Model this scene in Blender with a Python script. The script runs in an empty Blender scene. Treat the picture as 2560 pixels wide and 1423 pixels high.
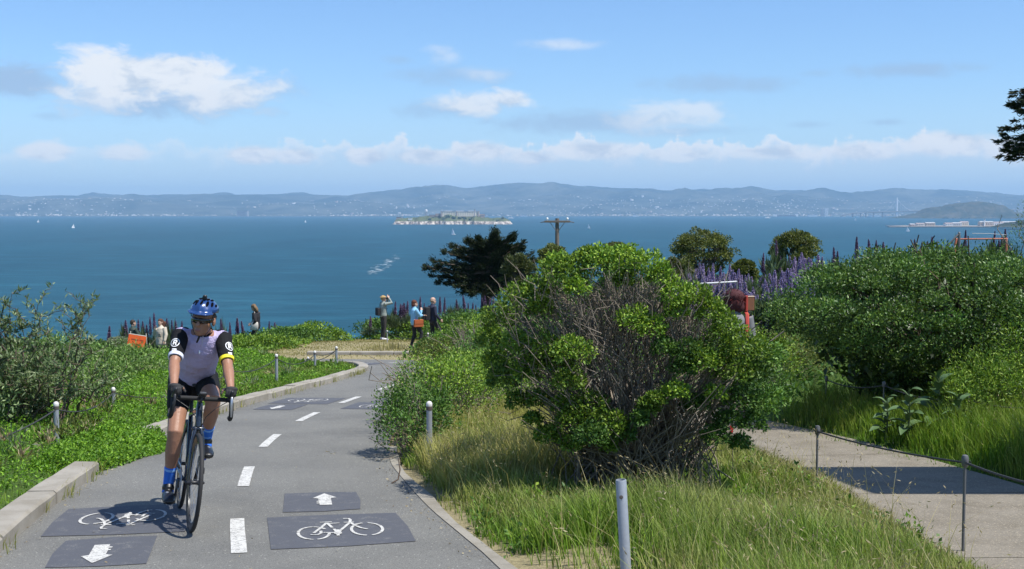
import bpy, bmesh, math, random
import numpy as np
from mathutils import Vector, Matrix, Euler
from mathutils.bvhtree import BVHTree
S = bpy.context.scene
R = math.radians
# ------------------------------------------------------------------ camera
FPX, CXP, CYP, HZ = 2950.0, 1280.0, 711.5, 529.0
PITCH = math.atan((CYP - HZ) / FPX)
CAMZ = 1.6
SEA = CAMZ - 52.0
cam = bpy.data.cameras.new('camera'); cam_o = bpy.data.objects.new('camera', cam)
S.collection.objects.link(cam_o); S.camera = cam_o
cam.sensor_width = 36; cam.lens = 36 * FPX / 2560; cam.clip_start = 0.1; cam.clip_end = 120000
cam_o.location = (0, 0, CAMZ); cam_o.rotation_euler = (math.pi / 2 - PITCH, 0, 0)
# ------------------------------------------------------------------ exposure
S.view_settings.view_transform = 'Standard'; S.view_settings.look = 'None'
S.view_settings.exposure = 0.5; S.view_settings.gamma = 1.0; S.view_settings.use_curve_mapping = False
S.render.engine = 'CYCLES'
S.cycles.max_bounces = 6; S.cycles.diffuse_bounces = 3; S.cycles.glossy_bounces = 2
S.cycles.transmission_bounces = 3; S.cycles.volume_bounces = 0; S.cycles.transparent_max_bounces = 6
S.cycles.use_denoising = True; S.cycles.sample_clamp_indirect = 6

SUN = Vector((0.80, -0.40, 1.62)).normalized()
SUN_EL = math.asin(SUN.z); SUN_AZ = math.atan2(SUN.x, SUN.y)

def ray(u, v):
    xc = (u - CXP) / FPX; yc = -(v - CYP) / FPX
    c, s = math.cos(PITCH), math.sin(PITCH)
    return Vector((xc, c + yc * s, -s + yc * c))
def at(u, v, Y):
    d = ray(u, v); t = Y / d.y
    return Vector((d.x * t, Y, CAMZ + d.z * t))
def vpix(z, Y):                       # image row of height z at distance Y (centre column)
    c, s = math.cos(PITCH), math.sin(PITCH)
    dy, dz = Y, z - CAMZ
    return CYP - FPX * (dy * s + dz * c) / (dy * c - dz * s)

# ------------------------------------------------------------------ node helper
class NG:
    def __init__(s, nt): s.nt = nt; s.n = nt.nodes; s.l = nt.links
    def node(s, t, **kw):
        nd = s.n.new(t)
        for k, v in kw.items(): setattr(nd, k, v)
        return nd
    def set(s, sock, v):
        if isinstance(v, bpy.types.NodeSocket): s.l.new(v, sock)
        else: sock.default_value = v
    def m(s, op, a, b=0.0, clamp=False):
        nd = s.node('ShaderNodeMath', operation=op, use_clamp=clamp)
        s.set(nd.inputs[0], a); s.set(nd.inputs[1], b); return nd.outputs[0]
    def vm(s, op, a, b=(0, 0, 0)):
        nd = s.node('ShaderNodeVectorMath', operation=op)
        s.set(nd.inputs[0], a); s.set(nd.inputs[1], b)
        return nd.outputs['Value'] if op in ('LENGTH', 'DOT_PRODUCT') else nd.outputs[0]
    def mix(s, f, a, b, blend='MIX'):
        nd = s.node('ShaderNodeMix', data_type='RGBA', blend_type=blend)
        s.set(nd.inputs[0], f)
        for i, v in ((6, a), (7, b)):
            s.set(nd.inputs[i], v if isinstance(v, bpy.types.NodeSocket) else tuple(v)[:3] + (1,))
        return nd.outputs[2]
    def noise(s, vec, scale, detail=3, rough=0.55, dist=0.0, col=False):
        nd = s.node('ShaderNodeTexNoise')
        if vec is not None: s.l.new(vec, nd.inputs['Vector'])
        nd.inputs['Scale'].default_value = scale; nd.inputs['Detail'].default_value = detail
        nd.inputs['Roughness'].default_value = rough; nd.inputs['Distortion'].default_value = dist
        return nd.outputs['Color' if col else 'Fac']
    def voro(s, vec, scale, out='Distance', feature='F1'):
        nd = s.node('ShaderNodeTexVoronoi', feature=feature)
        if vec is not None: s.l.new(vec, nd.inputs['Vector'])
        nd.inputs['Scale'].default_value = scale
        return nd.outputs[out]
    def step(s, v, a, b, lo=0.0, hi=1.0):
        nd = s.node('ShaderNodeMapRange', interpolation_type='SMOOTHSTEP')
        s.set(nd.inputs['Value'], v)
        nd.inputs['From Min'].default_value = a; nd.inputs['From Max'].default_value = b
        nd.inputs['To Min'].default_value = lo; nd.inputs['To Max'].default_value = hi
        return nd.outputs[0]
    def comb(s, x, y, z=0.0):
        nd = s.node('ShaderNodeCombineXYZ')
        for i, v in enumerate((x, y, z)): s.set(nd.inputs[i], v)
        return nd.outputs[0]
    def sep(s, v):
        nd = s.node('ShaderNodeSeparateXYZ'); s.l.new(v, nd.inputs[0]); return nd.outputs
    def mapping(s, vec, scale=(1, 1, 1), rot=(0, 0, 0), loc=(0, 0, 0)):
        nd = s.node('ShaderNodeMapping'); s.l.new(vec, nd.inputs[0])
        nd.inputs['Location'].default_value = loc; nd.inputs['Rotation'].default_value = rot; nd.inputs['Scale'].default_value = scale
        return nd.outputs[0]

# ------------------------------------------------------------------ world: Nishita sky with cloud cover
W = bpy.data.worlds.new('World'); S.world = W; W.use_nodes = True
g = NG(W.node_tree)
for nd in list(g.n): g.n.remove(nd)
sky = g.node('ShaderNodeTexSky', sky_type='NISHITA', sun_disc=False)
sky.sun_elevation = SUN_EL; sky.sun_rotation = SUN_AZ
sky.altitude = 0; sky.air_density = 1.0; sky.dust_density = 0.25; sky.ozone_density = 2.5
SKYS = 0.10
dirv = g.node('ShaderNodeTexCoord').outputs['Generated']
dx, dy, dz = g.sep(dirv)
az = g.m('ARCTAN2', dx, dy)
el = g.m('ARCSINE', dz)
def azel(u, v):
    d = ray(u, v); return math.atan2(d.x, d.y), math.atan2(d.z, math.hypot(d.x, d.y))
pv = g.comb(az, el)
n_fine = g.noise(g.mapping(pv, (1.0, 1.9, 1)), 34, 7, 0.62, 0.35)
n_big = g.noise(g.mapping(pv, (1.0, 2.6, 1), loc=(3.1, 0, 0)), 11, 5, 0.6, 0.3)
warp = g.m('ADD', g.m('MULTIPLY', g.m('SUBTRACT', n_fine, 0.5), 1.5), g.m('MULTIPLY', g.m('SUBTRACT', n_big, 0.5), 0.9))
def blob(u, v, wu, hv, op, soft=0.75, k=1.0):
    a, e = azel(u, v)
    q = g.vm('MULTIPLY', g.vm('SUBTRACT', pv, (a, e, 0)), (FPX / wu, FPX / hv, 0))
    r = g.vm('LENGTH', q)
    t = g.m('ADD', g.m('SUBTRACT', 1.0, r), g.m('MULTIPLY', warp, k))
    return g.step(t, 0.0, soft, 0.0, op)
def mx(lst):
    o = lst[0]
    for x in lst[1:]: o = g.m('MAXIMUM', o, x)
    return o
# bright cumulus heads
white = mx([blob(330, 195, 215, 78, 0.95, 0.55), blob(560, 235, 200, 66, 0.9, 0.7), blob(440, 185, 160, 62, 0.95, 0.55),
            blob(240, 235, 150, 56, 0.8, 0.8),
            blob(1190, 262, 150, 40, 0.8, 0.7), blob(1270, 250, 75, 32, 0.85, 0.6),
            blob(1680, 292, 190, 48, 0.62, 0.8), blob(1740, 275, 110, 34, 0.65, 0.8),
            blob(1400, 112, 130, 20, 0.5, 1.0, 0.8), blob(1105, 135, 60, 34, 0.4, 1.0), blob(1200, 185, 85, 26, 0.42, 1.0),
            blob(115, 380, 75, 26, 0.9, 0.5, .7), blob(310, 385, 75, 24, 0.8, 0.6, .7), blob(635, 388, 85, 30, 0.95, 0.5, .7),
            blob(740, 392, 70, 28, 0.9, 0.5, .7), blob(915, 392, 70, 27, 0.95, 0.5, .7), blob(1060, 392, 100, 26, 0.9, 0.5, .7), blob(1200, 378, 90, 30, 0.95, 0.5, .7), blob(1330, 395, 80, 22, 0.85, 0.5, .7), blob(1490, 378, 150, 30, 0.95, 0.5, .7), blob(1700, 388, 130, 22, 0.8, 0.6, .7), blob(1950, 382, 150, 24, 0.8, 0.6, .7), blob(2160, 378, 110, 28, 0.85, 0.5, .7), blob(2370, 360, 130, 36, 0.95, 0.5, .7), blob(2530, 372, 90, 28, 0.9, 0.5, .7)])
# thin grey shelves of cloud
grey = mx([blob(50, 205, 170, 62, 0.85, 0.7), blob(420, 258, 380, 52, 0.8, 0.8), blob(700, 225, 110, 45, 0.35, 1.0),
           blob(1120, 275, 200, 36, 0.6, 0.9), blob(1130, 190, 200, 34, 0.55, 1.0), blob(1000, 150, 60, 16, 0.4, 1.0), blob(1450, 305, 380, 40, 0.7, 0.9),
           blob(1700, 328, 230, 18, 0.5, 1.0), blob(1800, 210, 240, 32, 0.6, 0.9), blob(2280, 174, 210, 24, 0.65, 0.9),
           blob(2040, 184, 60, 14, 0.4, 1.0), blob(2215, 306, 60, 12, 0.5, 1.0), blob(2020, 312, 80, 12, 0.4, 1.0), blob(120, 290, 60, 14, 0.4, 1.0)])
# cumulus bank low over the hills, all round the horizon
n_top = g.noise(g.comb(az, 0.0, 0.0), 26, 6, 0.6)
n_top2 = g.noise(g.comb(az, 5.0, 0.0), 4.5, 2, 0.5)
n_l = g.noise(g.mapping(pv, (1, 1.6, 1), loc=(1.7, 0.4, 0)), 60, 5, 0.6, 0.3)
top = g.m('ADD', g.m('ADD', 0.010, g.m('MULTIPLY', n_top, 0.062)), g.m('ADD', g.m('MULTIPLY', n_top2, 0.024), g.m('MULTIPLY', g.m('SUBTRACT', n_l, 0.5), 0.028)))
top = g.m('ADD', top, g.m('MULTIPLY', g.step(az, -0.30, 0.12), 0.006))
band_in = g.step(g.m('SUBTRACT', top, el), 0.0, 0.006)
band_fade = g.step(g.m('SUBTRACT', top, el), 0.006, 0.026, 1.0, 0.55)
band = g.m('MULTIPLY', band_in, band_fade)
band = g.m('MULTIPLY', band, g.step(az, -0.34, 0.0, 0.35, 0.95))
# broken fair weather cloud everywhere above the part in view
dome = g.step(g.noise(g.mapping(dirv, (1, 1, 2.2)), 4.0, 7, 0.6, 0.2), 0.52, 0.72)
dome = g.m('MULTIPLY', dome, g.step(el, 0.19, 0.32, 0.0, 0.75))
# colours (already divided by the strength)
k = 1.0 / SKYS
skyc = g.mix(1.0, sky.outputs[0], (0.78, 0.96, 1.19), 'MULTIPLY')
hor = g.step(el, 0.0, 0.115, 0.6, 0.0)
skyc = g.mix(hor, skyc, (0.42 * k, 0.57 * k, 0.73 * k))
shade = g.step(g.m('ADD', n_fine, g.m('MULTIPLY', n_big, 0.6)), 0.58, 0.88)
whitec = g.mix(shade, (0.43 * k, 0.49 * k, 0.57 * k), (0.68 * k, 0.69 * k, 0.70 * k))
greyc = (0.27 * k, 0.37 * k, 0.52 * k)
c = g.mix(g.m('MULTIPLY', grey, 0.9), skyc, greyc)
bandc = g.mix(g.step(g.m('SUBTRACT', top, el), 0.002, 0.02), (0.70 * k, 0.71 * k, 0.72 * k), (0.48 * k, 0.57 * k, 0.66 * k))
c = g.mix(band, c, bandc)
c = g.mix(white, c, whitec)
c = g.mix(dome, c, (0.56 * k, 0.585 * k, 0.625 * k))
bg = g.node('ShaderNodeBackground'); g.set(bg.inputs[0], c); bg.inputs[1].default_value = SKYS
wo = g.node('ShaderNodeOutputWorld'); g.l.new(bg.outputs[0], wo.inputs['Surface'])
W.cycles.sampling_method = 'MANUAL'; W.cycles.sample_map_resolution = 512
# ------------------------------------------------------------------ sun
sl = bpy.data.lights.new('sun', 'SUN'); sl.energy = 4.6; sl.angle = R(0.53); sl.color = (1.0, 0.965, 0.905)
so = bpy.data.objects.new('sun', sl); S.collection.objects.link(so)
so.rotation_euler = SUN.to_track_quat('Z', 'Y').to_euler(); so.location = SUN * 60

# ------------------------------------------------------------------ object helpers
COL = S.collection
def tag(o, label=None, cat=None, group=None, kind=None):
    if label: o['label'] = label
    if cat: o['category'] = cat
    if group: o['group'] = group
    if kind: o['kind'] = kind
    return o
def thing(name, label, cat, loc=(0, 0, 0), rot=(0, 0, 0), group=None):
    o = bpy.data.objects.new(name, None); COL.objects.link(o)
    o.location = loc; o.rotation_euler = rot; o.empty_display_size = 0.1
    return tag(o, label, cat, group)
def link(name, me, m=None, parent=None, loc=(0, 0, 0), rot=(0, 0, 0)):
    o = bpy.data.objects.new(name, me); COL.objects.link(o)
    if m is not None and len(me.materials) == 0: me.materials.append(m)
    o.parent = parent; o.location = loc; o.rotation_euler = rot
    return o
def mesh_np(name, V, Fc, smooth=False, colors=None):
    """V: (N,3); Fc: (M,k) equal-size faces, or a list of index tuples."""
    me = bpy.data.meshes.new(name)
    if isinstance(Fc, np.ndarray):
        n, kk = Fc.shape
        V = np.asarray(V, dtype=np.float32)
        me.vertices.add(len(V)); me.vertices.foreach_set('co', V.ravel())
        me.loops.add(n * kk); me.loops.foreach_set('vertex_index', Fc.astype(np.int32).ravel())
        me.polygons.add(n); me.polygons.foreach_set('loop_start', np.arange(0, n * kk, kk, dtype=np.int32))
        me.update(calc_edges=True)
    else:
        me.from_pydata([tuple(v) for v in V], [], Fc); me.update()
    if smooth: me.polygons.foreach_set('use_smooth', np.ones(len(me.polygons), dtype=bool))
    if colors is not None:
        a = me.attributes.new('Col', 'FLOAT_COLOR', 'POINT')
        C = np.ones((len(V), 4), dtype=np.float32); C[:, :3] = colors
        a.data.foreach_set('color', C.ravel())
    me.validate()
    return me
def join(parts):
    V, Fc, o = [], [], 0
    for v, f in parts:
        V += [tuple(p) for p in v]; Fc += [tuple(i + o for i in q) for q in f]; o += len(v)
    return V, Fc
def copy_tree(o, loc=None, rotz=None, label=None):
    def cp(x, par):
        c = x.copy(); COL.objects.link(c); c.parent = par
        for ch in x.children: cp(ch, c)
        return c
    c = cp(o, o.parent)
    if loc is not None: c.location = loc
    if rotz is not None: c.rotation_euler[2] = rotz
    if label: c['label'] = label
    return c
# primitive builders returning (verts, faces)
def box(c, s, rot=None):
    c = Vector(c); v = []
    for z in (-.5, .5):
        for x, y in ((-.5, -.5), (.5, -.5), (.5, .5), (-.5, .5)):
            p = Vector((x * s[0], y * s[1], z * s[2]))
            if rot is not None: p = rot @ p
            v.append(c + p)
    return v, [(3, 2, 1, 0), (4, 5, 6, 7), (0, 1, 5, 4), (1, 2, 6, 5), (2, 3, 7, 6), (3, 0, 4, 7)]
def bbox(c, s, b=0.01, rot=None, seg=1):
    bm = bmesh.new(); bmesh.ops.create_cube(bm, size=1)
    bmesh.ops.scale(bm, vec=s, verts=bm.verts)
    bmesh.ops.bevel(bm, geom=bm.edges[:], offset=b, segments=seg, profile=0.7, affect='EDGES')
    M = Matrix.Translation(Vector(c)) @ (rot.to_4x4() if rot is not None else Matrix())
    bm.transform(M); bm.verts.index_update()
    r = [v.co.copy() for v in bm.verts], [tuple(v.index for v in f.verts) for f in bm.faces]
    bm.free(); return r
def tube(rings, lat=(1, 0, 0), n=12, rnd=True, cap=True):
    """closed loft; rings (P, ra[, rb]); ra along lat"""
    rr = [(Vector(q[0]), q[1], q[2] if len(q) > 2 else q[1]) for q in rings]
    lat = Vector(lat)
    full = []
    K = len(rr)
    for i, (p, a, b) in enumerate(rr):
        t = (rr[min(i + 1, K - 1)][0] - rr[max(i - 1, 0)][0]).normalized()
        full.append((p, a, b, t))
    if rnd and cap:
        p, a, b, t = full[0]; r = min(a, b)
        full.insert(0, (p - t * r * .55, a * .78, b * .78, t)); full.insert(0, (p - t * r * .9, a * .4, b * .4, t))
        p, a, b, t = full[-1]; r = min(a, b)
        full.append((p + t * r * .55, a * .78, b * .78, t)); full.append((p + t * r * .9, a * .4, b * .4, t))
    V, Fc = [], []
    pu = None
    for p, a, b, t in full:
        u = lat - t * lat.dot(t)
        if u.length < 1e-3: u = pu if pu is not None else t.orthogonal()
        u = u.normalized(); w = t.cross(u); pu = u
        for j in range(n):
            an = 2 * math.pi * j / n
            V.append(p + u * (a * math.cos(an)) + w * (b * math.sin(an)))
    for i in range(len(full) - 1):
        for j in range(n):
            k2 = (j + 1) % n
            Fc.append((i * n + j, i * n + k2, (i + 1) * n + k2, (i + 1) * n + j))
    if cap:
        Fc.append(tuple(range(n - 1, -1, -1))); Fc.append(tuple((len(full) - 1) * n + j for j in range(n)))
    return V, Fc
def ell(c, r, rot=None, n=14, m=9):
    V, Fc = [], []
    c = Vector(c)
    for i in range(1, m):
        th = math.pi * i / m
        for j in range(n):
            ph = 2 * math.pi * j / n
            p = Vector((r[0] * math.sin(th) * math.cos(ph), r[1] * math.sin(th) * math.sin(ph), r[2] * math.cos(th)))
            V.append(c + (rot @ p if rot is not None else p))
    tp = Vector((0, 0, r[2])); bt = -tp
    V.append(c + (rot @ tp if rot is not None else tp)); V.append(c + (rot @ bt if rot is not None else bt))
    T, B = len(V) - 2, len(V) - 1
    for i in range(m - 2):
        for j in range(n):
            k2 = (j + 1) % n
            Fc.append((i * n + j, (i + 1) * n + j, (i + 1) * n + k2, i * n + k2))
    for j in range(n):
        k2 = (j + 1) % n
        Fc.append((T, j, k2)); Fc.append((B, (m - 2) * n + k2, (m - 2) * n + j))
    return V, Fc
def lathe(prof, n=16, c=(0, 0, 0), axis=None):
    """prof: list (r,z) bottom to top"""
    V, Fc = [], []; c = Vector(c)
    q = Vector((0, 0, 1)).rotation_difference(Vector(axis)) if axis is not None else None
    for r, z in prof:
        for j in range(n):
            an = 2 * math.pi * j / n
            p = Vector((r * math.cos(an), r * math.sin(an), z))
            V.append(c + (q @ p if q else p))
    for i in range(len(prof) - 1):
        for j in range(n):
            k2 = (j + 1) % n
            Fc.append((i * n + j, i * n + k2, (i + 1) * n + k2, (i + 1) * n + j))
    Fc.append(tuple(range(n - 1, -1, -1))); Fc.append(tuple((len(prof) - 1) * n + j for j in range(n)))
    return V, Fc
def pobj(name, parts, m, parent=None, smooth=True, loc=(0, 0, 0), rot=(0, 0, 0)):
    if isinstance(parts, tuple): parts = [parts]
    V, Fc = join(parts)
    me = mesh_np(name, V, Fc, smooth)
    if smooth:
        try: me.set_sharp_from_angle(angle=R(40))
        except Exception: pass
    return link(name, me, m, parent, loc, rot)
def fuse(name, parts, vox, smooth=3, fac=0.5):
    """union of overlapping closed lofts as one continuous surface"""
    V, Fc = join(parts)
    me = bpy.data.meshes.new(name); me.from_pydata(V, [], Fc); me.update()
    o = bpy.data.objects.new(name, me); COL.objects.link(o)
    md = o.modifiers.new('r', 'REMESH'); md.mode = 'VOXEL'; md.voxel_size = vox; md.use_smooth_shade = True
    if smooth:
        sm = o.modifiers.new('s', 'SMOOTH'); sm.factor = fac; sm.iterations = smooth
    dg = bpy.context.evaluated_depsgraph_get()
    out = bpy.data.meshes.new_from_object(o.evaluated_get(dg))
    bpy.data.objects.remove(o); bpy.data.meshes.remove(me)
    out.name = name
    out.polygons.foreach_set('use_smooth', np.ones(len(out.polygons), dtype=bool))
    return out
# ------------------------------------------------------------------ numpy noise
_rs = np.random.RandomState(5)
_T = _rs.rand(256, 256).astype(np.float32)
def vn(x, y, s=1.0, o=0):
    x = np.asarray(x, float) * s + 37.3 * (o + 1); y = np.asarray(y, float) * s + 91.7 * (o + 1)
    xi = np.floor(x).astype(int); yi = np.floor(y).astype(int)
    fx = x - xi; fy = y - yi; fx = fx * fx * (3 - 2 * fx); fy = fy * fy * (3 - 2 * fy)
    a = _T[xi & 255, yi & 255]; b = _T[(xi + 1) & 255, yi & 255]; c_ = _T[xi & 255, (yi + 1) & 255]; d = _T[(xi + 1) & 255, (yi + 1) & 255]
    return (a * (1 - fx) + b * fx) * (1 - fy) + (c_ * (1 - fx) + d * fx) * fy
def fbm(x, y, s=1.0, oct=4, o=0):
    t = 0; am = 0.5; n = 0
    for i in range(oct):
        t = t + vn(x, y, s * 2 ** i, o + i) * am; n += am; am *= .5
    return t / n
def sst(x, a, b):
    t = np.clip((np.asarray(x, float) - a) / (b - a), 0, 1); return t * t * (3 - 2 * t)
# ------------------------------------------------------------------ materials
def base_mat(name):
    m = bpy.data.materials.new(name); m.use_nodes = True
    gg = NG(m.node_tree); p = gg.n['Principled BSDF']
    return m, gg, p
def M(name, col, rough=0.6, metal=0.0, var=0.12, scale=12.0, spec=0.5, bump=0.0, bscale=60.0, coat=0.0, bdist=0.01):
    m, gg, p = base_mat(name)
    tc = gg.node('ShaderNodeTexCoord').outputs['Object']
    n = gg.noise(tc, scale, 4, 0.6)
    lo = tuple(c * (1 - var) for c in col); hi = tuple(min(1, c * (1 + var)) for c in col)
    gg.set(p.inputs['Base Color'], gg.mix(n, lo, hi))
    p.inputs['Roughness'].default_value = rough; p.inputs['Metallic'].default_value = metal
    p.inputs['Specular IOR Level'].default_value = spec; p.inputs['Coat Weight'].default_value = coat
    if bump:
        b = gg.node('ShaderNodeBump'); b.inputs['Strength'].default_value = bump; b.inputs['Distance'].default_value = bdist
        gg.set(b.inputs['Height'], gg.noise(tc, bscale, 4, 0.6)); gg.l.new(b.outputs[0], p.inputs['Normal'])
    return m
def leaf_mat(name, rough=0.45, tr=0.3, spec=0.4, tint=(1.15, 1.15, 0.6)):
    m, gg, p = base_mat(name)
    a = gg.node('ShaderNodeAttribute', attribute_name='Col').outputs['Color']
    gg.l.new(a, p.inputs['Base Color']); p.inputs['Roughness'].default_value = rough
    p.inputs['Specular IOR Level'].default_value = spec
    t = gg.node('ShaderNodeBsdfTranslucent'); gg.set(t.inputs['Color'], gg.mix(1.0, a, tint, 'MULTIPLY'))
    mxs = gg.node('ShaderNodeMixShader'); mxs.inputs[0].default_value = tr
    gg.l.new(p.outputs[0], mxs.inputs[1]); gg.l.new(t.outputs[0], mxs.inputs[2])
    gg.l.new(mxs.outputs[0], gg.n['Material Output'].inputs['Surface'])
    return m
LEAF = leaf_mat('leaf', 0.5, 0.28, 0.28)
LEAF_GLOSSY = leaf_mat('glossy_leaf', 0.42, 0.25, 0.36)
GRASSM = leaf_mat('grass_blade', 0.55, 0.35, 0.25, (1.1, 1.1, 0.7))
PETAL = leaf_mat('petal', 0.7, 0.2, 0.1, (1, 1, 1))
NEEDLE = leaf_mat('needle', 0.6, 0.1, 0.2)
BARK = M('bark', (0.12, 0.085, 0.06), 0.9, var=.4, scale=30, bump=.5, bscale=80)
TWIG = M('dry_twig', (0.215, 0.178, 0.138), 0.9, var=.4, scale=8)
STEM = M('green_stem', (0.10, 0.13, 0.04), 0.7, var=.3)
GALV = M('galvanised_steel', (0.33, 0.35, 0.38), 0.5, 0.35, var=.18, scale=40)
GALV2 = M('weathered_steel', (0.15, 0.15, 0.15), 0.55, 0.4, var=.3, scale=40)
CAPM = M('cap_white', (0.62, 0.6, 0.57), 0.5, var=.15, scale=60)
BAND = M('dark_band', (0.10, 0.08, 0.07), 0.7, var=.4, scale=80)
ROPE = M('dark_cable', (0.035, 0.035, 0.035), 0.7, var=.3, scale=60)
def asphalt_mat():
    m, gg, p = base_mat('asphalt')
    tc = gg.node('ShaderNodeTexCoord').outputs['Object']
    f = gg.noise(tc, 130, 5, 0.75); big = gg.noise(tc, 0.9, 5, 0.6); mid = gg.noise(tc, 7, 4, 0.6)
    c_ = gg.mix(gg.step(f, .3, .72), (0.080, 0.079, 0.072), (0.262, 0.257, 0.230))
    sp = gg.voro(tc, 46, 'Color'); spv = gg.step(gg.sep(sp)[0], .84, .94)
    d = gg.step(gg.voro(tc, 46), .34, .2)
    c_ = gg.mix(gg.m('MULTIPLY', spv, gg.m('MULTIPLY', d, .75)), c_, (0.46, 0.44, 0.39))
    dk = gg.step(gg.sep(sp)[1], .88, .95)
    c_ = gg.mix(gg.m('MULTIPLY', dk, gg.m('MULTIPLY', d, .5)), c_, (0.05, 0.05, 0.05))
    c_ = gg.mix(gg.step(big, .35, .7), c_, gg.mix(1.0, c_, (0.80, 0.80, 0.81), 'MULTIPLY'))
    c_ = gg.mix(gg.step(mid, .58, .75, 0, .5), c_, gg.mix(1.0, c_, (1.16, 1.12, 1.05), 'MULTIPLY'))
    cr = gg.voro(gg.vm('ADD', tc, gg.vm('MULTIPLY', gg.noise(tc, 2.5, 3, .6, col=True), (.5, .5, 0))), 0.42, feature='DISTANCE_TO_EDGE')
    crk = gg.m('MULTIPLY', gg.step(cr, .006, .001), gg.step(gg.noise(tc, .35, 2), .52, .6, 0, .0))
    c_ = gg.mix(crk, c_, (0.04, 0.04, 0.04))
    gg.set(p.inputs['Base Color'], c_); p.inputs['Roughness'].default_value = 0.85; p.inputs['Specular IOR Level'].default_value = .3
    b = gg.node('ShaderNodeBump'); b.inputs['Strength'].default_value = .5; b.inputs['Distance'].default_value = .006
    gg.set(b.inputs['Height'], f); gg.l.new(b.outputs[0], p.inputs['Normal'])
    return m
ASPH = asphalt_mat()
def paint_mat(name, col, under, wear, scale=24):
    m, gg, p = base_mat(name)
    tc = gg.node('ShaderNodeTexCoord').outputs['Object']
    n = gg.m('ADD', gg.m('MULTIPLY', gg.noise(tc, 95, 4, .7), .6), gg.m('MULTIPLY', gg.noise(tc, scale, 4, .65), .5))
    w = gg.step(n, wear + .05, wear - .05)
    n2 = gg.noise(tc, 3, 4, .6)
    pc = gg.mix(n2, tuple(c * .88 for c in col), col)
    f = gg.noise(tc, 130, 5, .75)
    pc = gg.mix(gg.step(f, .3, .75, 0, .22), pc, under)
    gg.set(p.inputs['Base Color'], gg.mix(gg.m('SUBTRACT', 1.0, w), pc, under))
    p.inputs['Roughness'].default_value = .8
    b = gg.node('ShaderNodeBump'); b.inputs['Strength'].default_value = .4; b.inputs['Distance'].default_value = .005
    gg.set(b.inputs['Height'], f); gg.l.new(b.outputs[0], p.inputs['Normal'])
    return m
PAINT = paint_mat('white_paint', (0.62, 0.61, 0.565), (0.24, 0.23, 0.21), 0.585)
PATCH = paint_mat('dark_patch_paint', (0.072, 0.075, 0.087), (0.16, 0.158, 0.15), 0.64, 9)
def concrete_mat(name, a, b_, sc=1.0, agg=0.0):
    m, gg, p = base_mat(name)
    tc = gg.node('ShaderNodeTexCoord').outputs['Object']
    f = gg.noise(tc, 160 * sc, 4, .7); big = gg.noise(tc, 2.2, 5, .65)
    c_ = gg.mix(f, a, b_)
    c_ = gg.mix(gg.step(big, .38, .7, 0, .7), c_, gg.mix(1.0, c_, (.62, .60, .55), 'MULTIPLY'))
    if agg:
        v = gg.voro(tc, 62, 'Color')
        vv = gg.sep(v)[0]
        c_ = gg.mix(gg.m('MULTIPLY', gg.step(gg.voro(tc, 62), .42, .2), agg), c_, gg.mix(vv, (0.085, .068, .045), (.46, .39, .285)))
    gg.set(p.inputs['Base Color'], c_); p.inputs['Roughness'].default_value = .9; p.inputs['Specular IOR Level'].default_value = .25
    b = gg.node('ShaderNodeBump'); b.inputs['Strength'].default_value = .5; b.inputs['Distance'].default_value = .006
    gg.set(b.inputs['Height'], gg.m('ADD', f, gg.noise(tc, 30, 3))); gg.l.new(b.outputs[0], p.inputs['Normal'])
    return m
KERBM = concrete_mat('kerb_concrete', (0.25, 0.228, 0.19), (0.39, 0.36, 0.305))
WALKM = concrete_mat('aggregate_concrete', (0.150, 0.132, 0.102), (0.29, 0.258, 0.205), 1.0, .85)
EDGEM = concrete_mat('edge_concrete', (0.22, 0.20, 0.165), (0.37, 0.345, 0.29))
def ground_mat():
    m, gg, p = base_mat('soil_and_turf')
    tc = gg.node('ShaderNodeTexCoord').outputs['Object']
    n = gg.noise(tc, .7, 5, .6); f = gg.noise(tc, 18, 5, .7)
    soil = gg.mix(f, (0.19, 0.155, 0.085), (0.40, 0.35, 0.20))
    grn = gg.mix(f, (0.03, 0.06, 0.012), (0.10, 0.16, 0.035))
    a = gg.node('ShaderNodeAttribute', attribute_name='Col').outputs['Color']
    gg.set(p.inputs['Base Color'], gg.mix(gg.step(gg.m('ADD', gg.sep(a)[0], gg.m('MULTIPLY', gg.m('SUBTRACT', n, .5), .7)), .35, .65), grn, soil))
    p.inputs['Roughness'].default_value = .95; p.inputs['Specular IOR Level'].default_value = .1
    b = gg.node('ShaderNodeBump'); b.inputs['Strength'].default_value = .8; b.inputs['Distance'].default_value = .05
    gg.set(b.inputs['Height'], f); gg.l.new(b.outputs[0], p.inputs['Normal'])
    return m
GROUND = ground_mat()
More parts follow.
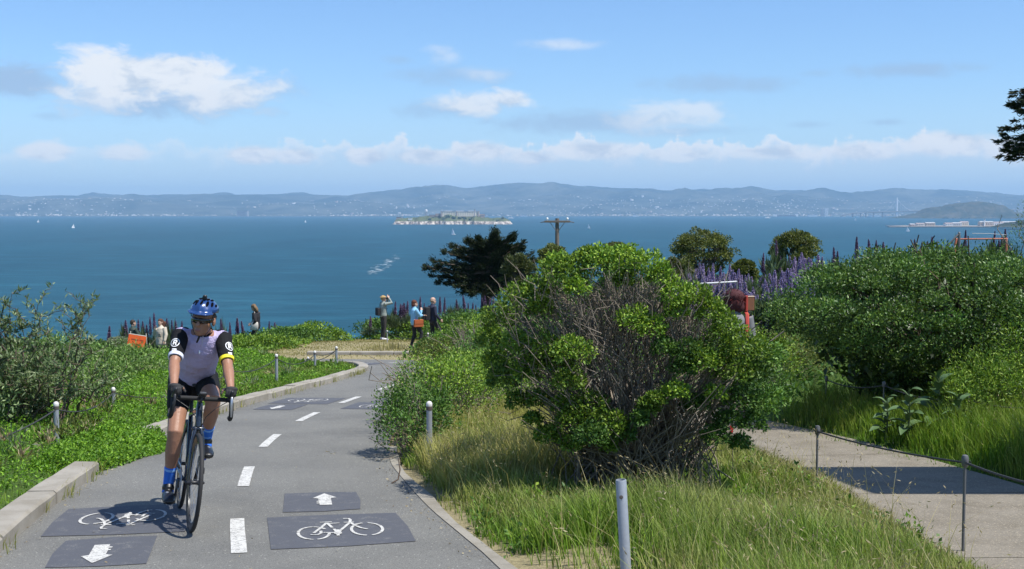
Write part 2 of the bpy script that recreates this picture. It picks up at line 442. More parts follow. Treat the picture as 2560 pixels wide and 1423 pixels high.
def water_mat():
    m, gg, p = base_mat('sea_water')
    tc = gg.node('ShaderNodeTexCoord').outputs['Object']
    n1 = gg.noise(gg.mapping(tc, (1, .30, 1), rot=(0, 0, .2)), 0.004, 5, .6, .4)
    n2 = gg.noise(gg.mapping(tc, (.35, 1, 1), rot=(0, 0, .15)), .05, 5, .65)
    c_ = gg.mix(gg.step(n1, .3, .7), (0.002, 0.040, 0.060), (0.004, 0.054, 0.080))
    c_ = gg.mix(gg.step(n2, .42, .75), c_, (0.012, 0.085, 0.120))
    w = gg.noise(gg.mapping(tc, (.25, 1, 1), rot=(0, 0, .1)), .11, 4, .75)
    gate = gg.step(gg.noise(tc, .006, 3), .45, .7, .4, 1)
    wc = gg.m('MULTIPLY', gg.step(w, .745, .78), gate)
    c_ = gg.mix(wc, c_, (0.5, 0.56, 0.6))
    gg.set(p.inputs['Base Color'], c_); p.inputs['Roughness'].default_value = .42
    p.inputs['Specular IOR Level'].default_value = .14; p.inputs['IOR'].default_value = 1.33
    b = gg.node('ShaderNodeBump'); b.inputs['Strength'].default_value = .55; b.inputs['Distance'].default_value = 1.2
    h = gg.m('ADD', gg.noise(gg.mapping(tc, (.4, 1, 1), rot=(0, 0, .15)), .09, 6, .68), gg.m('MULTIPLY', gg.noise(tc, .6, 3), .25))
    gg.set(b.inputs['Height'], h); gg.l.new(b.outputs[0], p.inputs['Normal'])
    return m
WATER = water_mat()

# ------------------------------------------------------------------ path geometry
def zp(y): return -0.075 * y
def spline(pts, n=12):
    P = [Vector((a, b)) for a, b in pts]; P = [P[0] * 2 - P[1]] + P + [P[-1] * 2 - P[-2]]
    out = []
    for i in range(1, len(P) - 2):
        for j in range(n):
            t = j / n
            out.append(.5 * ((2 * P[i]) + (P[i + 1] - P[i - 1]) * t + (2 * P[i - 1] - 5 * P[i] + 4 * P[i + 1] - P[i + 2]) * t * t + (-P[i - 1] + 3 * P[i] - 3 * P[i + 1] + P[i + 2]) * t ** 3))
    out.append(P[-2]); return np.array([(v.x, v.y) for v in out])
class Line:
    def __init__(s, pts, hw):
        c0 = spline(pts, 14)
        sl = np.concatenate([[0], np.cumsum(np.hypot(*np.diff(c0, axis=0).T))])
        L = sl[-1]; N = int(L / 0.12)
        s.s = np.linspace(0, L, N)
        s.c = np.stack([np.interp(s.s, sl, c0[:, 0]), np.interp(s.s, sl, c0[:, 1])], 1)
        t = np.gradient(s.c, axis=0); s.t = t / np.linalg.norm(t, axis=1)[:, None]
        s.r = np.stack([s.t[:, 1], -s.t[:, 0]], 1)      # right of travel
        s.hw = np.interp(s.c[:, 1], [a for a, b in hw], [b for a, b in hw])
    def off(s, sv, o):
        """point at arc length sv, offset o to the right"""
        i = np.interp(sv, s.s, np.arange(len(s.s)))
        f = lambda A: np.interp(sv, s.s, A)
        return f(s.c[:, 0]) + o * f(s.r[:, 0]), f(s.c[:, 1]) + o * f(s.r[:, 1])
    def h(s, sv): return np.interp(sv, s.s, s.hw)
    def dist(s, x, y):
        x = np.asarray(x, float).ravel(); y = np.asarray(y, float).ravel()
        d = np.full(len(x), 1e9); side = np.zeros(len(x)); hw = np.zeros(len(x))
        C = s.c[::3]; Rr = s.r[::3]; Hh = s.hw[::3]
        for i in range(0, len(x), 20000):
            dx_ = x[i:i + 20000, None] - C[None, :, 0]; dy_ = y[i:i + 20000, None] - C[None, :, 1]
            q = dx_ ** 2 + dy_ ** 2; j = q.argmin(1); k_ = np.arange(len(j))
            d[i:i + 20000] = np.sqrt(q[k_, j])
            side[i:i + 20000] = np.sign(dx_[k_, j] * Rr[j, 0] + dy_[k_, j] * Rr[j, 1]); hw[i:i + 20000] = Hh[j]
        return d, side, hw
    def s_at_y(s, y): 
        i = np.argmin(np.abs(s.c[:, 1] - y)); return s.s[i]
PATH = Line([(2.3, -12), (1.2, -6), (0.2, -1), (-0.75, 3), (-1.35, 5.8), (-1.74, 7.4), (-2.04, 8.65), (-2.36, 10.3), (-2.56, 11.5), (-2.72, 12.9),
             (-2.79, 14.2), (-2.80, 15.6), (-2.72, 17.2), (-2.56, 18.9), (-2.4, 20.4), (-2.2, 22), (-2.0, 24.5), (-1.98, 27.2), (-2.6, 29.3), (-4.1, 30.15),
             (-6.5, 30.6), (-10, 31.5), (-16, 33.5), (-24, 36.5)], [(-12, 1.5), (7, 1.5), (11, 1.36), (40, 1.36)])
WALK = Line([(4.6, -8), (4.05, 0), (3.75, 5), (3.62, 8), (3.5, 10.5), (3.2, 12.8), (2.72, 14.8), (2.15, 17), (1.8, 20), (1.9, 24), (2.6, 29)],
            [(-8, 1.1), (5, 1.0), (8, .9), (11, .8), (30, .8)])
def edge_y(x):      # where the bluff starts to fall to the sea
    return 41.5 + 2.0 * sst(x, -11, -8) + 52 * sst(x, -7.5, 4)
def H0(x, y):
    x = np.asarray(x, float); y = np.asarray(y, float)
    z = -0.075 * np.maximum(y, -30)
    z = z - .40 * (1 - sst(x, -11, -7)) * sst(y, 24, 33) + .34 * (1 - sst(x, -6.2, -4.9)) * np.exp(-((y - 27.3) / 1.3) ** 2) * sst(x, -18, -12)
    z = z + 1.25 * sst(x, -4, 5) * sst(y, 36, 62) + 1.25 * sst(x, 3.2, 8) * sst(y, 14, 24) + .5 * sst(x, 4.2, 9) * (1 - sst(y, 14, 24))
    fall = np.maximum(0, y - edge_y(x))
    z = z - 0.34 * np.minimum(fall, 12) - .8 * np.maximum(0, fall - 12)
    return np.maximum(z, SEA - 4)
def cover_h(x, y):  # hummocks of the low mat of plants left of the path
    return .03 + .20 * sst(fbm(x, y, .55, 3, 3), .3, .8) + .07 * vn(x, y, 2.3, 9)
def H(x, y):
    x = np.asarray(x, float); y = np.asarray(y, float); sh = np.broadcast(x, y).shape
    x = np.broadcast_to(x, sh).ravel(); y = np.broadcast_to(y, sh).ravel()
    z = H0(x, y)
    d, sd, hw = PATH.dist(x, y); dw, _, hww = WALK.dist(x, y)
    e = d - hw; ew = dw - hww
    left = (sd < 0)
    inn = np.where(left, sst(e, .22, .5), sst(e, .12, .6)) * sst(ew, .0, .35)
    z = z - .035 + inn * (.035 + np.where(left & (e > .25), .04 + cover_h(x, y) * (.25 + .75 * sst(e, 1.2, 2.6)) * sst(e, .25, 1.1) * .55, .02 + .05 * fbm(x, y, .9, 3)))
    return z.reshape(sh)
def Hs(x, y): return float(H(np.array([x]), np.array([y]))[0])
def gp(u, v):
    d = ray(u, v); t = CAMZ / (-0.075 * d.y - d.z)
    return Vector((d.x * t, d.y * t))
# ------------------------------------------------------------------ ground
def axis(segs):
    o = []
    for a, b, st in segs: o += list(np.arange(a, b, st))
    return np.array(o + [segs[-1][1]])
gx = axis([(-400, -80, 40), (-80, -20, 5), (-20, -8, .6), (-8, 6, .18), (6, 16, .6), (16, 80, 5), (80, 401, 40)])
gy = axis([(-60, -12, 6), (-12, 3, 1), (3, 36, .2), (36, 60, .8), (60, 130, 5), (130, 260, 20)])
X, Y = np.meshgrid(gx, gy); Z = H(X, Y)
n1, n2 = X.shape
I = np.arange(n1 * n2).reshape(n1, n2)
Fq = np.stack([I[:-1, :-1], I[:-1, 1:], I[1:, 1:], I[1:, :-1]], -1).reshape(-1, 4)
d_, sd_, hw_ = PATH.dist(X, Y); e_ = d_ - hw_
dry = np.clip(1 - sst(e_, .05, .55), 0, 1) * .9
dry = np.maximum(dry, np.where((Y.ravel() > 30.5) & (Y.ravel() < 47) & (X.ravel() > -7.5) & (X.ravel() < -1), .95, 0))
dry = np.maximum(dry, np.where((Y.ravel() < 7.6) & (sd_ > 0) & (e_ < 1.0), .75, 0))
me = mesh_np('ground', np.stack([X, Y, Z], -1).reshape(-1, 3), Fq, True, np.stack([dry] * 3, 1))
tag(link('ground', me, GROUND), 'grassy bluff top sloping down to the bay', 'ground', kind='structure')

# ------------------------------------------------------------------ bike path with its markings
def ribbon(L, s0, s1, o0, o1, dz, nw=4, step=.15):
    sv = np.linspace(s0, s1, max(2, int((s1 - s0) / step)))
    V = []
    for k_ in range(nw + 1):
        f = k_ / nw
        a = o0(sv) if callable(o0) else np.full(len(sv), o0); b = o1(sv) if callable(o1) else np.full(len(sv), o1)
        x, y = L.off(sv, a + (b - a) * f)
        V.append(np.stack([x, y, zp(y) + dz], 1))
    V = np.stack(V, 1); n = len(sv)
    I = np.arange(n * (nw + 1)).reshape(n, nw + 1)
    return V.reshape(-1, 3), np.stack([I[:-1, :-1], I[:-1, 1:], I[1:, 1:], I[1:, :-1]], -1).reshape(-1, 4)
V, Fq = ribbon(PATH, 0, PATH.s[-1], lambda s_: -PATH.h(s_), lambda s_: PATH.h(s_), 0.0, 8)
path = tag(link('bike_path', mesh_np('bike_path', V, Fq, True), ASPH), 'grey asphalt two way bike path curving down the slope', 'path', kind='structure')
V, Fq = ribbon(PATH, PATH.s_at_y(2), PATH.s_at_y(12.5), lambda s_: PATH.h(s_) - .01, lambda s_: PATH.h(s_) + .075 + .02 * np.sin(s_ * 2.1) + .03 * (vn(s_, s_ * 0, 3.1, 2) - .5), 0.006, 2)
tag(link('edging_strip', mesh_np('edging_strip', V, Fq), EDGEM), 'narrow flush concrete strip along the right edge of the bike path', 'edging', kind='structure')
s_first = PATH.s_at_y(7.4)
for k_ in range(12):
    a = s_first - 2.86 + k_ * 2.72
    V, Fq = ribbon(PATH, a, a + 1.2, -.05, .05, .005, 1, .2)
    link('lane_dash', mesh_np('lane_dash', V, Fq), PAINT, path)
# bicycle stencil: strokes (metres: across right, along up the lane), drawn from the near marking
c0 = gp(838, 1322); t0 = Vector((-.235, .972)); r0 = Vector((.972, .235))
def loc2(u, v):
    q = gp(u, v) - c0; return (q.dot(r0), q.dot(t0))
def zpx(x, y): return loc2(560 + x / 3.657, 1180 + y / 3.657)
def arc(cx, cy, rx, ry, a0, a1, n=18):
    return [zpx(cx + rx * math.cos(R(a0 + (a1 - a0) * i / n)), cy + ry * math.sin(R(a0 + (a1 - a0) * i / n))) for i in range(n + 1)]
bike_strokes = [arc(795, 560, 142, 57, 92, 318), arc(795, 560, 142, 57, -8, 78), arc(1282, 523, 142, 56, 92, 255), arc(1282, 523, 142, 56, -88, 72),
                [zpx(*q) for q in ((795, 560), (862, 512), (915, 468))], [zpx(*q) for q in ((920, 468), (966, 510))], [zpx(*q) for q in ((980, 522), (1015, 557))],
                [zpx(*q) for q in ((855, 462), (965, 459))], [zpx(*q) for q in ((940, 474), (1035, 468))], [zpx(*q) for q in ((1072, 463), (1165, 461))],
                [zpx(*q) for q in ((1020, 552), (1072, 510), (1132, 462))], [zpx(*q) for q in ((1070, 428), (1118, 428), (1135, 440), (1128, 462), (1180, 494), (1230, 514), (1286, 524))],
                [zpx(*q) for q in ((885, 556), (945, 557), (1015, 557))], [zpx(*q) for q in ((765, 575), (830, 577), (862, 562), (862, 540))],
                [zpx(*q) for q in ((1015, 530), (1017, 585))], arc(1015, 558, 24, 12, 0, 360, 10), [zpx(*q) for q in ((1180, 480), (1240, 470))]]
arrow_poly = [zpx(*q) for q in ((748, 267), (845, 222), (965, 258), (915, 264), (940, 326), (826, 331), (820, 318), (792, 316), (792, 310), (815, 308), (812, 300), (790, 301), (790, 294), (806, 294), (800, 270))]
ax_ = sum(p[0] for p in arrow_poly) / len(arrow_poly); ay_ = sum(p[1] for p in arrow_poly) / len(arrow_poly)
arrow_poly = [(p[0] - ax_, p[1] - ay_) for p in arrow_poly]
def stroke2(pts, w):
    V, Fc = [], []
    n = len(pts)
    P = [Vector(p) for p in pts]
    for i, p in enumerate(P):
        t = (P[min(i + 1, n - 1)] - P[max(i - 1, 0)]).normalized(); q = Vector((-t.y, t.x)) * w / 2
        V += [p + q, p - q]
    for i in range(n - 1): Fc.append((2 * i, 2 * i + 1, 2 * i + 3, 2 * i + 2))
    return [(v.x, v.y, 0) for v in V], Fc
def on_lane(sv, off, dir_, V2, z):
    """2-D marking coordinates to the path surface"""
    x, y = PATH.off(sv, off); i = np.argmin(np.abs(PATH.s - sv)); t = PATH.t[i] * dir_; r = PATH.r[i] * dir_
    o = []
    for k_, v in enumerate(V2):
        X_ = x + v[0] * r[0] + v[1] * t[0]; Y_ = y + v[0] * r[1] + v[1] * t[1]
        o.append((X_, Y_, zp(Y_) + z + (v[2] if len(v) > 2 else 0)))
    return o
def jag(w, h, sk):
    """dark patch outline, slightly uneven"""
    return [(-w / 2, -h / 2), (0, -h / 2 - .02), (w / 2 - .02, -h / 2 + sk), (w / 2 + .01, 0), (w / 2, h / 2 - sk), (0, h / 2 + .01), (-w / 2 + .02, h / 2)]
def fan(poly): return [tuple(range(len(poly)))]
def marking(kind, sv, off, dir_, worn=False):
    w, h = (.96, 1.12) if kind == 'bike' else (.60, .86)
    P2 = jag(w, h, .03)
    pm = mesh_np('dark_patch', on_lane(sv, off, dir_, P2, .004), fan(P2))
    po = link('dark_patch', pm, PATCH, path)
    if kind == 'bike':
        Vs, Fs = [], []
        zz = 0.0
        for st in bike_strokes:
            v, f = stroke2(st, .021); o = len(Vs); zz += .00012
            Vs += [(a, b, zz) for a, b, _ in v]; Fs += [tuple(i + o for i in q) for q in f]
        link('bicycle_symbol', mesh_np('bicycle_symbol', on_lane(sv, off, dir_, Vs, .008), Fs), PAINT, po)
    else:
        link('arrow_symbol', mesh_np('arrow_symbol', on_lane(sv, off, dir_, arrow_poly, .008), fan(arrow_poly)), PAINT, po)
def place_marking(kind, u, v, dir_):
    q = gp(u, v); dd = np.hypot(PATH.c[:, 0] - q.x, PATH.c[:, 1] - q.y); i = dd.argmin()
    sd = np.sign((q.x - PATH.c[i, 0]) * PATH.r[i, 0] + (q.y - PATH.c[i, 1]) * PATH.r[i, 1])
    marking(kind, PATH.s[i], sd * dd[i], dir_)
for kind, u, v, dr in (('bike', 843, 1322, 1), ('arrow', 803, 1255, 1), ('bike', 310, 1300, -1), ('arrow', 262, 1378, -1), ('bike', 772, 1002, -1),
                       ('arrow', 700, 1019, -1), ('bike', 950, 1015, 1), ('arrow', 985, 1001, 1), ('bike', 895, 909, 1)):
    place_marking(kind, u, v, dr)

# ------------------------------------------------------------------ kerbs
kerb = tag(bpy.data.objects.new('kerb', None), 'low concrete kerb of weathered stones along the left edge of the bike path', 'kerb', kind='structure'); COL.objects.link(kerb)
rk = random.Random(3)
def kerb_stone(a, b, w=.225, top=.10):
    sv = np.linspace(a, b, 7); V = []
    hh = PATH.h(sv); tp = top + rk.uniform(-.012, .012); wo_ = rk.uniform(-.012, .012)
    prof = [(0, -.1), (0, tp - .018), (.02, tp), (w - .015, tp + .004), (w, tp - .012), (w, -.1)]
    for i, s_ in enumerate(sv):
        for o, z in prof:
            x, y = PATH.off(s_, -(hh[i] + o + wo_ - .01)); V.append((float(x), float(y), float(zp(y)) + z + rk.uniform(-.003, .003)))
    m_ = len(prof); Fc = []
    for i in range(6):
        for j in range(m_):
            k2 = (j + 1) % m_; Fc.append((i * m_ + j, i * m_ + k2, (i + 1) * m_ + k2, (i + 1) * m_ + j))
    Fc.append(tuple(range(m_))); Fc.append(tuple(range(6 * m_ + m_ - 1, 6 * m_ - 1, -1)))
    link('kerb_stone', mesh_np('kerb_stone', V, Fc), KERBM, kerb)
for s0, s1 in ((PATH.s_at_y(3.0), PATH.s_at_y(11.0)), (PATH.s_at_y(12.9), PATH.s_at_y(27.0) + 5)):
    n = max(1, round((s1 - s0) / 1.5)); st = (s1 - s0) / n
    for i in range(n): kerb_stone(s0 + i * st + .007, s0 + (i + 1) * st - .007)
# low kerb across the far side of the bend
fk = tag(bpy.data.objects.new('kerb', None), 'straight low concrete kerb across the far side of the bend below the standing people', 'kerb', kind='structure'); COL.objects.link(fk)
for i in range(3):
    x0 = -5.75 + i * 1.22; y0 = 33.0 - .02 * i
    pobj('kerb_stone', bbox((x0 + .6, y0, zp(y0) + .03), (1.205, .22, .24), .015), KERBM, fk, False)

# ------------------------------------------------------------------ walkway of concrete slabs on the right
walk = tag(bpy.data.objects.new('walkway', None), 'brown aggregate concrete walkway on the right, partly in shade', 'walkway', kind='structure'); COL.objects.link(walk)
ws0 = WALK.s_at_y(-6); n = 0
sj = WALK.s_at_y(11.96)
while sj > ws0: sj -= 2.4
while sj < WALK.s_at_y(26):
    V, Fq = ribbon(WALK, sj + .006, sj + 2.394, lambda s_: -WALK.h(s_), lambda s_: WALK.h(s_), .006, 4, .2)
    link('slab', mesh_np('slab', V, Fq), WALKM, walk); sj += 2.4

# ------------------------------------------------------------------ bay
V = [(-60000, 60, SEA), (60000, 60, SEA), (60000, 60000, SEA), (-60000, 60000, SEA)]
tag(link('water', mesh_np('water', V, [(0, 1, 2, 3)]), WATER), 'blue green bay water with small ripples and whitecaps', 'water', kind='structure')

# ------------------------------------------------------------------ far hills
def hill_mat(name, a, b_, sc):
    m, gg, p = base_mat(name)
    tc = gg.node('ShaderNodeTexCoord').outputs['Object']
    n = gg.noise(tc, sc, 7, .68); n2_ = gg.noise(tc, sc * 7, 4, .6)
    c_ = gg.mix(gg.step(n, .35, .68), a, b_); c_ = gg.mix(gg.step(n2_, .45, .7, 0, .5), c_, (.02, .03, .015))
    gg.set(p.inputs['Base Color'], c_); p.inputs['Roughness'].default_value = 1; p.inputs['Specular IOR Level'].default_value = 0
    return m
HILLM = hill_mat('hill_cover', (.016, .030, .024), (.12, .125, .10), .0014)
crest_px = [(-700, 505), (-300, 498), (0, 494), (60, 496), (130, 491), (210, 491), (330, 492), (420, 488), (520, 488), (640, 489), (760, 488), (870, 491), (930, 481), (1000, 478), (1080, 471),
            (1110, 468), (1180, 473), (1240, 464), (1300, 459), (1400, 463), (1480, 469), (1560, 473), (1650, 478), (1740, 476), (1830, 476), (1875, 467), (1912, 474),
            (1950, 481), (2060, 483), (2120, 487), (2180, 484), (2240, 479), (2310, 481), (2350, 476), (2420, 479), (2560, 491), (2900, 486), (3400, 500)]
DC = 18500.0
cx_ = np.array([(u - CXP) / FPX * DC for u, v in crest_px]); cz_ = np.array([(HZ - v) / FPX * DC + CAMZ for u, v in crest_px])
hx = np.linspace(-13000, 13000, 521); hd = np.concatenate([np.linspace(12900, 16000, 40), np.linspace(16100, 20000, 40), np.linspace(20200, 24000, 10)])
XX, DD = np.meshgrid(hx, hd)
prof = np.where(DD < DC, sst(DD, 14200, DC) ** .8, 1 - .5 * sst(DD, DC, 24000))
zc = np.interp(XX * DC / DD, cx_, cz_)
jit = (fbm(XX, DD, .0016, 5, 2) - .5) * 1.1
fine_ = (vn(XX, DD, .009, 4) - .5) * 16
foot = 110 * sst(fbm(XX, DD * .6, .0006, 3, 7), .35, .75) * np.exp(-((DD - 15600) / 900.) ** 2)
near_r = np.interp(XX, [-9000, -5200, -3000, 0, 9000], [150, 130, 45, 20, 10]) * np.exp(-((DD - 14800) / 520.) ** 2) * (0.6 + .8 * fbm(XX, DD, .0016, 3, 5))
ZZ = SEA + 2 + sst(DD, 12900, 13100) * 4 + (zc - SEA) * prof * (1 + jit * .9 * (1 - np.exp(-((DD - DC) / 700.) ** 2))) + fine_ * sst(DD, 14500, 16000) + foot + near_r
n1, n2 = XX.shape; I = np.arange(n1 * n2).reshape(n1, n2)
Fq = np.stack([I[:-1, :-1], I[:-1, 1:], I[1:, 1:], I[1:, :-1]], -1).reshape(-1, 4)
tag(link('hills', mesh_np('hills', np.stack([XX, DD, ZZ], -1).reshape(-1, 3), Fq, True), HILLM), 'long wooded ridge fading blue across the bay', 'hills', kind='structure')
def hill_z(x, d):
    i = np.clip(np.searchsorted(hx, x) - 1, 0, len(hx) - 2); j = np.clip(np.searchsorted(hd, d) - 1, 0, len(hd) - 2)
    return np.maximum(ZZ[j, i], np.maximum(ZZ[j, i + 1], ZZ[j + 1, i]))
# town on the lower slopes: more houses than one could count
rng = np.random.RandomState(11)
N = 3600
tx = rng.uniform(-8200, 8600, N); td = 13000 + 3400 * rng.rand(N) ** 1.7
keep = (fbm(tx, td, .0009, 3, 1) + .28 * sst(tx, -1500, 3000) + rng.rand(N) * .25) > .62
tx, td = tx[keep], td[keep]; tz = hill_z(tx, td)
sw = rng.uniform(7, 18, len(tx)); sh_ = rng.uniform(4, 10, len(tx)); big_ = rng.rand(len(tx)) < .05; sw[big_] *= 2.6; sh_[big_] *= 1.5
base = np.array([(-.5, -.5, -.3), (.5, -.5, -.3), (.5, .5, -.3), (-.5, .5, -.3), (-.5, -.5, 1), (.5, -.5, 1), (.5, .5, 1), (-.5, .5, 1)])
fb = np.array([(4, 5, 6, 7), (0, 1, 5, 4), (1, 2, 6, 5), (2, 3, 7, 6), (3, 0, 4, 7)])
V = np.stack([tx, td, tz], 1)[:, None, :] + base[None] * np.stack([sw, sw, sh_], 1)[:, None, :]
Fq = (fb[None] + (np.arange(len(tx)) * 8)[:, None, None]).reshape(-1, 4)
pal = np.array([(.50, .48, .44), (.38, .35, .3), (.60, .6, .58), (.28, .23, .2), (.34, .36, .37)])[rng.randint(0, 5, len(tx))]
WALLC = leaf_mat('town_wall', .9, 0.0, .1)
tag(link('town', mesh_np('town', V.reshape(-1, 3), Fq, False, np.repeat(pal, 8, 0)), WALLC), 'pale scattered houses of the town across the bay', 'town', kind='stuff')
# ------------------------------------------------------------------ prison island
def rock_mat():
    m, gg, p = base_mat('island_rock')
    ge = gg.node('ShaderNodeNewGeometry'); nz = gg.sep(ge.outputs['Normal'])[2]
    tc = gg.node('ShaderNodeTexCoord').outputs['Object']
    n = gg.noise(gg.mapping(tc, (1, 1, .35)), .075, 6, .7); n2_ = gg.noise(tc, .03, 4, .6)
    rock = gg.mix(gg.step(n, .40, .62), (.11, .085, .075), (.62, .55, .46))
    grn = gg.mix(n2_, (.05, .085, .035), (.13, .13, .06))
    z = gg.sep(tc)[2]
    f = gg.m('MULTIPLY', gg.step(gg.m('ADD', nz, gg.m('MULTIPLY', gg.m('SUBTRACT', n, .5), .6)), .45, .75), gg.step(z, 9, 15))
    gg.set(p.inputs['Base Color'], gg.mix(f, rock, grn)); p.inputs['Roughness'].default_value = .95; p.inputs['Specular IOR Level'].default_value = .1
    return m
ROCK = rock_mat()
def fx(u, D): return (u - CXP) / FPX * D
DI = 4850.0
top_px = [(970, 562), (985, 557), (990, 548), (1005, 546), (1040, 545), (1060, 543), (1080, 541), (1100, 538), (1150, 537), (1190, 539), (1205, 544), (1225, 547), (1245, 546), (1262, 547), (1275, 552), (1284, 562)]
ix = np.linspace(fx(968, DI), fx(1288, DI), 220); iy = np.linspace(DI - 100, DI + 130, 60)
XX, DD = np.meshgrid(ix, iy)
tz = np.interp(XX, [fx(u, DI) for u, v in top_px], [(HZ - v) / FPX * DI + CAMZ for u, v in top_px]) - SEA
sh_n = (vn(XX, DD * 0 + 3, .035, 3) - .5) * 46 + (vn(XX, DD * 0, .11, 5) - .5) * 14
fr = DD - (DI - 72 + sh_n)
cliff = sst(fr, 0, 18) * (.42 + .1 * vn(XX, DD, .03, 6)) + .55 * sst(fr, 18, 80)
back = 1 - sst(DD, DI + 60, DI + 125)
ends = sst(XX, fx(976, DI), fx(994, DI)) * (1 - sst(XX, fx(1272, DI), fx(1286, DI)))
ZI = SEA - 3 + (tz + 3) * cliff * back * (.35 + .65 * ends) + (fbm(XX, DD, .06, 3, 8) - .5) * 9 * sst(fr, 3, 15) * back * ends
n1, n2 = XX.shape; I = np.arange(n1 * n2).reshape(n1, n2)
Fq = np.stack([I[:-1, :-1], I[:-1, 1:], I[1:, 1:], I[1:, :-1]], -1).reshape(-1, 4)
cI = Vector((fx(1128, DI), DI, SEA))
def isl_z(x, y):
    i = min(max(np.searchsorted(ix, x), 0), len(ix) - 1); j = min(max(np.searchsorted(iy, y), 0), len(iy) - 1); return float(ZI[j, i])
Vv = np.stack([XX, DD, ZI], -1).reshape(-1, 3) - np.array(cI)
tag(link('island', mesh_np('island', Vv, Fq, True), ROCK, None, cI), 'small rocky island with pale cliffs and a prison on top', 'island', kind='structure')
PLAST = M('old_plaster', (.80, .70, .54), .9, var=.12, scale=.05)
DARKW = M('dark_window', (.09, .085, .09), .6)
ROOFC = M('roof_grey', (.30, .29, .29), .9, var=.2, scale=.1)
WHITEW = M('white_wall', (.78, .77, .74), .8, var=.08, scale=.1)
RUIN = M('ruin_wall', (.33, .27, .24), .95, var=.35, scale=.06)
ISX = fx(1150, DI)
zt = (HZ - 539) / FPX * DI + CAMZ
pr = thing('prison', 'long pale prison block along the top of the small rocky island', 'prison', (ISX, DI + 10, zt - 3))
wpr = fx(1200, DI) - fx(1102, DI)
pobj('wall', box((0, 0, 9), (wpr * .98, 34, 20)), PLAST, pr, False)
pobj('roof', box((0, 0, 19.6), (wpr, 36, 1.2)), ROOFC, pr, False)
for i in range(3):
    pobj('skylight', box((-wpr * .3 + i * wpr * .3, 2, 21), (wpr * .2, 10, 2)), WHITEW, pr, False)
for i, xx in enumerate((-.47, -.08, .47)):
    pobj('stair_bay', box((xx * wpr, -17.6, 9), (5, 2.5, 22)), RUIN, pr, False)
wm = None
for i in range(16):
    xx = -wpr * .44 + i * wpr * .058
    for zz in (6, 13.5):
        v = box((0, 0, 0), (1.8, .6, 3.4))
        if wm is None: wm = mesh_np('window', v[0], v[1])
        link('window', wm, DARKW, pr, (xx, -17.15, zz))
pobj('wing', box((wpr * .56, 4, 3), (wpr * .14, 22, 12)), RUIN, pr, False)
pobj('wing', box((-wpr * .57, 4, 5), (wpr * .12, 22, 12)), RUIN, pr, False)
lt = thing('lighthouse', 'slim grey lighthouse at the right end of the island prison', 'lighthouse', (fx(1187, DI), DI - 22, zt - 4))
pobj('tower', lathe([(3.2, 0), (2.4, 24), (3.2, 24.2), (3.2, 25.4)], 8), M('light_tower', (.42, .38, .36), .8), lt, False)
pobj('lantern', lathe([(1.6, 25.4), (1.6, 28), (1.9, 28.2), (.2, 30.5)], 8), DARKW, lt, False)
wt = thing('water_tower', 'white topped water tower on legs left of the island prison', 'water tower', (fx(1065, DI), DI + 15, isl_z(fx(1065, DI), DI + 15) - 1))
zt2 = (HZ - 524) / FPX * DI + CAMZ - wt.location.z
pobj('tank', lathe([(5.2, zt2 - 9), (5.6, zt2 - 7.5), (5.6, zt2 - 2), (0.4, zt2)], 12), WHITEW, wt)
for a in range(6):
    an = a * math.pi / 3; pobj('leg', tube([((5 * math.cos(an), 5 * math.sin(an), 0), .35), ((4.6 * math.cos(an), 4.6 * math.sin(an), zt2 - 8.6), .35)], n=5, rnd=False), RUIN, wt, False)
pobj('brace_ring', lathe([(4.9, zt2 * .45), (5.1, zt2 * .45 + .4)], 12), RUIN, wt, False)
mast = thing('radio_mast', 'thin dark mast near the left end of the island', 'mast', (fx(1008, DI), DI - 20, isl_z(fx(1008, DI), DI - 20)))
pobj('pole', tube([((0, 0, 0), .8), ((0, 0, 24), .4)], n=5, rnd=False), RUIN, mast, False)
for u, w_, h_, m_, y_, lab in ((1027, 16, 6, WHITEW, -15, 'low white roofed shed on the left half of the island'), (998, 20, 9, RUIN, -5, 'ruined brown dockside building at the left end of the island'),
                              (1080, 22, 8, RUIN, 0, 'low ruin just left of the island prison'), (1206, 14, 11, RUIN, 0, 'ruined walls just right of the island prison')):
    xx = fx(u, DI); b_ = thing('island_building', lab, 'building', (xx, DI + y_, isl_z(xx, DI + y_) - 1.5), group='small buildings on the island')
    pobj('wall', box((0, 0, h_ / 2), (w_, 12, h_)), m_, b_, False); pobj('roof', box((0, 0, h_ + .5), (w_ + 1.5, 13.5, 1)), WHITEW if m_ == WHITEW else ROOFC, b_, False)
rt = random.Random(8)
for u, lab in zip((1075, 1110, 1122, 1136, 1150, 1163, 1176, 1243, 1258), ('first', 'second', 'third', 'fourth', 'fifth', 'sixth', 'seventh', 'eighth', 'ninth')):
    xx = fx(u, DI); yy = DI - 28 + rt.uniform(-8, 8); zz = isl_z(xx, yy)
    t_ = thing('island_tree', f'{lab} dark green tree clump from the left on the prison island', 'tree', (xx, yy, zz - 1), group='tree clumps below the island prison')
    V, Fc = [], []
    ps = []
    for k_ in range(7):
        ps.append(ell((rt.uniform(-6, 6), rt.uniform(-4, 4), rt.uniform(2, 7)), (rt.uniform(3, 5), rt.uniform(3, 5), rt.uniform(2.2, 4)), None, 7, 5))
    pobj('crown', ps, M('island_leaf', (.035, .06, .03), .9, var=.5, scale=.3), t_, False)
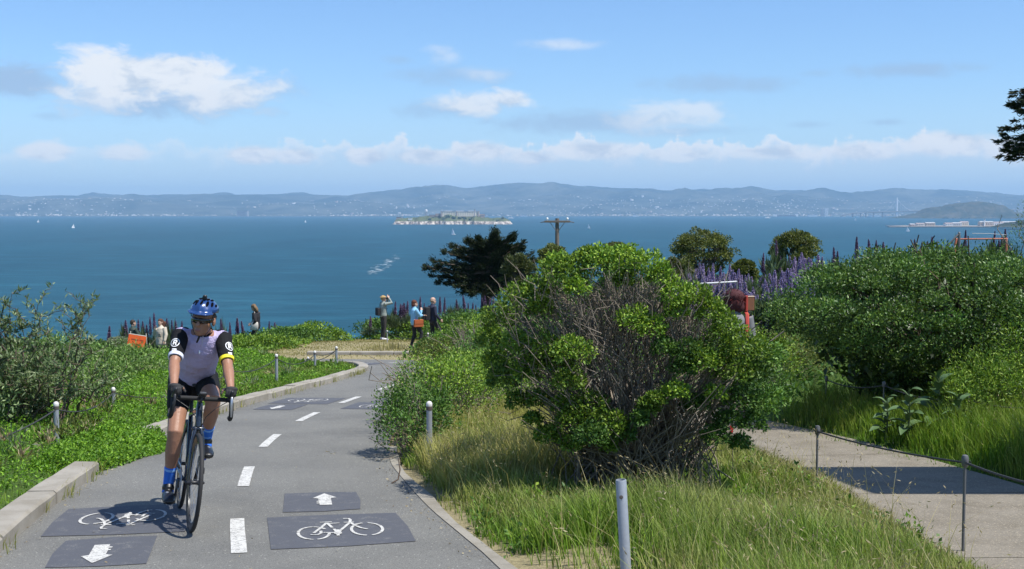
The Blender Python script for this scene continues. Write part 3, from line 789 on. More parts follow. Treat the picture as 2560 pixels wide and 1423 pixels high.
# ------------------------------------------------------------------ second island, bridge, far shore blocks
DY = 9200.0
yb = [(2225, 546), (2262, 540), (2300, 534), (2325, 521), (2345, 520), (2375, 514), (2410, 508), (2440, 505), (2470, 509), (2495, 514), (2520, 527), (2545, 536), (2600, 545)]
ix2 = np.linspace(fx(2225, DY), fx(2605, DY), 150); iy2 = np.linspace(DY - 350, DY + 350, 40)
XX, DD = np.meshgrid(ix2, iy2)
tz = np.interp(XX, [fx(u, DY) for u, v in yb], [(HZ - v) / FPX * DY + CAMZ for u, v in yb]) - SEA
ZY = SEA - 2 + tz * sst(DD, DY - 330, DY - 40) * (1 - .8 * sst(DD, DY + 100, DY + 340)) + (vn(XX, DD, .05, 2) - .3) * 14 * sst(tz, 5, 40)
n1, n2 = XX.shape; I = np.arange(n1 * n2).reshape(n1, n2)
Fq = np.stack([I[:-1, :-1], I[:-1, 1:], I[1:, 1:], I[1:, :-1]], -1).reshape(-1, 4)
tag(link('wooded_island', mesh_np('wooded_island', np.stack([XX, DD, ZY], -1).reshape(-1, 3), Fq, True), hill_mat('wooded_island_cover', (.018, .032, .016), (.10, .088, .06), .012)),
    'wooded hump of an island at the right where the bridge lands', 'island', kind='structure')
DB = 10400.0
br = thing('suspension_bridge', 'distant white bridge with one tall tower and long low viaduct', 'bridge', (fx(2240, DB), DB, SEA))
STEELW = M('bridge_white', (.8, .8, .8), .7)
def bz(v): return (HZ - v) / FPX * DB + CAMZ - SEA
def bx_(u): return fx(u, DB) - fx(2240, DB)
deck = [(2100, 541), (2112, 537), (2135, 533), (2160, 531.5), (2240, 529), (2300, 527.5), (2400, 526), (2620, 524)]
pobj('deck', tube([((bx_(u), 0, bz(v)), 13, 4.5) for u, v in deck], lat=(0, 1, 0), n=8, rnd=False), M('bridge_deck', (.12, .125, .135), .8), br, False)
for u, v in ((2130, 534), (2150, 532), (2163, 531.5), (2182, 531), (2205, 530), (2300, 527.5)):
    pobj('pier', box((bx_(u), 0, bz(v) / 2 - 3), (9, 16, bz(v))), M('bridge_pier', (.16, .165, .17), .8), br, False)
pobj('tower', [tube([((bx_(2240), s_ * 4, 0), 7, 5), ((bx_(2240), s_ * 2, bz(495)), 5.0, 4)], n=6, rnd=False) for s_ in (-1, 1)], STEELW, br, False)
cab = [((bx_(2240) + (bx_(2282) - bx_(2240)) * t, 0, bz(496) + (bz(526) - bz(496)) * (1 - (1 - t) ** 2.0)), 1.1) for t in np.linspace(0, 1, 9)]
pobj('cable', tube(cab, n=5, rnd=False), STEELW, br, False)
cab = [((bx_(2240) + (bx_(2205) - bx_(2240)) * t, 0, bz(496) + (bz(530) - bz(496)) * (1 - (1 - t) ** 1.6)), .8) for t in np.linspace(0, 1, 9)]
pobj('cable', tube(cab, n=5, rnd=False), STEELW, br, False)
for i in range(1, 9):
    t = i / 9; xx = bx_(2240) + (bx_(2282) - bx_(2240)) * t; zz = bz(496) + (bz(526) - bz(496)) * (1 - (1 - t) ** 2)
    pobj('hanger', tube([((xx, 0, zz), .4), ((xx, 0, bz(528)), .4)], n=4, rnd=False), STEELW, br, False)
DS = 12400.0
for u, w_, vt, m_, lab in ((2068, 8, 521, WHITEW, 'taller pale tower block on the far shore left of the bridge'), (2058, 6, 524, ROOFC, 'grey tower block behind the taller pale one on the far shore'),
                           (1940, 8, 536, WHITEW, 'small white block at the left end of the port sheds'), (1968, 42, 538, RUIN, 'long dark port shed on the far shore'), (1994, 7, 535, WHITEW, 'narrow white silo at the right end of the dark port shed'),
                           (2033, 22, 537, WHITEW, 'white domed shed between port and tower blocks'), (2098, 30, 537, PLAST, 'pale flat shed right of the tower blocks'), (2130, 30, 539, PLAST, 'pale low shed below the start of the bridge viaduct'),
                           (2190, 24, 538, WHITEW, 'white low building under the bridge viaduct'), (1590, 14, 538, WHITEW, 'pale shed on the shore right of the island'), (605, 26, 527, ROOFC, 'grey block on the far shore left of the island'), (1310, 18, 539, WHITEW, 'pale low block beyond the right end of the island')):
    ww = w_ / FPX * DS; zt_ = (HZ - vt) / FPX * DS + CAMZ; b_ = thing('shore_building', lab, 'building', (fx(u, DS), DS + 60, SEA), group='blocks on the far shore')
    hh = zt_ - SEA
    pobj('wall', box((0, 0, hh / 2), (ww, ww * .7, hh)), m_, b_, False)
    pobj('roof', box((0, 0, hh + .8), (ww * 1.04, ww * .75, 1.6)), ROOFC, b_, False)
    if hh > 60:
        for k_ in range(8): pobj('window', box((0, -ww * .352, hh * (.1 + .11 * k_)), (ww * .86, .8, hh * .035)), DARKW, b_, False)
low = [(-9000, 12750), (9500, 12750), (9500, 13200), (-9000, 13200)]
V = [(x, y, SEA + (3 if i > 1 else .2)) for i, (x, y) in enumerate(low)]
tag(link('far_shore', mesh_np('far_shore', V, [(0, 1, 2, 3)]), hill_mat('shore_cover', (.12, .11, .08), (.30, .27, .22), .004)), 'flat far shore at the foot of the hills', 'shore', kind='structure')
# wharf with sheds at the right
DW = 3950.0
wh = tag(bpy.data.objects.new('wharf', None), 'long grey wharf running in from the right edge of the bay', 'wharf'); COL.objects.link(wh); wh.location = (fx(2420, DW), DW, SEA)
def wx(u): return fx(u, DW) - fx(2420, DW)
pobj('breakwater', tube([((wx(2205), -60, 1.0), 5, 2), ((wx(2260), -40, 1.5), 8, 2.5), ((wx(2400), -60, 1.5), 10, 3), ((wx(2760), -120, 1.5), 12, 3)], lat=(0, 1, 0), n=8, rnd=False), M('breakwater_rock', (.13, .12, .11), .9, var=.4, scale=.05), wh, False)
pobj('deck', box(((wx(2250) + wx(2800)) / 2, 70, 2.6), (wx(2800) - wx(2250), 190, 2)), concrete_mat('wharf_concrete', (.24, .22, .2), (.38, .35, .32)), wh, False)
for i in range(26):
    pobj('pile', box((wx(2255) + i * 26, -26, .9), (2.2, 2.2, 3)), RUIN, wh, False)
rw = random.Random(4)
sheds = [(2285, 12, 5, 'pinkish'), (2312, 22, 7, 'pale'), (2345, 26, 9, 'tan'), (2376, 20, 8, 'white'), (2405, 24, 9, 'pale grey'), (2432, 22, 12, 'cream'), (2470, 36, 13, 'buff'), (2508, 30, 11, 'white'), (2550, 44, 12, 'grey')]
cols = {'pinkish': (.52, .40, .36), 'pale': (.62, .58, .52), 'tan': (.48, .40, .32), 'white': (.8, .79, .76), 'pale grey': (.5, .5, .5), 'cream': (.68, .6, .47), 'buff': (.58, .47, .38), 'grey': (.36, .36, .37)}
ordn = ['first', 'second', 'third', 'fourth', 'fifth', 'sixth', 'seventh', 'eighth', 'ninth']
for i, (u, w_, h_, cn) in enumerate(sheds):
    ww = w_ / FPX * DW * .92
    b_ = thing('wharf_shed', f'{cn} shed on the wharf, {ordn[i]} in from its seaward tip', 'shed', (fx(u, DW), DW + 25 + (i % 3) * 30, SEA + 3.6), group='sheds on the wharf')
    pobj('wall', box((0, 0, h_ / 2), (ww, 22, h_)), M('shed_wall', cols[cn], .9, var=.2, scale=.2), b_, False)
    V = [(-ww / 2 - .5, -11.6, h_), (ww / 2 + .5, -11.6, h_), (ww / 2 + .5, 11.6, h_), (-ww / 2 - .5, 11.6, h_), (-ww / 2 - .5, 0, h_ + 3), (ww / 2 + .5, 0, h_ + 3)]
    pobj('roof', (V, [(0, 1, 5, 4), (2, 3, 4, 5), (1, 2, 5), (3, 0, 4), (3, 2, 1, 0)]), M('shed_roof', (.34, .27, .25) if i % 2 else (.4, .4, .4), .9, var=.2, scale=.2), b_, False)
    for k_ in range(max(2, int(ww / 6))):
        pobj('window', box((-ww / 2 + 3 + k_ * 6, -11.15, h_ * .5), (2.6, .4, h_ * .35)), DARKW, b_, False)
sl_ = thing('signal_tower', 'slim white tower standing among the wharf sheds', 'tower', (fx(2463, DW), DW + 12, SEA + 3.6))
pobj('tower', lathe([(2.4, 0), (2.0, 19), (2.6, 19.2), (2.6, 20.5)], 10), WHITEW, sl_, False); pobj('lantern', lathe([(1.5, 20.5), (1.5, 23), (.3, 25)], 8), DARKW, sl_, False)
# dark wooded headland at the right edge
DH = 3500.0
hx0 = fx(2590, DH)
Vp = []
for k_ in range(34):
    xx = rw.uniform(-95, 120); Vp.append((xx, rw.uniform(-40, 60), 14 + 16 * sst(xx, -90, 10) + rw.uniform(-4, 8)))
hd_ = np.meshgrid(np.linspace(-110, 190, 40), np.linspace(-90, 110, 24))
zh = 5 + 17 * sst(hd_[0], -110, 10) * sst(hd_[1], -90, -20) + 4 * vn(hd_[0], hd_[1], .06, 3)
I = np.arange(zh.size).reshape(zh.shape)
tag(link('headland', mesh_np('headland', np.stack([hd_[0], hd_[1], zh], -1).reshape(-1, 3), np.stack([I[:-1, :-1], I[:-1, 1:], I[1:, 1:], I[1:, :-1]], -1).reshape(-1, 4), True), HILLM, None, (hx0, DH, SEA)),
    'low dark headland at the right edge of the bay', 'headland', kind='structure')
for i, (xx, yy, zz) in enumerate(sorted(Vp[:10])):
    z0 = 5 + 17 * float(sst(xx, -110, 10) * sst(yy, -90, -20))
    t_ = thing('headland_tree', f"{['first', 'second', 'third', 'fourth', 'fifth', 'sixth', 'seventh', 'eighth', 'ninth', 'tenth'][i]} dark round tree from the left on the far headland", 'tree', (hx0 + xx, DH + yy, SEA + z0), group='trees on the far headland')
    pobj('crown', [ell((rw.uniform(-4, 4), rw.uniform(-4, 4), rw.uniform(5, 11)), (rw.uniform(4, 6.5), 5, rw.uniform(3, 5)), None, 8, 5) for _ in range(6)], M('headland_leaf', (.028, .045, .025), .9, var=.5, scale=.3), t_, False)
    pobj('trunk', tube([((0, 0, 0), .7), ((0, 0, 6), .5)], n=5, rnd=False), BARK, t_, False)
# ------------------------------------------------------------------ sailing boats and ferry
SAIL = M('sailcloth', (.86, .86, .85), .8, var=.05); HULLM = M('white_hull', (.75, .75, .74), .4)
def sailboat(u, vw, h, label, yaw=0.0, heel=.12):
    D = (CAMZ - SEA) * FPX / (vw - HZ); k_ = h / 15.0
    t = thing('sailboat', label, 'sailboat', (fx(u, D), D, SEA), (0, heel, yaw), 'sailing boats on the bay')
    st = [(-5.2, .9, 1.0), (-3, 1.6, .9), (0, 1.9, .85), (3, 1.3, 1.0), (5.4, .12, 1.3)]
    pobj('hull', tube([((x * k_, 0, .35 * k_), w_ * k_, .85 * k_) for x, w_, z in st], lat=(0, 1, 0), n=10, rnd=False), HULLM, t)
    pobj('mast', tube([((.8 * k_, 0, .5), .12 * k_), ((.8 * k_, 0, h), .07 * k_)], n=5, rnd=False), GALV, t)
    def sail(a, b, c_, bulge):
        V, Fc = [], []; n = 7
        a, b, c_ = Vector(a), Vector(b), Vector(c_)
        for i in range(n + 1):
            for j in range(n + 1):
                s_ = i / n; r_ = j / n
                p = a.lerp(c_, s_); q = b.lerp(c_, s_); w_ = p.lerp(q, r_)
                w_ = w_ + Vector((0, bulge * math.sin(math.pi * r_) * (1 - s_), 0)); V.append(w_)
        for i in range(n):
            for j in range(n): Fc.append((i * (n + 1) + j, i * (n + 1) + j + 1, (i + 1) * (n + 1) + j + 1, (i + 1) * (n + 1) + j))
        return V, Fc
    pobj('mainsail', sail((.6 * k_, 0, 1.6 * k_), (-4.6 * k_, .8 * k_, 1.9 * k_), (.75 * k_, 0, h), .9 * k_), SAIL, t)
    pobj('jib', sail((5.2 * k_, 0, 1.3 * k_), (.2 * k_, .7 * k_, 1.7 * k_), (1.0 * k_, 0, h * .86), .8 * k_), SAIL, t)
sailboat(1133, 587, 15.5, 'white sailboat just below the rocky island', 2.6)
sailboat(184, 570, 14, 'white sailboat toward the left, nearer of the two there', .5)
sailboat(97, 556, 15, 'small far sailboat close to the left edge', .3)
sailboat(1472, 571, 14, 'white sailboat right of the utility pole', 2.5)
sailboat(764, 556, 12, 'tiny sailboat left of the rocky island', .4)
sailboat(2269, 579, 13, 'white sailboat in front of the wharf tip', 2.7)
sailboat(2137, 551, 15, 'tiny sailboat in front of the bridge viaduct', 2.6)
for u, D, L, lab in ((1277, 9000, 42, 'white ferry right of the rocky island'), (1918, 9300, 44, 'white ferry near the far port sheds')):
    f = thing('ferry', lab, 'ferry', (fx(u, D), D, SEA), group='ferries')
    pobj('hull', tube([((x * L, 0, 1.6), w_, 2.0) for x, w_ in ((-.5, 4), (-.3, 5), (.2, 5), (.5, .6))], lat=(0, 1, 0), n=8, rnd=False), HULLM, f, False)
    pobj('cabin', bbox((-.05 * L, 0, 5), (L * .7, 8, 4.5), .6), WHITEW, f, False); pobj('wheelhouse', bbox((.1 * L, 0, 8.6), (L * .2, 6, 2.8), .5), WHITEW, f, False)
    pobj('window', box((-.05 * L, -4.02, 5.4), (L * .62, .2, 1.3)), DARKW, f, False)
# foam of an old wake near the middle
rf = np.random.RandomState(2)
pts = []
for i in range(70):
    t = rf.rand(); u = 930 + 62 * t + rf.randn() * 9; v = 684 - 44 * t + rf.randn() * 2.2; pts.append((u, v))
Vf, Ff = [], []
for u, v in pts:
    p = at(u, v, (CAMZ - SEA) * FPX / (v - HZ)); p.z = SEA + .12; L_ = rf.uniform(1.0, 3.4); w_ = rf.uniform(.3, .8); o = len(Vf); n = 9
    for j in range(n):
        an = j * 2 * math.pi / n; rr = rf.uniform(.7, 1.1); Vf.append((p.x + L_ * rr * math.cos(an), p.y + w_ * 5 * rr * math.sin(an) * .6, p.z))
    Ff.append(tuple(range(o, o + n)))
tag(link('foam', mesh_np('foam', Vf, Ff), M('sea_foam', (.42, .5, .54), .8, var=.3, scale=.4)), 'broken white foam of an old wake on the bay', 'foam', kind='stuff')
# ------------------------------------------------------------------ air
hb = box((0, 11100, (SEA - 6 + 480) / 2), (50000, 26400, 480 - SEA + 6))
hz_me = mesh_np('haze', hb[0], hb[1])
hm = bpy.data.materials.new('haze'); hm.use_nodes = True
for nd in list(hm.node_tree.nodes): hm.node_tree.nodes.remove(nd)
hg = NG(hm.node_tree); pvn = hg.node('ShaderNodeVolumePrincipled'); pvn.inputs['Color'].default_value = (0.42, 0.70, 1.0, 1); pvn.inputs['Density'].default_value = 6.3e-5; pvn.inputs['Anisotropy'].default_value = 0.0
hg.l.new(pvn.outputs[0], hg.node('ShaderNodeOutputMaterial').inputs['Volume'])
hz = tag(link('haze', hz_me, hm), 'thin blue haze over the bay', 'haze', kind='stuff')
# ================================================================== vegetation
def unit(v): return v / np.maximum(np.linalg.norm(v, axis=1, keepdims=True), 1e-9)
def rdir(n, rs):
    return unit(rs.normal(size=(n, 3)))
def leaves_arr(P, D, L, Wd, col, rs, fold=.25, face=None):
    """folded rhombic leaves: base P, direction D, length L, width Wd; face = preferred upper side"""
    n = len(P); L = np.broadcast_to(L, n)[:, None]; Wd = np.broadcast_to(Wd, n)[:, None]
    ref = rdir(n, rs) if face is None else unit(face + .55 * rs.normal(size=(n, 3)))
    s = unit(np.cross(D, ref)); nn = np.cross(s, D)
    mid = P + D * L * .45
    V = np.stack([P, mid + s * Wd * .5 + nn * Wd * fold, P + D * L, mid - s * Wd * .5 + nn * Wd * fold], 1)
    C = np.repeat(col[:, None, :], 4, 1)
    b = (np.arange(n) * 4)[:, None]
    F_ = np.concatenate([b + np.array([[0, 1, 2]]), b + np.array([[0, 2, 3]])], 1).reshape(-1, 3)
    return V.reshape(-1, 3), F_, C.reshape(-1, 3)
def merge(lst):
    V, Fc, C, o = [], [], [], 0
    for v, f, c_ in lst: V.append(v); Fc.append(f + o); C.append(c_); o += len(v)
    return np.concatenate(V), np.concatenate(Fc), np.concatenate(C)
def palette(n, cols, rs, jit=.18):
    cols = np.array(cols); w = rs.rand(n) * (len(cols) - 1); i = np.minimum(w.astype(int), len(cols) - 2); f = (w - i)[:, None]
    return (cols[i] * (1 - f) + cols[i + 1] * f) * (1 + jit * (rs.rand(n, 1) * 2 - 1))
def clump(c, r, n, L, Wd, cols, rs, up=.45, shell=.55, zmin=-.5, out=.9):
    d = rdir(int(n * 1.6), rs); d = d[d[:, 2] > zmin][:n]; n = len(d)
    rad = shell + (1 - shell) * rs.rand(n) ** .6
    lump = 1 + .22 * (vn(d[:, 0] * 2.3 + c[0] * 3, d[:, 1] * 2.3 + d[:, 2] * 2 + c[2] * 5) - .5) * 2
    P = np.array(c) + d * np.array(r) * (rad * lump)[:, None]
    D = unit(d * out + .8 * rs.normal(size=(n, 3)) + np.array([0, 0, up]))
    tone = np.array(cols) * (1.35 + .40 * (rs.rand() - .5) * 2)
    return leaves_arr(P, D, L * rs.uniform(.65, 1.25, n), Wd * rs.uniform(.7, 1.2, n), palette(n, tone, rs), rs, .22, d * .7 + np.array([0, 0, .8]))
def poly_tubes(lines, n=4):
    """open thin tubes joined into one mesh: list of (points (k,3), radii (k,))"""
    V, Fc, o = [], [], 0
    for P, r in lines:
        P = np.asarray(P, float); r = np.asarray(r, float); k_ = len(P)
        T = unit(np.gradient(P, axis=0)); ref = np.array([.31, .2, .93]); u = unit(np.cross(T, ref)); w = np.cross(T, u)
        an = np.arange(n) * 2 * math.pi / n
        ring = P[:, None, :] + r[:, None, None] * (u[:, None, :] * np.cos(an)[None, :, None] + w[:, None, :] * np.sin(an)[None, :, None])
        V.append(ring.reshape(-1, 3)); I = o + np.arange(k_ * n).reshape(k_, n); J = np.roll(I, -1, 1)
        Fc.append(np.stack([I[:-1], J[:-1], J[1:], I[1:]], -1).reshape(-1, 4)); o += k_ * n
    return np.concatenate(V), np.concatenate(Fc)
def bend(a, b, rs, seg=5, amp=.08, sag=0.0, r0=.01, r1=.003):
    a = np.array(a, float); b = np.array(b, float); t = np.linspace(0, 1, seg + 1)[:, None]
    L = np.linalg.norm(b - a); j = rs.normal(size=(seg + 1, 3)) * amp * L * np.sin(math.pi * t) ** .7
    return a + (b - a) * t + j + np.array([0, 0, 1]) * sag * L * np.sin(math.pi * t), np.linspace(r0, r1, seg + 1)
def foliage(name, parts, parent, base, m=LEAF):
    V, Fc, C = merge(parts)
    return link(name, mesh_np(name, V - np.array(base), Fc, False, C), m, parent)
def wood(name, lines, parent, base, m=BARK, n=4):
    V, Fc = poly_tubes(lines, n)
    return link(name, mesh_np(name, V - np.array(base), Fc, True), m, parent)
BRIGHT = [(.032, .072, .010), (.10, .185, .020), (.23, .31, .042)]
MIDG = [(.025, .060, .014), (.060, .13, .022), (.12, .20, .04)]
DARKG = [(.022, .050, .012), (.056, .112, .022), (.125, .19, .040)]
OLIVE = [(.030, .045, .012), (.075, .095, .022), (.15, .16, .035)]
GREYG = [(.07, .09, .05), (.13, .16, .09), (.21, .23, .15)]
DRYC = [(.12, .085, .05), (.25, .19, .11), (.38, .31, .2)]

# ---- big front bush between the bike path and the walkway
rs = np.random.RandomState(21)
fb_ = (1.06, 9.85, Hs(1.06, 9.85)); root = thing('coyote_bush', 'large straggly bush with bare grey twigs inside and bright leaf clumps, between path and walkway', 'bush', fb_)
cl = [(1400, 690, 62), (1450, 668, 55), (1500, 652, 50), (1560, 655, 55), (1615, 668, 50), (1650, 690, 35), (1395, 655, 32), (1470, 640, 30), (1300, 755, 60), (1345, 728, 45), (1250, 800, 50), (1350, 770, 35), (1225, 850, 42),
      (1370, 868, 50), (1430, 880, 50), (1340, 905, 34), (1400, 910, 36), (1585, 800, 45), (1630, 822, 38),  (1690, 738, 44), (1740, 745, 42), (1780, 780, 42), (1820, 820, 40), (1690, 780, 30),
      (1255, 950, 46), (1310, 935, 40), (1295, 1005, 34), (1345, 1000, 30), (1420, 955, 40), (1470, 1020, 52), (1430, 1050, 42), (1410, 1010, 34), (1530, 1060, 40), (1480, 1090, 42), (1560, 1085, 32), (1620, 1020, 30), 
      (1800, 868, 55), (1860, 875, 60), (1910, 890, 48), (1755, 905, 44), (1830, 925, 50), (1890, 935, 38), (1940, 870, 28), (1710, 920, 36), (1720, 880, 38), (1850, 1000, 46), (1900, 1015, 42), (1930, 990, 26), (1880, 1060, 36), (1820, 1050, 34), (1640, 1000, 24), (1790, 985, 26),
      (1240, 905, 40), (1560, 700, 30), (1440, 720, 32), (1600, 1050, 24), (1430, 1110, 30), (1330, 1050, 22), (1520, 1115, 24), (1290, 860, 40), (1660, 870, 30), (1690, 980, 34), (1740, 1010, 34), (1370, 1090, 34), (1790, 1090, 34), (1850, 1110, 28)]
parts = []; tips = []
bx0, by0, bz0 = fb_[0], fb_[1], fb_[2]
for u, v, r in cl:
    nx = (u - 1595) / 375.; nz = max(-.2, (1160 - v) / 520.)
    dep = 9.85 - .92 * math.sqrt(max(0, 1 - min(1, nx * nx + (nz - .45) ** 2 * 1.6)))
    c = at(u, v, dep + rs.uniform(-.12, .12)); rr = r / FPX * dep * 1.02
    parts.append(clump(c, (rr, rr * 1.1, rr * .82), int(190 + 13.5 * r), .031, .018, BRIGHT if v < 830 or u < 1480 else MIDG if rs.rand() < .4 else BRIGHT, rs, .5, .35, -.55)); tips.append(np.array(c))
for k_ in range(46):                    # crown behind the visible face
    a = rs.uniform(0, math.pi); e = rs.uniform(.1, 1.1)
    c = np.array([bx0 + 1.2 * math.cos(a) * math.cos(e), by0 + .15 + .95 * math.sin(a) * math.cos(e), bz0 + .62 + (1.2 - .55 * max(0, math.cos(a))) * math.sin(e)])
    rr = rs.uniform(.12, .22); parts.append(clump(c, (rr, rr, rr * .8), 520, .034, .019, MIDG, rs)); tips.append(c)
foliage('foliage', parts, root, fb_)
lines = []
mains = []
for k_ in range(46):
    tgt = tips[rs.randint(len(tips))] + rs.normal(size=3) * .1
    b0 = np.array([bx0 + rs.uniform(-.28, .34), by0 + rs.uniform(-.2, .2), bz0 - .05])
    P, r = bend(b0, tgt, rs, 8, .035, .06, rs.uniform(.012, .024), .005); lines.append((P, r)); mains.append(P)
for k_ in range(1300):
    P = mains[rs.randint(len(mains))]; i = rs.randint(2, len(P)); p = P[i]
    d = unit((p - np.array([bx0, by0 + .1, bz0 + .2]))[None])[0]; d = unit((d + rs.normal(size=3) * .5)[None])[0]
    q_ = p + d * rs.uniform(.12, .4); rel = (q_ - np.array([bx0, by0, bz0 + .75])) / np.array([.92, .9, .88])
    if np.dot(rel, rel) > 1 or (q_[0] > bx0 + .1 and q_[2] > bz0 + 1.75 - 1.1 * (q_[0] - bx0)): continue
    lines.append(bend(p, q_, rs, 4, .07, 0, .006, .0022))
for k_ in range(1650):                  # fan of dead twigs in the open middle of the bush
    u = rs.normal(1560, 130); v = rs.normal(800, 85)
    if not (1240 < u < 1830 and 690 < v < 1060): continue
    p = np.array(at(u, v, rs.uniform(9.0, 9.75))); d = unit((p - np.array([bx0, by0 - .15, bz0 + .1]))[None])[0]
    d = unit((d + rs.normal(size=3) * .38)[None])[0]
    lines.append(bend(p - d * .16, p + d * rs.uniform(.06, .22), rs, 3, .1, 0, .0042, .0018))
for k_ in range(420):                   # upright fan of stems low down
    u = rs.uniform(1300, 1850); b0 = np.array([bx0 + rs.normal() * .3, by0 - rs.uniform(0, .5), bz0]); v = rs.uniform(850, 1080)
    lines.append(bend(b0, at(u, v, rs.uniform(8.9, 9.7)), rs, 5, .04, .02, .007, .003))
wood('branches', lines, root, fb_, TWIG)
# ---- bright low hedge shrubs right of the path, beyond the bush
def shrub(name, label, x, y, rx, ry, h, n, cols, leaf=.04, w=.022, nc=14, group=None, rs=None, stems=True, m=LEAF, tw=TWIG, cat='shrub', z=None, low=.15, cr=(.3, .5)):
    rs = rs or np.random.RandomState(int(abs(x) * 1000 + y * 77) % 100000)
    b = (x, y, Hs(x, y) if z is None else z); t = thing(name, label, cat, b, group=group)
    parts, ends = [], []
    for k_ in range(nc):
        d = rdir(1, rs)[0]; d[2] = abs(d[2]) if rs.rand() > low else -.25 * rs.rand()
        f = rs.uniform(.55, .8); q = rs.uniform(*cr)
        c = np.array([x + d[0] * rx * f, y + d[1] * ry * f, b[2] + h * (.34 + d[2] * .46)])
        parts.append(clump(c, (rx * q, ry * q, h * q * .75), n // nc, leaf, w, cols, rs)); ends.append(c)
    foliage('foliage', parts, t, b, m)
    if stems:
        lines = []
        for e in ends:
            for _ in range(3): lines.append(bend((x + rs.normal() * .05 * rx, y + rs.normal() * .05 * ry, b[2] - .05), e + rs.normal(size=3) * .12 * h, rs, 5, .06, .03, .009 * max(1, h), .003 * max(1, h)))
        wood('stems', lines, t, b, tw)
    return t
hedge = [(-.98, 12.0, .42, .55, .85, 'dark low shrub at the path edge where the hedge begins'), (-.72, 13.3, .6, .7, .95, 'bright shrub beside the second capped post right of the path'), (-.95, 15.2, .75, .9, .85, 'bright rounded shrub in the middle of the hedge right of the path'),
         (-.55, 14.6, .8, .8, .8, 'bright shrub just behind the hedge front, left of the big bush'), (-.8, 17.4, .7, .9, .74, 'tall bright shrub near the far end of the hedge'), (-.6, 19.6, .75, 1.0, .66, 'bright shrub ending the hedge at the bend'), (.35, 18.4, 1.0, 1.0, .8, 'leafy shrub behind the hedge, left of the big bush'), (-.3, 22.2, .9, 1.0, .62, 'rounded shrub on the inside of the bend')]
for i, (x, y, rx, ry, h, lab) in enumerate(hedge):
    shrub('hedge_shrub', lab, x, y, rx, ry, h, 5200, BRIGHT if i else MIDG, .036, .02, 22, 'low shrubs along the right edge of the path')
# grey dry twigs poking out of the hedge
for (u0, v0, D) in ((1085, 955, 14.0), (1190, 835, 24.0)):
    p = at(u0, v0, D); b = (p.x, p.y, Hs(p.x, p.y)); t = thing('dry_shrub', 'dry grey twiggy shrub poking through the hedge' if D < 20 else 'pale dry twiggy shrub behind the walking couple', 'shrub', b)
    lines = [bend(b, (p.x + rs.normal() * .35, p.y + rs.normal() * .3, p.z + rs.uniform(-.3, .3)), rs, 5, .09, .05, .008, .004) for _ in range(130)]
    wood('twigs', lines, t, b, TWIG)
mid = [(1130, 812, 29, 1.1, .65, OLIVE, 'low olive shrub on the slope behind the walking couple'), (1215, 800, 26, 1.1, 1.3, BRIGHT, 'bright shrub against the left side of the big bush'), (1165, 775, 44, 1.6, 1.0, MIDG, 'green shrub under the spires near the cypress'),
       (1230, 850, 20, .9, 1.0, MIDG, 'mid green shrub filling the gap left of the big bush'), (1050, 800, 46, 1.8, .8, BRIGHT, 'bright green mound behind the woman in blue'), (985, 815, 48.5, 1.5, .8, MIDG, 'green mound right of the man with raised arms'),
       (785, 800, 44.5, 1.35, .95, BRIGHT, 'bright rounded green mound left of the man with raised arms'), (785, 775, 46.5, 1.2, 1.0, GREYG, 'pale grey green shrub on top of the bright mound'), (870, 800, 48, 1.5, .9, GREYG, 'soft grey shrub just left of the man with raised arms'), (700, 825, 43, 1.6, .6, MIDG, 'low green mound right of the woman with a tote bag'),
       (285, 845, 41, .8, .6, GREYG, 'pale grey shrub left of the orange sign'), (190, 850, 40, 1.8, .55, MIDG, 'low green mound beyond the left bush'), (590, 820, 43, 2.0, .7, MIDG, 'green mound behind the cyclist'), (530, 860, 38, 1.4, .4, BRIGHT, 'bright mound behind the cyclist, nearer than its neighbour'),
       (470, 875, 37, 1.2, .3, MIDG, 'green mound at the feet of the woman in the pale jacket'), (350, 895, 33, 1.1, .28, BRIGHT, 'bright tuft in front of the orange sign'), (430, 905, 31, 1.0, .28, MIDG, 'low green tuft left of the cyclist'), (90, 870, 38, 2.4, .7, MIDG, 'green mound at the left edge behind the bush'),
       (650, 850, 38, 1.6, .45, BRIGHT, 'bright mound under the woman with a tote bag'), (1090, 862, 35.5, .6, .38, MIDG, 'small shrub hiding the legs of the man in the dark jacket'), (1150, 850, 34, 1.0, .7, MIDG, 'green shrub right of the walking couple')]
for u, v, D, r, h, cols, lab in mid:
    p = at(u, v, D); shrub('slope_shrub', lab, p.x, p.y, r, r * .8, h, 5200, cols, .0021 * D, .0013 * D, 18, 'low shrubs on the slope', stems=(cols is GREYG))
# grey brush patch on the left bank
for (u, v, D, lab) in ((340, 905, 29, 'patch of grey bare brush in the grass left of the cyclist'), (405, 890, 31, 'grey bare brush just below the orange sign')):
    p = gp(u, v); b = (p.x, p.y, Hs(p.x, p.y)); t = thing('dry_brush', lab, 'brush', b)
    lines = [bend((b[0] + rs.normal() * .35, b[1] + rs.normal() * .5, b[2]), (b[0] + rs.normal() * .75, b[1] + rs.normal() * .8, b[2] + rs.uniform(.08, .32)), rs, 4, .1, .05, .010, .004) for _ in range(170)]
    wood('twigs', lines, t, b, TWIG)
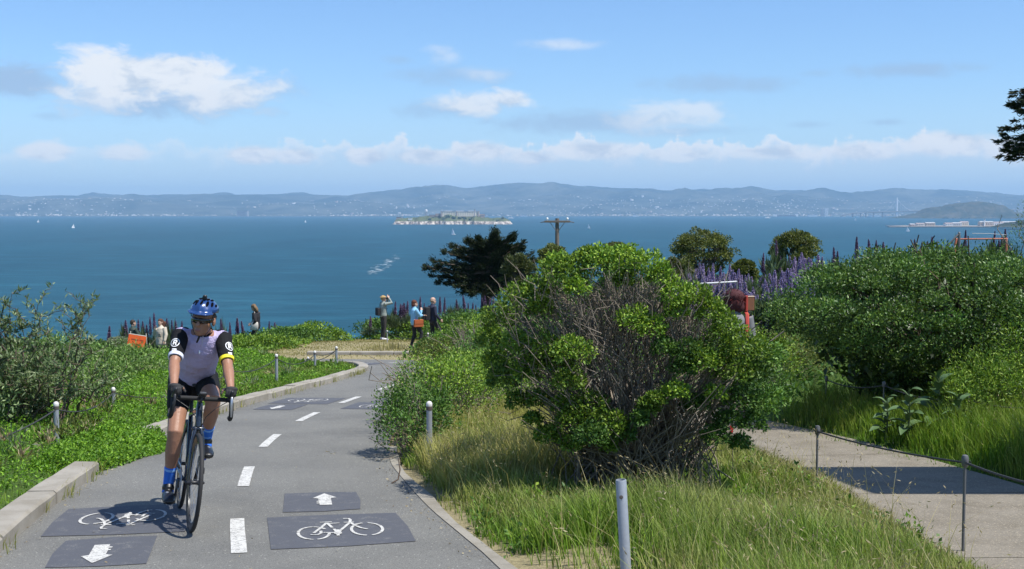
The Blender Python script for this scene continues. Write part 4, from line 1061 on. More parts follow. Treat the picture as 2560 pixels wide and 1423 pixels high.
# ---- the great dark rounded bush on the right
rs = np.random.RandomState(5)
gx0, gy0 = 5.55, 15.2; gb = (gx0, gy0, Hs(gx0, gy0)); root = thing('evergreen_bush', 'huge dark rounded evergreen bush with glossy leaves on the right', 'bush', gb)
parts = []
GX, GY, GZ = 2.2, 1.75, 2.12
for k_ in range(380):
    d = rdir(1, rs)[0]; d[2] = abs(d[2]) * 1.0 if rs.rand() < .8 else rs.uniform(-.3, .1)
    d /= (np.abs(d) ** 2.7).sum() ** (1 / 2.7)
    f = rs.uniform(.82, 1.0); sag = .42 + .58 * float(sst(d[2], .0, .5))
    c = np.array([gx0 + d[0] * GX * f * sag, gy0 + d[1] * GY * f * sag, gb[2] + .50 + max(d[2], -.12) * (GZ - .62) * f])
    r = rs.uniform(.15, .30)
    parts.append(clump(c, (r * 1.15, r * 1.15, r * .85), 300, .043, .023, DARKG if rs.rand() < .75 else MIDG, rs, .6, .45, -.35))
for k_ in range(80):                    # second lobe running off to the right
    d = rdir(1, rs)[0]; d[2] = abs(d[2])
    c = np.array([7.6 + d[0] * 1.5, 15.6 + d[1] * 1.3, Hs(7.6, 15.6) + .2 + d[2] * 1.45]); r = rs.uniform(.16, .3)
    parts.append(clump(c, (r * 1.15, r * 1.15, r * .85), 260, .043, .023, DARKG, rs, .6, .45, -.35))
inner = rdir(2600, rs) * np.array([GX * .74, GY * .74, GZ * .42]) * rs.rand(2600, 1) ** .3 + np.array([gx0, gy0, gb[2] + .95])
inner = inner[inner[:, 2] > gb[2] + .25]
parts.append(leaves_arr(inner, rdir(len(inner), rs), .13, .08, .6 * palette(len(inner), DARKG, rs), rs))  # large inner leaves toned down, painting deeper shade into the bush
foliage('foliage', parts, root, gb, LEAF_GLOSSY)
lines = []
for k_ in range(60):
    d = rdir(1, rs)[0]; d[2] = abs(d[2]) + .2
    lines.append(bend((gx0 + rs.normal() * .2, gy0 + rs.normal() * .2, gb[2] - .05), np.array([gx0, gy0, gb[2] + .5]) + d * np.array([1.6, 1.4, 1.5]), rs, 6, .05, .05, .035, .008))
wood('branches', lines, root, gb, BARK, 5)
shrub('slope_shrub', 'light green shrub between the big bush and the dark evergreen', 3.35, 17.3, .95, .8, 1.15, 5200, BRIGHT, .045, .024, 18, 'shrubs between walkway and flower spires')
shrub('slope_shrub', 'yellowish shrub beyond the walkway under the purple spires', 4.3, 19.6, 1.2, 1.0, 1.1, 5200, OLIVE, .05, .026, 18, 'shrubs between walkway and flower spires')
shrub('slope_shrub', 'leafy shrub behind the red haired person', 2.3, 21.0, 1.1, 1.0, .75, 4200, MIDG, .05, .026, 16, 'shrubs between walkway and flower spires')
# far right pieces: bright fennel like bank, dark bush at the edge
for i, (u, v, D, r, h, lab) in enumerate(((2490, 985, 13.2, .55, .95, 'bright feathery plant mass under the evergreen at the right edge'), (2400, 1010, 13.0, .42, .7, 'bright feathery plants left of the taller mass under the evergreen'), (2555, 930, 13.6, .6, 1.25, 'tall bright feathery plant cut by the right edge'))):
    p = at(u, v, D); shrub('feathery_plant', lab, p.x, p.y, r, r, h, 4600, BRIGHT, .045, .014, 20, 'feathery plants under the evergreen', tw=STEM)
p = at(2560, 600, 26); shrub('edge_bush', 'dark upright bush at the right edge behind the evergreen', p.x + .25, 26, .7, .7, 2.5, 5200, DARKG, .07, .016, 20, low=.1)
# ---- willow like bush at the left edge
rs = np.random.RandomState(31)
lb = (-6.15, 14.4, Hs(-6.15, 14.4)); root = thing('toyon_bush', 'loose upright bush with long pale leaves at the left edge', 'bush', lb)
parts, lines = [], []
sprays = [(30, 735), (10, 760), (60, 800), (100, 790), (95, 762), (20, 830), (70, 850), (120, 850), (40, 890), (110, 900), (0, 900), (160, 890), (60, 950), (10, 960), (130, 950), (30, 1010), (90, 1000), (180, 940), (0, 800), (200, 800), (205, 790), (222, 765), (190, 835), (215, 840), (150, 920), (-30, 780), (-40, 860), (-30, 940),
          (230, 880), (240, 930), (210, 970), (150, 990), (260, 960), (110, 1030)]
for u, v in sprays:
    D = rs.uniform(13.6, 15.0); tip = np.array(at(u, v, D)); b0 = np.array([lb[0] + rs.normal() * .18 + (.55 if u > 170 else 0), lb[1] + rs.normal() * .25, lb[2]])
    P, r = bend(b0, tip, rs, 9, .035, .05, .014, .003); lines.append((P, r))
    for q in range(7):
        i = rs.randint(4, 10); p0 = P[min(i, 9)]; p1 = p0 + np.array([rs.normal() * .16, rs.normal() * .16, rs.uniform(.03, .26)])
        Q, rq = bend(p0, p1, rs, 4, .06, 0, .006, .002); lines.append((Q, rq))
        n = 26 if u < 170 else 17
        tt = rs.rand(n); pp = Q[0] + (Q[-1] - Q[0]) * tt[:, None]; dd = unit(rs.normal(size=(n, 3)) + np.array([0, 0, .6]))
        parts.append(leaves_arr(pp, dd, rs.uniform(.05, .10, n), rs.uniform(.015, .026, n), palette(n, [(.05, .085, .035), (.13, .19, .075), (.30, .35, .20)], rs), rs, .15, np.tile([[0, 0, 1.]], (n, 1))))
for k_ in range(22):
    c = np.array([lb[0] + rs.normal() * .40, lb[1] + rs.normal() * .4, lb[2] + rs.uniform(.15, .75)])
    parts.append(clump(c, (.24, .24, .2), 150, .075, .02, [(.03, .055, .02), (.085, .135, .05), (.19, .24, .11)], rs))
foliage('foliage', parts, root, lb); wood('branches', lines, root, lb, BARK)
for i, (u, v, D, r, h, lab) in enumerate(((235, 945, 17.5, .75, .65, 'leafy shrub right of the loose bush at the left edge'), (130, 900, 21, 1.2, .8, 'shrub behind the loose bush at the left edge'), (300, 915, 22, 1.0, .6, 'low leafy shrub above the middle left post'), (60, 1005, 15.2, .6, .5, 'low shrub at the foot of the loose left bush'))):
    p = at(u, v, D); shrub('bank_shrub', lab, p.x, D, r, r, h, 3600, [(.04, .085, .02), (.10, .18, .035), (.20, .27, .09)], .06, .026, 16, 'shrubs on the left bank')
# ---- cypress out on the point
rs = np.random.RandomState(41)
DCY = 70.0
cb = at(1212, 742, DCY); cb = (cb.x, DCY, Hs(cb.x, DCY)); root = thing('cypress_tree', 'dark windswept cypress tree standing on the bluff before the bay', 'tree', cb)
ends = [(1058, 661), (1066, 668), (1085, 690), (1082, 652), (1098, 705), (1110, 628), (1128, 615), (1130, 655), (1120, 690), (1140, 612), (1145, 715), (1150, 690), (1168, 602), (1175, 600), (1200, 597), (1205, 610), (1222, 608), (1240, 577), (1236, 586), (1283, 588), (1275, 598), (1245, 600),
        (1310, 607), (1296, 612), (1305, 622), (1320, 640), (1328, 655), (1300, 645), (1310, 668), (1340, 650), (1300, 690), (1330, 675), (1280, 640), (1180, 640), (1160, 665), (1200, 660), (1240, 640), (1260, 670), (1180, 695), (1220, 690), (1170, 722), (1250, 700), (1285, 705), (1195, 630), (1265, 620), (1150, 640), (1210, 715), (1190, 728), (1240, 725), (1215, 738), (1160, 730), (1265, 718), (1290, 720), (1230, 735), (1180, 735), (1235, 660), (1275, 660), (1200, 680)]
fork = np.array(at(1212, 700, DCY)); parts, lines = [], []
lines.append(bend((cb[0], DCY, cb[2]), fork, rs, 6, .02, 0, .24, .17)); lines.append(bend(fork, np.array(at(1240, 585, DCY)), rs, 6, .02, 0, .17, .03)); lines.append(bend((cb[0] + .15, DCY, cb[2]), np.array(at(1240, 670, DCY)), rs, 6, .03, 0, .18, .1))
CYPC = [(.006, .013, .006), (.016, .028, .010), (.042, .055, .018)]
for u, v in ends:
    for q in range(2):
        tip = np.array(at(u, v, DCY + rs.uniform(-1.6, 1.6)))
        lz = fork[2] + max(0, (tip[2] - fork[2]) * .72 - .15); lf = (lz - fork[2]) / 3.0
        b0 = np.array([fork[0] + .75 * lf + rs.normal() * .12, fork[1] + rs.normal() * .2, lz])
        P, r = bend(b0, tip, rs, 8, .02, -.04, .07, .015); lines.append((P, r))
        D0 = unit((tip - b0)[None])[0]
        for s_ in range(17):
            f = rs.uniform(.06, 1.0); c = P[0] + (P[-1] - P[0]) * f + (P[int(f * 8)] - (P[0] + (P[-1] - P[0]) * int(f * 8) / 8)) + rs.normal(size=3) * np.array([.1, .1, .05])
            n = 40; ln = .30 * (1.15 - .5 * f); al = rs.rand(n, 1) * ln
            sd = unit(np.cross(D0, [0, 0, 1.])[None] + .4 * rs.normal(size=(n, 3)))
            dd = unit(D0[None] + .55 * sd * rs.choice([-1, 1], (n, 1)) + np.array([0, 0, .32]) + .22 * rs.normal(size=(n, 3)))
            P0 = c + D0 * al + sd * .12 * rs.normal(size=(n, 1)) + np.array([0, 0, .05]) * rs.normal(size=(n, 1))
            parts.append(leaves_arr(P0, dd, rs.uniform(.10, .26, n), rs.uniform(.03, .06, n), palette(n, CYPC, rs), rs, .1))
foliage('crown', parts, root, cb, NEEDLE); wood('trunk', lines, root, cb, BARK, 5)
# ---- cypress boughs reaching in from a tree standing outside the right edge
rs = np.random.RandomState(43)
DE = 24.0; eb = at(2760, 700, DE); eb = (eb.x, DE, Hs(eb.x, DE)); root = thing('cypress_tree', 'tall dark cypress whose boughs reach in at the upper right edge', 'tree', eb)
parts, lines = [], []
topz = at(2760, -60, DE).z
lines.append(bend(eb, (eb[0] + .1, DE, topz), rs, 8, .01, 0, .26, .06))
for u, v in ((2542, 230), (2548, 240), (2535, 262), (2530, 282), (2545, 300), (2525, 320), (2510, 342), (2502, 352), (2504, 378), (2512, 390), (2530, 365), (2550, 400), (2556, 345), (2575, 200), (2600, 150), (2620, 420), (2590, 300), (2640, 250), (2640, 350), (2700, 100), (2680, 450), (2560, 260), (2565, 380), (2850, 200), (2900, 350), (2880, 450), (2800, 60)):
    tip = np.array(at(u, v, DE + rs.uniform(-.5, .5) * (1 if u < 2600 else 3))); b0 = np.array([eb[0] + .05, DE, tip[2] + rs.uniform(-.1, .35)])
    P, r = bend(b0, tip, rs, 8, .02, .03, .035, .006); lines.append((P, r)); D0 = unit((tip - b0)[None])[0]
    for s_ in range(14):
        f = rs.uniform(.35, 1.0); c = P[0] + (P[-1] - P[0]) * f + rs.normal(size=3) * .04; n = 60
        sd = unit(np.cross(D0, [0, 0, 1.])[None] + .5 * rs.normal(size=(n, 3)))
        dd = unit(D0[None] + .6 * sd * rs.choice([-1, 1], (n, 1)) + np.array([0, 0, -.05]) + .25 * rs.normal(size=(n, 3)))
        parts.append(leaves_arr(c + D0 * rs.rand(n, 1) * .14 + sd * .04 * rs.normal(size=(n, 1)), dd, rs.uniform(.05, .13, n), rs.uniform(.016, .03, n), palette(n, CYPC, rs), rs, .1))
foliage('crown', parts, root, eb, NEEDLE); wood('trunk', lines, root, eb, BARK, 5)
# ---- rounded small trees in front of the bay
GREYBARK = M('grey_bark', (.11, .098, .08), .9, var=.3)
def round_tree(label, u0, u1, vt, vb, D, cols, seed, group='rounded trees on the bluff'):
    rs = np.random.RandomState(seed); uc = (u0 + u1) / 2; c = at(uc, (vt + vb) / 2, D)
    b = (c.x, D, Hs(c.x, D)); rx = (u1 - u0) / 2 / FPX * D; h = (vb - vt) / FPX * D; zt_ = at(uc, vt, D).z
    t = thing('round_tree', label, 'tree', b, group=group); parts, lines = [], []
    for k_ in range(95):
        d = rdir(1, rs)[0]; d[2] = abs(d[2]) if rs.rand() < .7 else -abs(d[2]) * .8; f_ = rs.uniform(.62, .88) * (1 + .25 * (vn(d[0] * 2, d[2] * 2 + d[1], 1, seed) - .5))
        c_ = np.array([c.x + d[0] * rx * f_, D + d[1] * rx * f_, zt_ - h * .55 + d[2] * h * .55 * f_ / .82]); q = rs.uniform(.13, .24) * rx
        parts.append(clump(c_, (q * 1.2, q * 1.2, q * .8), 120, .11, .06, cols, rs, .5, .4, -.4))
        lines.append(bend((b[0] + rs.normal() * .06, D + rs.normal() * .06, b[2]), np.array(b) + (c_ - np.array(b)) * .9, rs, 6, .03, .03, .045, .012))
    foliage('crown', parts, t, b); wood('trunk', lines, t, b, GREYBARK, 4)
round_tree('rounded olive tree with grey branches showing, right of the utility pole', 1676, 1836, 582, 690, 55, OLIVE, 51)
round_tree('rounded olive tree behind the tall purple spires at right', 1918, 2056, 584, 680, 55, OLIVE, 52)
round_tree('small olive tree top just left of the utility pole', 1340, 1425, 616, 690, 62, OLIVE, 53)
round_tree('low olive tree top showing above the big bush', 1485, 1590, 613, 680, 60, OLIVE, 54)
round_tree('low spreading tree between cypress and big bush', 1250, 1345, 640, 730, 58, [(.02, .032, .012), (.05, .066, .02), (.09, .10, .03)], 55)
round_tree('low olive shrubby tree left of the purple spire patch', 1655, 1730, 650, 715, 50, OLIVE, 56)
round_tree('low yellowish tree top between the two rounded trees', 1820, 1890, 655, 710, 52, OLIVE, 57)
# ---- purple flower spires
rs = np.random.RandomState(61)
def spike_mesh(seed, purple):
    r2 = np.random.RandomState(seed); n = 520; z = r2.rand(n) ** .9; an = r2.rand(n) * 2 * math.pi
    rad = .062 * (1 - z) ** .55 * (.85 + .3 * r2.rand(n)) * np.clip(z / .06, .4, 1)
    P = np.stack([rad * .5 * np.cos(an), rad * .5 * np.sin(an), z * .62], 1)
    D = unit(np.stack([np.cos(an), np.sin(an), np.full(n, .35)], 1) + .3 * r2.normal(size=(n, 3)))
    colA = np.array(purple); c_ = palette(n, colA, r2, .25)
    V, Fc, C = leaves_arr(P, D, rad * .75 + .012, .024, c_, r2, .2)
    tv, tf = tube([((0, 0, -.12), .008), ((0, 0, .0), .012), ((0, 0, .2), .026), ((0, 0, .45), .017), ((0, 0, .62), .004)], n=6, rnd=False)
    tv = np.array([tuple(v) for v in tv]); tf = [q for q in tf if len(q) == 4]; tf = np.array([(a, b, c2) for a, b, c2, d in tf] + [(a, c2, d) for a, b, c2, d in tf])
    V2, F2, C2 = merge([(V, Fc, C), (tv, tf, np.tile([[.08, .06, .09]], (len(tv), 1)))])
    return mesh_np('flower_spike', V2, F2, False, C2)
PURP = [(.20, .16, .27), (.40, .33, .52), (.58, .50, .68)]; DUSK = [(.10, .062, .115), (.23, .145, .24), (.38, .27, .39)]
spikes = [spike_mesh(70 + i, PURP) for i in range(4)]; spikes_d = [spike_mesh(80 + i, DUSK) for i in range(3)]
def echium_foliage(seed):
    r2 = np.random.RandomState(seed); parts = []
    for k_ in range(9):
        c = np.array([r2.normal() * .22, r2.normal() * .22, .18 + .3 * r2.rand()]); n = 60; d = rdir(n, r2); d[:, 2] = np.abs(d[:, 2])
        parts.append(leaves_arr(c + d * .05, unit(d + np.array([0, 0, .3])), r2.uniform(.12, .24, n), .03, palette(n, [(.05, .08, .04), (.10, .15, .07), (.19, .24, .13)], r2), r2, .2))
    V, Fc, C = merge(parts); return mesh_np('leaves', V, Fc, False, C)
ef = [echium_foliage(90 + i) for i in range(3)]
def echium(label, x, y, tops, zb=None, dusk=False, group='purple spired flower plants', fol=1.0):
    """tops: list of (dx, dy, z_tip, scale)"""
    b = (x, y, Hs(x, y) if zb is None else zb); t = thing('echium_plant', label, 'flowering plant', b, group=group)
    e = link('leaves', ef[rs.randint(3)], LEAF, t, (0, 0, 0)); hmax = max(1e-3, max(q[2] for q in tops) - b[2] - .45); e.scale = (fol, fol, max(.5, hmax / .6))
    lines = []
    for dx, dy, zt_, sc in tops:
        s_ = link('flower_spike', (spikes_d if dusk else spikes)[rs.randint(3)], PETAL, t, (dx, dy, zt_ - b[2] - .62 * sc), (rs.normal() * .05, rs.normal() * .05, rs.rand() * 6)); s_.scale = (sc * rs.uniform(.8, 1.1),) * 2 + (sc,)
        lines.append(bend((0, 0, 0), (dx, dy, zt_ - b[2] - .62 * sc), rs, 3, .03, 0, .016, .01))
    V, Fc = poly_tubes(lines, 4); link('stems', mesh_np('stems', V, Fc, True), STEM, t)
# on the skyline at the left and in the middle: traced one plant at a time
sky_pl = [([(272, 815)], 'single dusky spire far left of the seated pair'), ([(306, 815), (318, 800)], 'dusky spires just left of the man by the orange sign'), ([(342, 800)], 'dusky spire directly behind the man by the orange sign'), ([(358, 803), (364, 812)], 'dusky spires between the man and the woman in the pale jacket'),
          ([(375, 793), (381, 783), (386, 802)], 'tallest cluster of dusky spires, left of the woman in the pale jacket'), ([(418, 796), (428, 800)], 'dusky spires right of the woman in the pale jacket'), ([(442, 800), (453, 803)], 'pair of dusky spires left of the cyclist'), ([(556, 796), (575, 806)], 'thin spires right of the cyclist helmet'), ([(592, 795), (610, 802)], 'thin spires between cyclist and woman with tote bag'),
          ([(672, 802), (690, 806)], 'two short spires right of the woman with a tote bag'), ([(987, 754), (1000, 760)], 'spires just right of the man with raised arms'), ([(1012, 757), (1017, 753), (1005, 762)], 'three short spires above the woman in blue'), ([(1030, 750), (1050, 742)], 'tall spires between the couple'), ([(1060, 758), (1073, 764)], 'short spires left of the man in the dark jacket'), ([(1099, 742), (1110, 745)], 'two slim spires right of the man in the dark jacket'),
          ([(1143, 748), (1162, 738)], 'dark spires left of the cypress trunk'), ([(1172, 756), (1180, 758), (1190, 762)], 'short spires under the cypress'), ([(1208, 745), (1215, 740), (1225, 748), (1232, 742), (1204, 752)], 'thick purple spires beside the cypress trunk'), ([(925, 790)], 'small spire left of the man with raised arms')]
for tops, lab in sky_pl:
    D = 46.0 if tops[0][0] < 700 else 46.0
    u0 = sum(t[0] for t in tops) / len(tops); c = at(u0, tops[0][1], D); x0 = c.x
    y0 = D; zb = min(Hs(x0, y0), at(u0, tops[0][1], D).z - .9)
    echium(lab, x0, y0, [(at(u, v, D).x - x0, rs.normal() * .1, at(u, v, D).z, rs.uniform(.9, 1.35)) for u, v in tops], zb, True, 'dusky spires on the skyline')
# dense patch on the right
pt = np.array([(1715, 690), (1745, 668), (1790, 668), (1835, 672), (1875, 690), (1905, 690), (1925, 655), (1960, 660), (1990, 640), (2040, 640), (2075, 660)])
nplant = 0
for row, (D, dv) in enumerate(((34, 0), (31, 12), (28.5, 28), (26, 46))):
    nrow = 0
    for u in np.arange(1712, 2062, 34):
        u = u + rs.uniform(-10, 10); vt = np.interp(u, pt[:, 0], pt[:, 1]) + dv + rs.uniform(-6, 8)
        if row == 3 and (u < 1850): continue
        c = at(u, vt, D); tops = []
        for q in range(rs.randint(5, 9)):
            uu = u + rs.uniform(-20, 20); vv = np.interp(uu, pt[:, 0], pt[:, 1]) + dv + rs.uniform(-10, 22); p = at(uu, vv, D + rs.uniform(-.4, .4))
            tops.append((p.x - c.x, p.y - D, p.z, rs.uniform(1.0, 1.5)))
        ORD = ['first', 'second', 'third', 'fourth', 'fifth', 'sixth', 'seventh', 'eighth', 'ninth', 'tenth', 'eleventh', 'twelfth']; nrow = nrow + 1
        echium(f"{ORD[nrow - 1]} purple spired plant from the left in the {['rear', 'second', 'third', 'front'][row]} row of the dense patch", c.x, D, tops, min(Hs(c.x, D), c.z - .9), group='purple spired plants in the dense patch', fol=1.3); nplant += 1
for tops, lab in (([(1908, 632)], 'tall lone spire left of the second rounded tree'), ([(1943, 598), (1950, 640)], 'very tall spire in front of the second rounded tree'), ([(2086, 618), (2094, 628)], 'two dark spires in the gap left of the evergreen'), ([(2142, 592)], 'thin spire above the evergreen, leftmost of the row'), ([(2175, 598), (2188, 604), (2194, 600)], 'three thin spires above the evergreen'),
                  ([(2210, 605)], 'thin lone spire above the evergreen crown'), ([(2289, 598), (2302, 606)], 'thin spires above the middle of the evergreen'), ([(2330, 592), (2318, 604)], 'spires above the evergreen left of the orange rail'), ([(2414, 575), (2341, 602)], 'spires beside the orange rail post'), ([(2484, 577), (2505, 590)], 'spires in front of the orange rail'), ([(2515, 572), (2495, 600)], 'spires at the right end of the orange rail')):
    D = 30.0; u0 = tops[0][0]; c = at(u0, tops[0][1], D)
    echium(lab, c.x, D, [(at(u, v, D).x - c.x, 0, at(u, v, D).z, rs.uniform(.7, .95)) for u, v in tops], min(Hs(c.x, D), c.z - .9), True, 'spires seen over the bushes', fol=1.2)
# ================================================================== grass and ground cover
rs = np.random.RandomState(101)
def blades(x, y, h, w, col, tip, lean, rs, z=None):
    n = len(x); z = H(x, y) - .01 if z is None else z
    an = rs.rand(n) * 2 * math.pi; s = np.stack([np.cos(an), np.sin(an), np.zeros(n)], 1)
    b = np.stack([x, y, z], 1); ln = lean + rs.normal(size=(n, 2)) * .28; Lx = np.concatenate([ln, np.zeros((n, 1))], 1)
    h = h[:, None]; w = w[:, None]; up = np.array([[0, 0, 1.]])
    m1 = b + up * h * .55 + Lx * h * .28; tp = b + up * h * (1 - .12 * np.linalg.norm(ln, axis=1, keepdims=True)) + Lx * h * .9
    V = np.stack([b - s * w * .5, b + s * w * .5, m1 + s * w * .4, m1 - s * w * .4, tp], 1)
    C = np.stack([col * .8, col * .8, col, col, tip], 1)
    o = (np.arange(n) * 5)[:, None]
    F_ = np.concatenate([o + np.array([[0, 1, 2]]), o + np.array([[0, 2, 3]]), o + np.array([[3, 2, 4]])], 1).reshape(-1, 3)
    return V.reshape(-1, 3), F_, C.reshape(-1, 3), tp
def grass_field(name, label, n, xr, yr, hf, rule, cols, tipc, lean, seed, wk=.006, yk=1.0, heads=0.0):
    rs = np.random.RandomState(seed)
    y = yr[0] + (yr[1] - yr[0]) * rs.rand(n) ** yk; x = rs.uniform(xr[0], xr[1], n)
    d, sd, hw = PATH.dist(x, y); dw, sw_, hww = WALK.dist(x, y)
    e = (d - hw) * 1.0; ew = dw - hww
    k_ = rule(x, y, e, sd, ew, sw_, rs)
    x, y, e, ew, sd, sw_ = x[k_], y[k_], e[k_], ew[k_], sd[k_], sw_[k_]
    h = hf(x, y, e, ew, rs)
    c_ = palette(len(x), cols, rs, .2); t = fbm(x, y, .9, 3, 21)[:, None]; t2 = np.clip((t - .5) * 5 + .3, 0, 1)
    c_ = c_ * (1 - .0 * t2) ; tip = palette(len(x), tipc, rs, .2)
    mixf = np.clip(t2 * .72 + .22 * rs.rand(len(x), 1) ** 2, 0, 1); c_ = c_ * (.72 + .6 * fbm(x, y, 2.1, 3, 23)[:, None])
    c2 = c_ * (1 - mixf * .55) + tip * mixf * .55
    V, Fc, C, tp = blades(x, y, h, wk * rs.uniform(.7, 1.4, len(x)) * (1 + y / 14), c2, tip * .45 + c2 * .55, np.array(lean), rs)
    lst = [(V, Fc, C)]
    if heads:
        q = rs.rand(len(x)) < heads; pt = tp[q]; n2_ = len(pt)
        for j in range(4):
            D = unit(np.array([[lean[0], lean[1], .75]]) + .35 * rs.normal(size=(n2_, 3)))
            lst.append(leaves_arr(pt - D * .03 * j, D, .032, .007, palette(n2_, [(.22, .17, .08), (.36, .29, .15), (.5, .42, .25)], rs), rs))
    V, Fc, C = merge(lst)
    return tag(link(name, mesh_np(name, V, Fc, False, C), GRASSM), label, 'grass', kind='stuff')
GG = [(.048, .125, .010), (.12, .245, .018), (.23, .36, .034)]; GY_ = [(.15, .20, .028), (.30, .32, .06), (.46, .42, .13)]; ST = [(.32, .31, .085), (.50, .45, .18), (.66, .58, .32)]
wind = (-.12, .05)
# median between path and walkway: tall, in front of and around the big bush
def rule_m(x, y, e, sd, ew, sw_, rs):
    near_bush = np.exp(-(((x - 1.1) / 1.25) ** 2 + ((y - 11.0) / 1.0) ** 2))
    edge = np.clip((e - .05 - .16 * vn(x, y, 2.2, 3)) / .25, 0, 1)
    bare = np.where((y < 7.3), np.clip((e - .9 + .5 * vn(x, y, 1.7, 7)) / .5, .12, 1), 1)
    return (sd > 0) & (sw_ < 0) & (ew > .02 + .1 * (vn(x, y, 3, 4) - .5)) & (rs.rand(len(x)) < edge * bare * (1 - .35 * near_bush))
def h_m(x, y, e, ew, rs):
    t = np.clip(e / 1.1, 0, 1) ** .8; tuss = fbm(x, y, 1.3, 3, 31)
    front = np.exp(-(((x - 1.1) / 1.25) ** 4)) * sst(y, 7.5, 8.7)
    return (.05 + .36 * t * (.45 + tuss) * np.clip(.14 + ew * .55, .14, 1) * (1 - .85 * front)) * rs.uniform(.5, 1.25, len(x))
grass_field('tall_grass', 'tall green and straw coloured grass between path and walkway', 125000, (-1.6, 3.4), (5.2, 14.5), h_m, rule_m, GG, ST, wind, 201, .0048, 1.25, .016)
# yellow fringe leaning over the walkway
def rule_f(x, y, e, sd, ew, sw_, rs): return (sw_ < 0) & (ew > -.02) & (ew < .75) & (rs.rand(len(x)) < (.9 - ew))
grass_field('dry_grass', 'yellowing grass fringe leaning over the near edge of the walkway', 42000, (1.6, 3.4), (5.2, 13.0), lambda x, y, e, ew, rs: (.04 + .15 * fbm(x, y, 1.1, 3, 5)) * rs.uniform(.5, 1.3, len(x)), rule_f, GY_, ST, (.30, -.12), 202, .0046, 1.15, .06)
# pale meadow left of the big bush
def rule_p(x, y, e, sd, ew, sw_, rs): return (sd > 0) & (sw_ < 0) & (e > .25) & (ew > .3) & (x < 1.2) & (rs.rand(len(x)) < .9)
grass_field('pale_grass', 'pale sunlit grass between the hedge and the big bush', 34000, (-1.4, 1.2), (9.6, 15.5), lambda x, y, e, ew, rs: (.16 + .34 * fbm(x, y, 1.0, 3, 15)) * rs.uniform(.5, 1.2, len(x)), rule_p, GY_, ST, (-.1, .05), 203, .005, 1.0, .05)
# bank beyond the walkway
def rule_r(x, y, e, sd, ew, sw_, rs): return (sw_ > 0) & (ew > -.34 * sst(y, 10.2, 11.8) + .15 * (vn(x, y, 2.2, 4) - .3)) & (rs.rand(len(x)) < np.clip(ew / .25, .2, 1))
grass_field('bank_grass', 'green grass on the bank beyond the walkway below the evergreen', 60000, (2.9, 8.2), (8.5, 15.5), lambda x, y, e, ew, rs: (.10 + .36 * np.clip(ew / .6, 0, 1) * (.5 + fbm(x, y, 1.2, 3, 6))) * rs.uniform(.5, 1.2, len(x)), rule_r, GG, GY_, (-.08, -.05), 204, .0055, 1.0, .01)
# long grass at the kerb and along the rope on the left bank
def rule_l(x, y, e, sd, ew, sw_, rs):
    nose = ((y > 19) & (rs.rand(len(x)) < .9)) | ((y < 9.8) & (rs.rand(len(x)) < .55)) | (rs.rand(len(x)) < .10)
    return (sd < 0) & (e > .27) & (e < np.where(y > 19, 2.0, 1.0) + .5 * vn(x, y, 1.2, 4)) & nose
grass_field('kerb_grass', 'long grass along the kerb on the left bank', 60000, (-9.0, -2.6), (5.5, 31), lambda x, y, e, ew, rs: (.04 + .14 * fbm(x, y, .9, 3, 16)) * rs.uniform(.5, 1.3, len(x)), rule_l, GG, [(.20, .16, .06), (.36, .27, .12), (.46, .36, .2)], (.05, .0), 205, .0045, .9, .02)
# dry strip at the bend and round the standing people
def rule_d(x, y, e, sd, ew, sw_, rs): return (e > .12) & (y > 31.2) & (y < 46) & (x > -8) & (x < .5) & ((np.abs(y - 33) > .16) | (x < -5.8)) & (rs.rand(len(x)) < np.where((y > 34) & (y < 43) & (x > -7.2) & (x < -1.6), .28, np.where(y < 33, .3, .85)))
grass_field('dry_turf', 'short dry turf round the far side of the bend', 52000, (-8, .5), (31, 46), lambda x, y, e, ew, rs: np.where((y < 46.5), .045, .2) * rs.uniform(.5, 1.4, len(x)) + .45 * np.exp(-((x + 3.9) / .5) ** 2 - ((y - 36.6) / .9) ** 2) * rs.rand(len(x)), rule_d, [(.17, .17, .06), (.28, .25, .10), (.38, .33, .17)], ST, (-.1, 0), 206, .006, 1.0, .0)
# weeds in the kerb joints
rs = np.random.RandomState(77)
lst = []
for k_ in range(46):
    s_ = rs.uniform(PATH.s_at_y(7.5), PATH.s_at_y(26.5)); 
    if 11 < np.interp(s_, PATH.s, PATH.c[:, 1]) < 12.9: continue
    x, y = PATH.off(s_, -(PATH.h(s_) - .015)); n = rs.randint(8, 26); xx = x + rs.normal(size=n) * .05; yy = y + rs.normal(size=n) * .09
    V, Fc, C, tp = blades(xx, yy, rs.uniform(.04, .18, n), np.full(n, .006), palette(n, GY_, rs), palette(n, ST, rs), np.array([.2, 0.]), rs, zp(yy)); lst.append((V, Fc, C))
V, Fc, C = merge(lst); tag(link('weeds', mesh_np('weeds', V, Fc, False, C), GRASSM), 'small weeds growing in the kerb joints', 'weeds', kind='stuff')
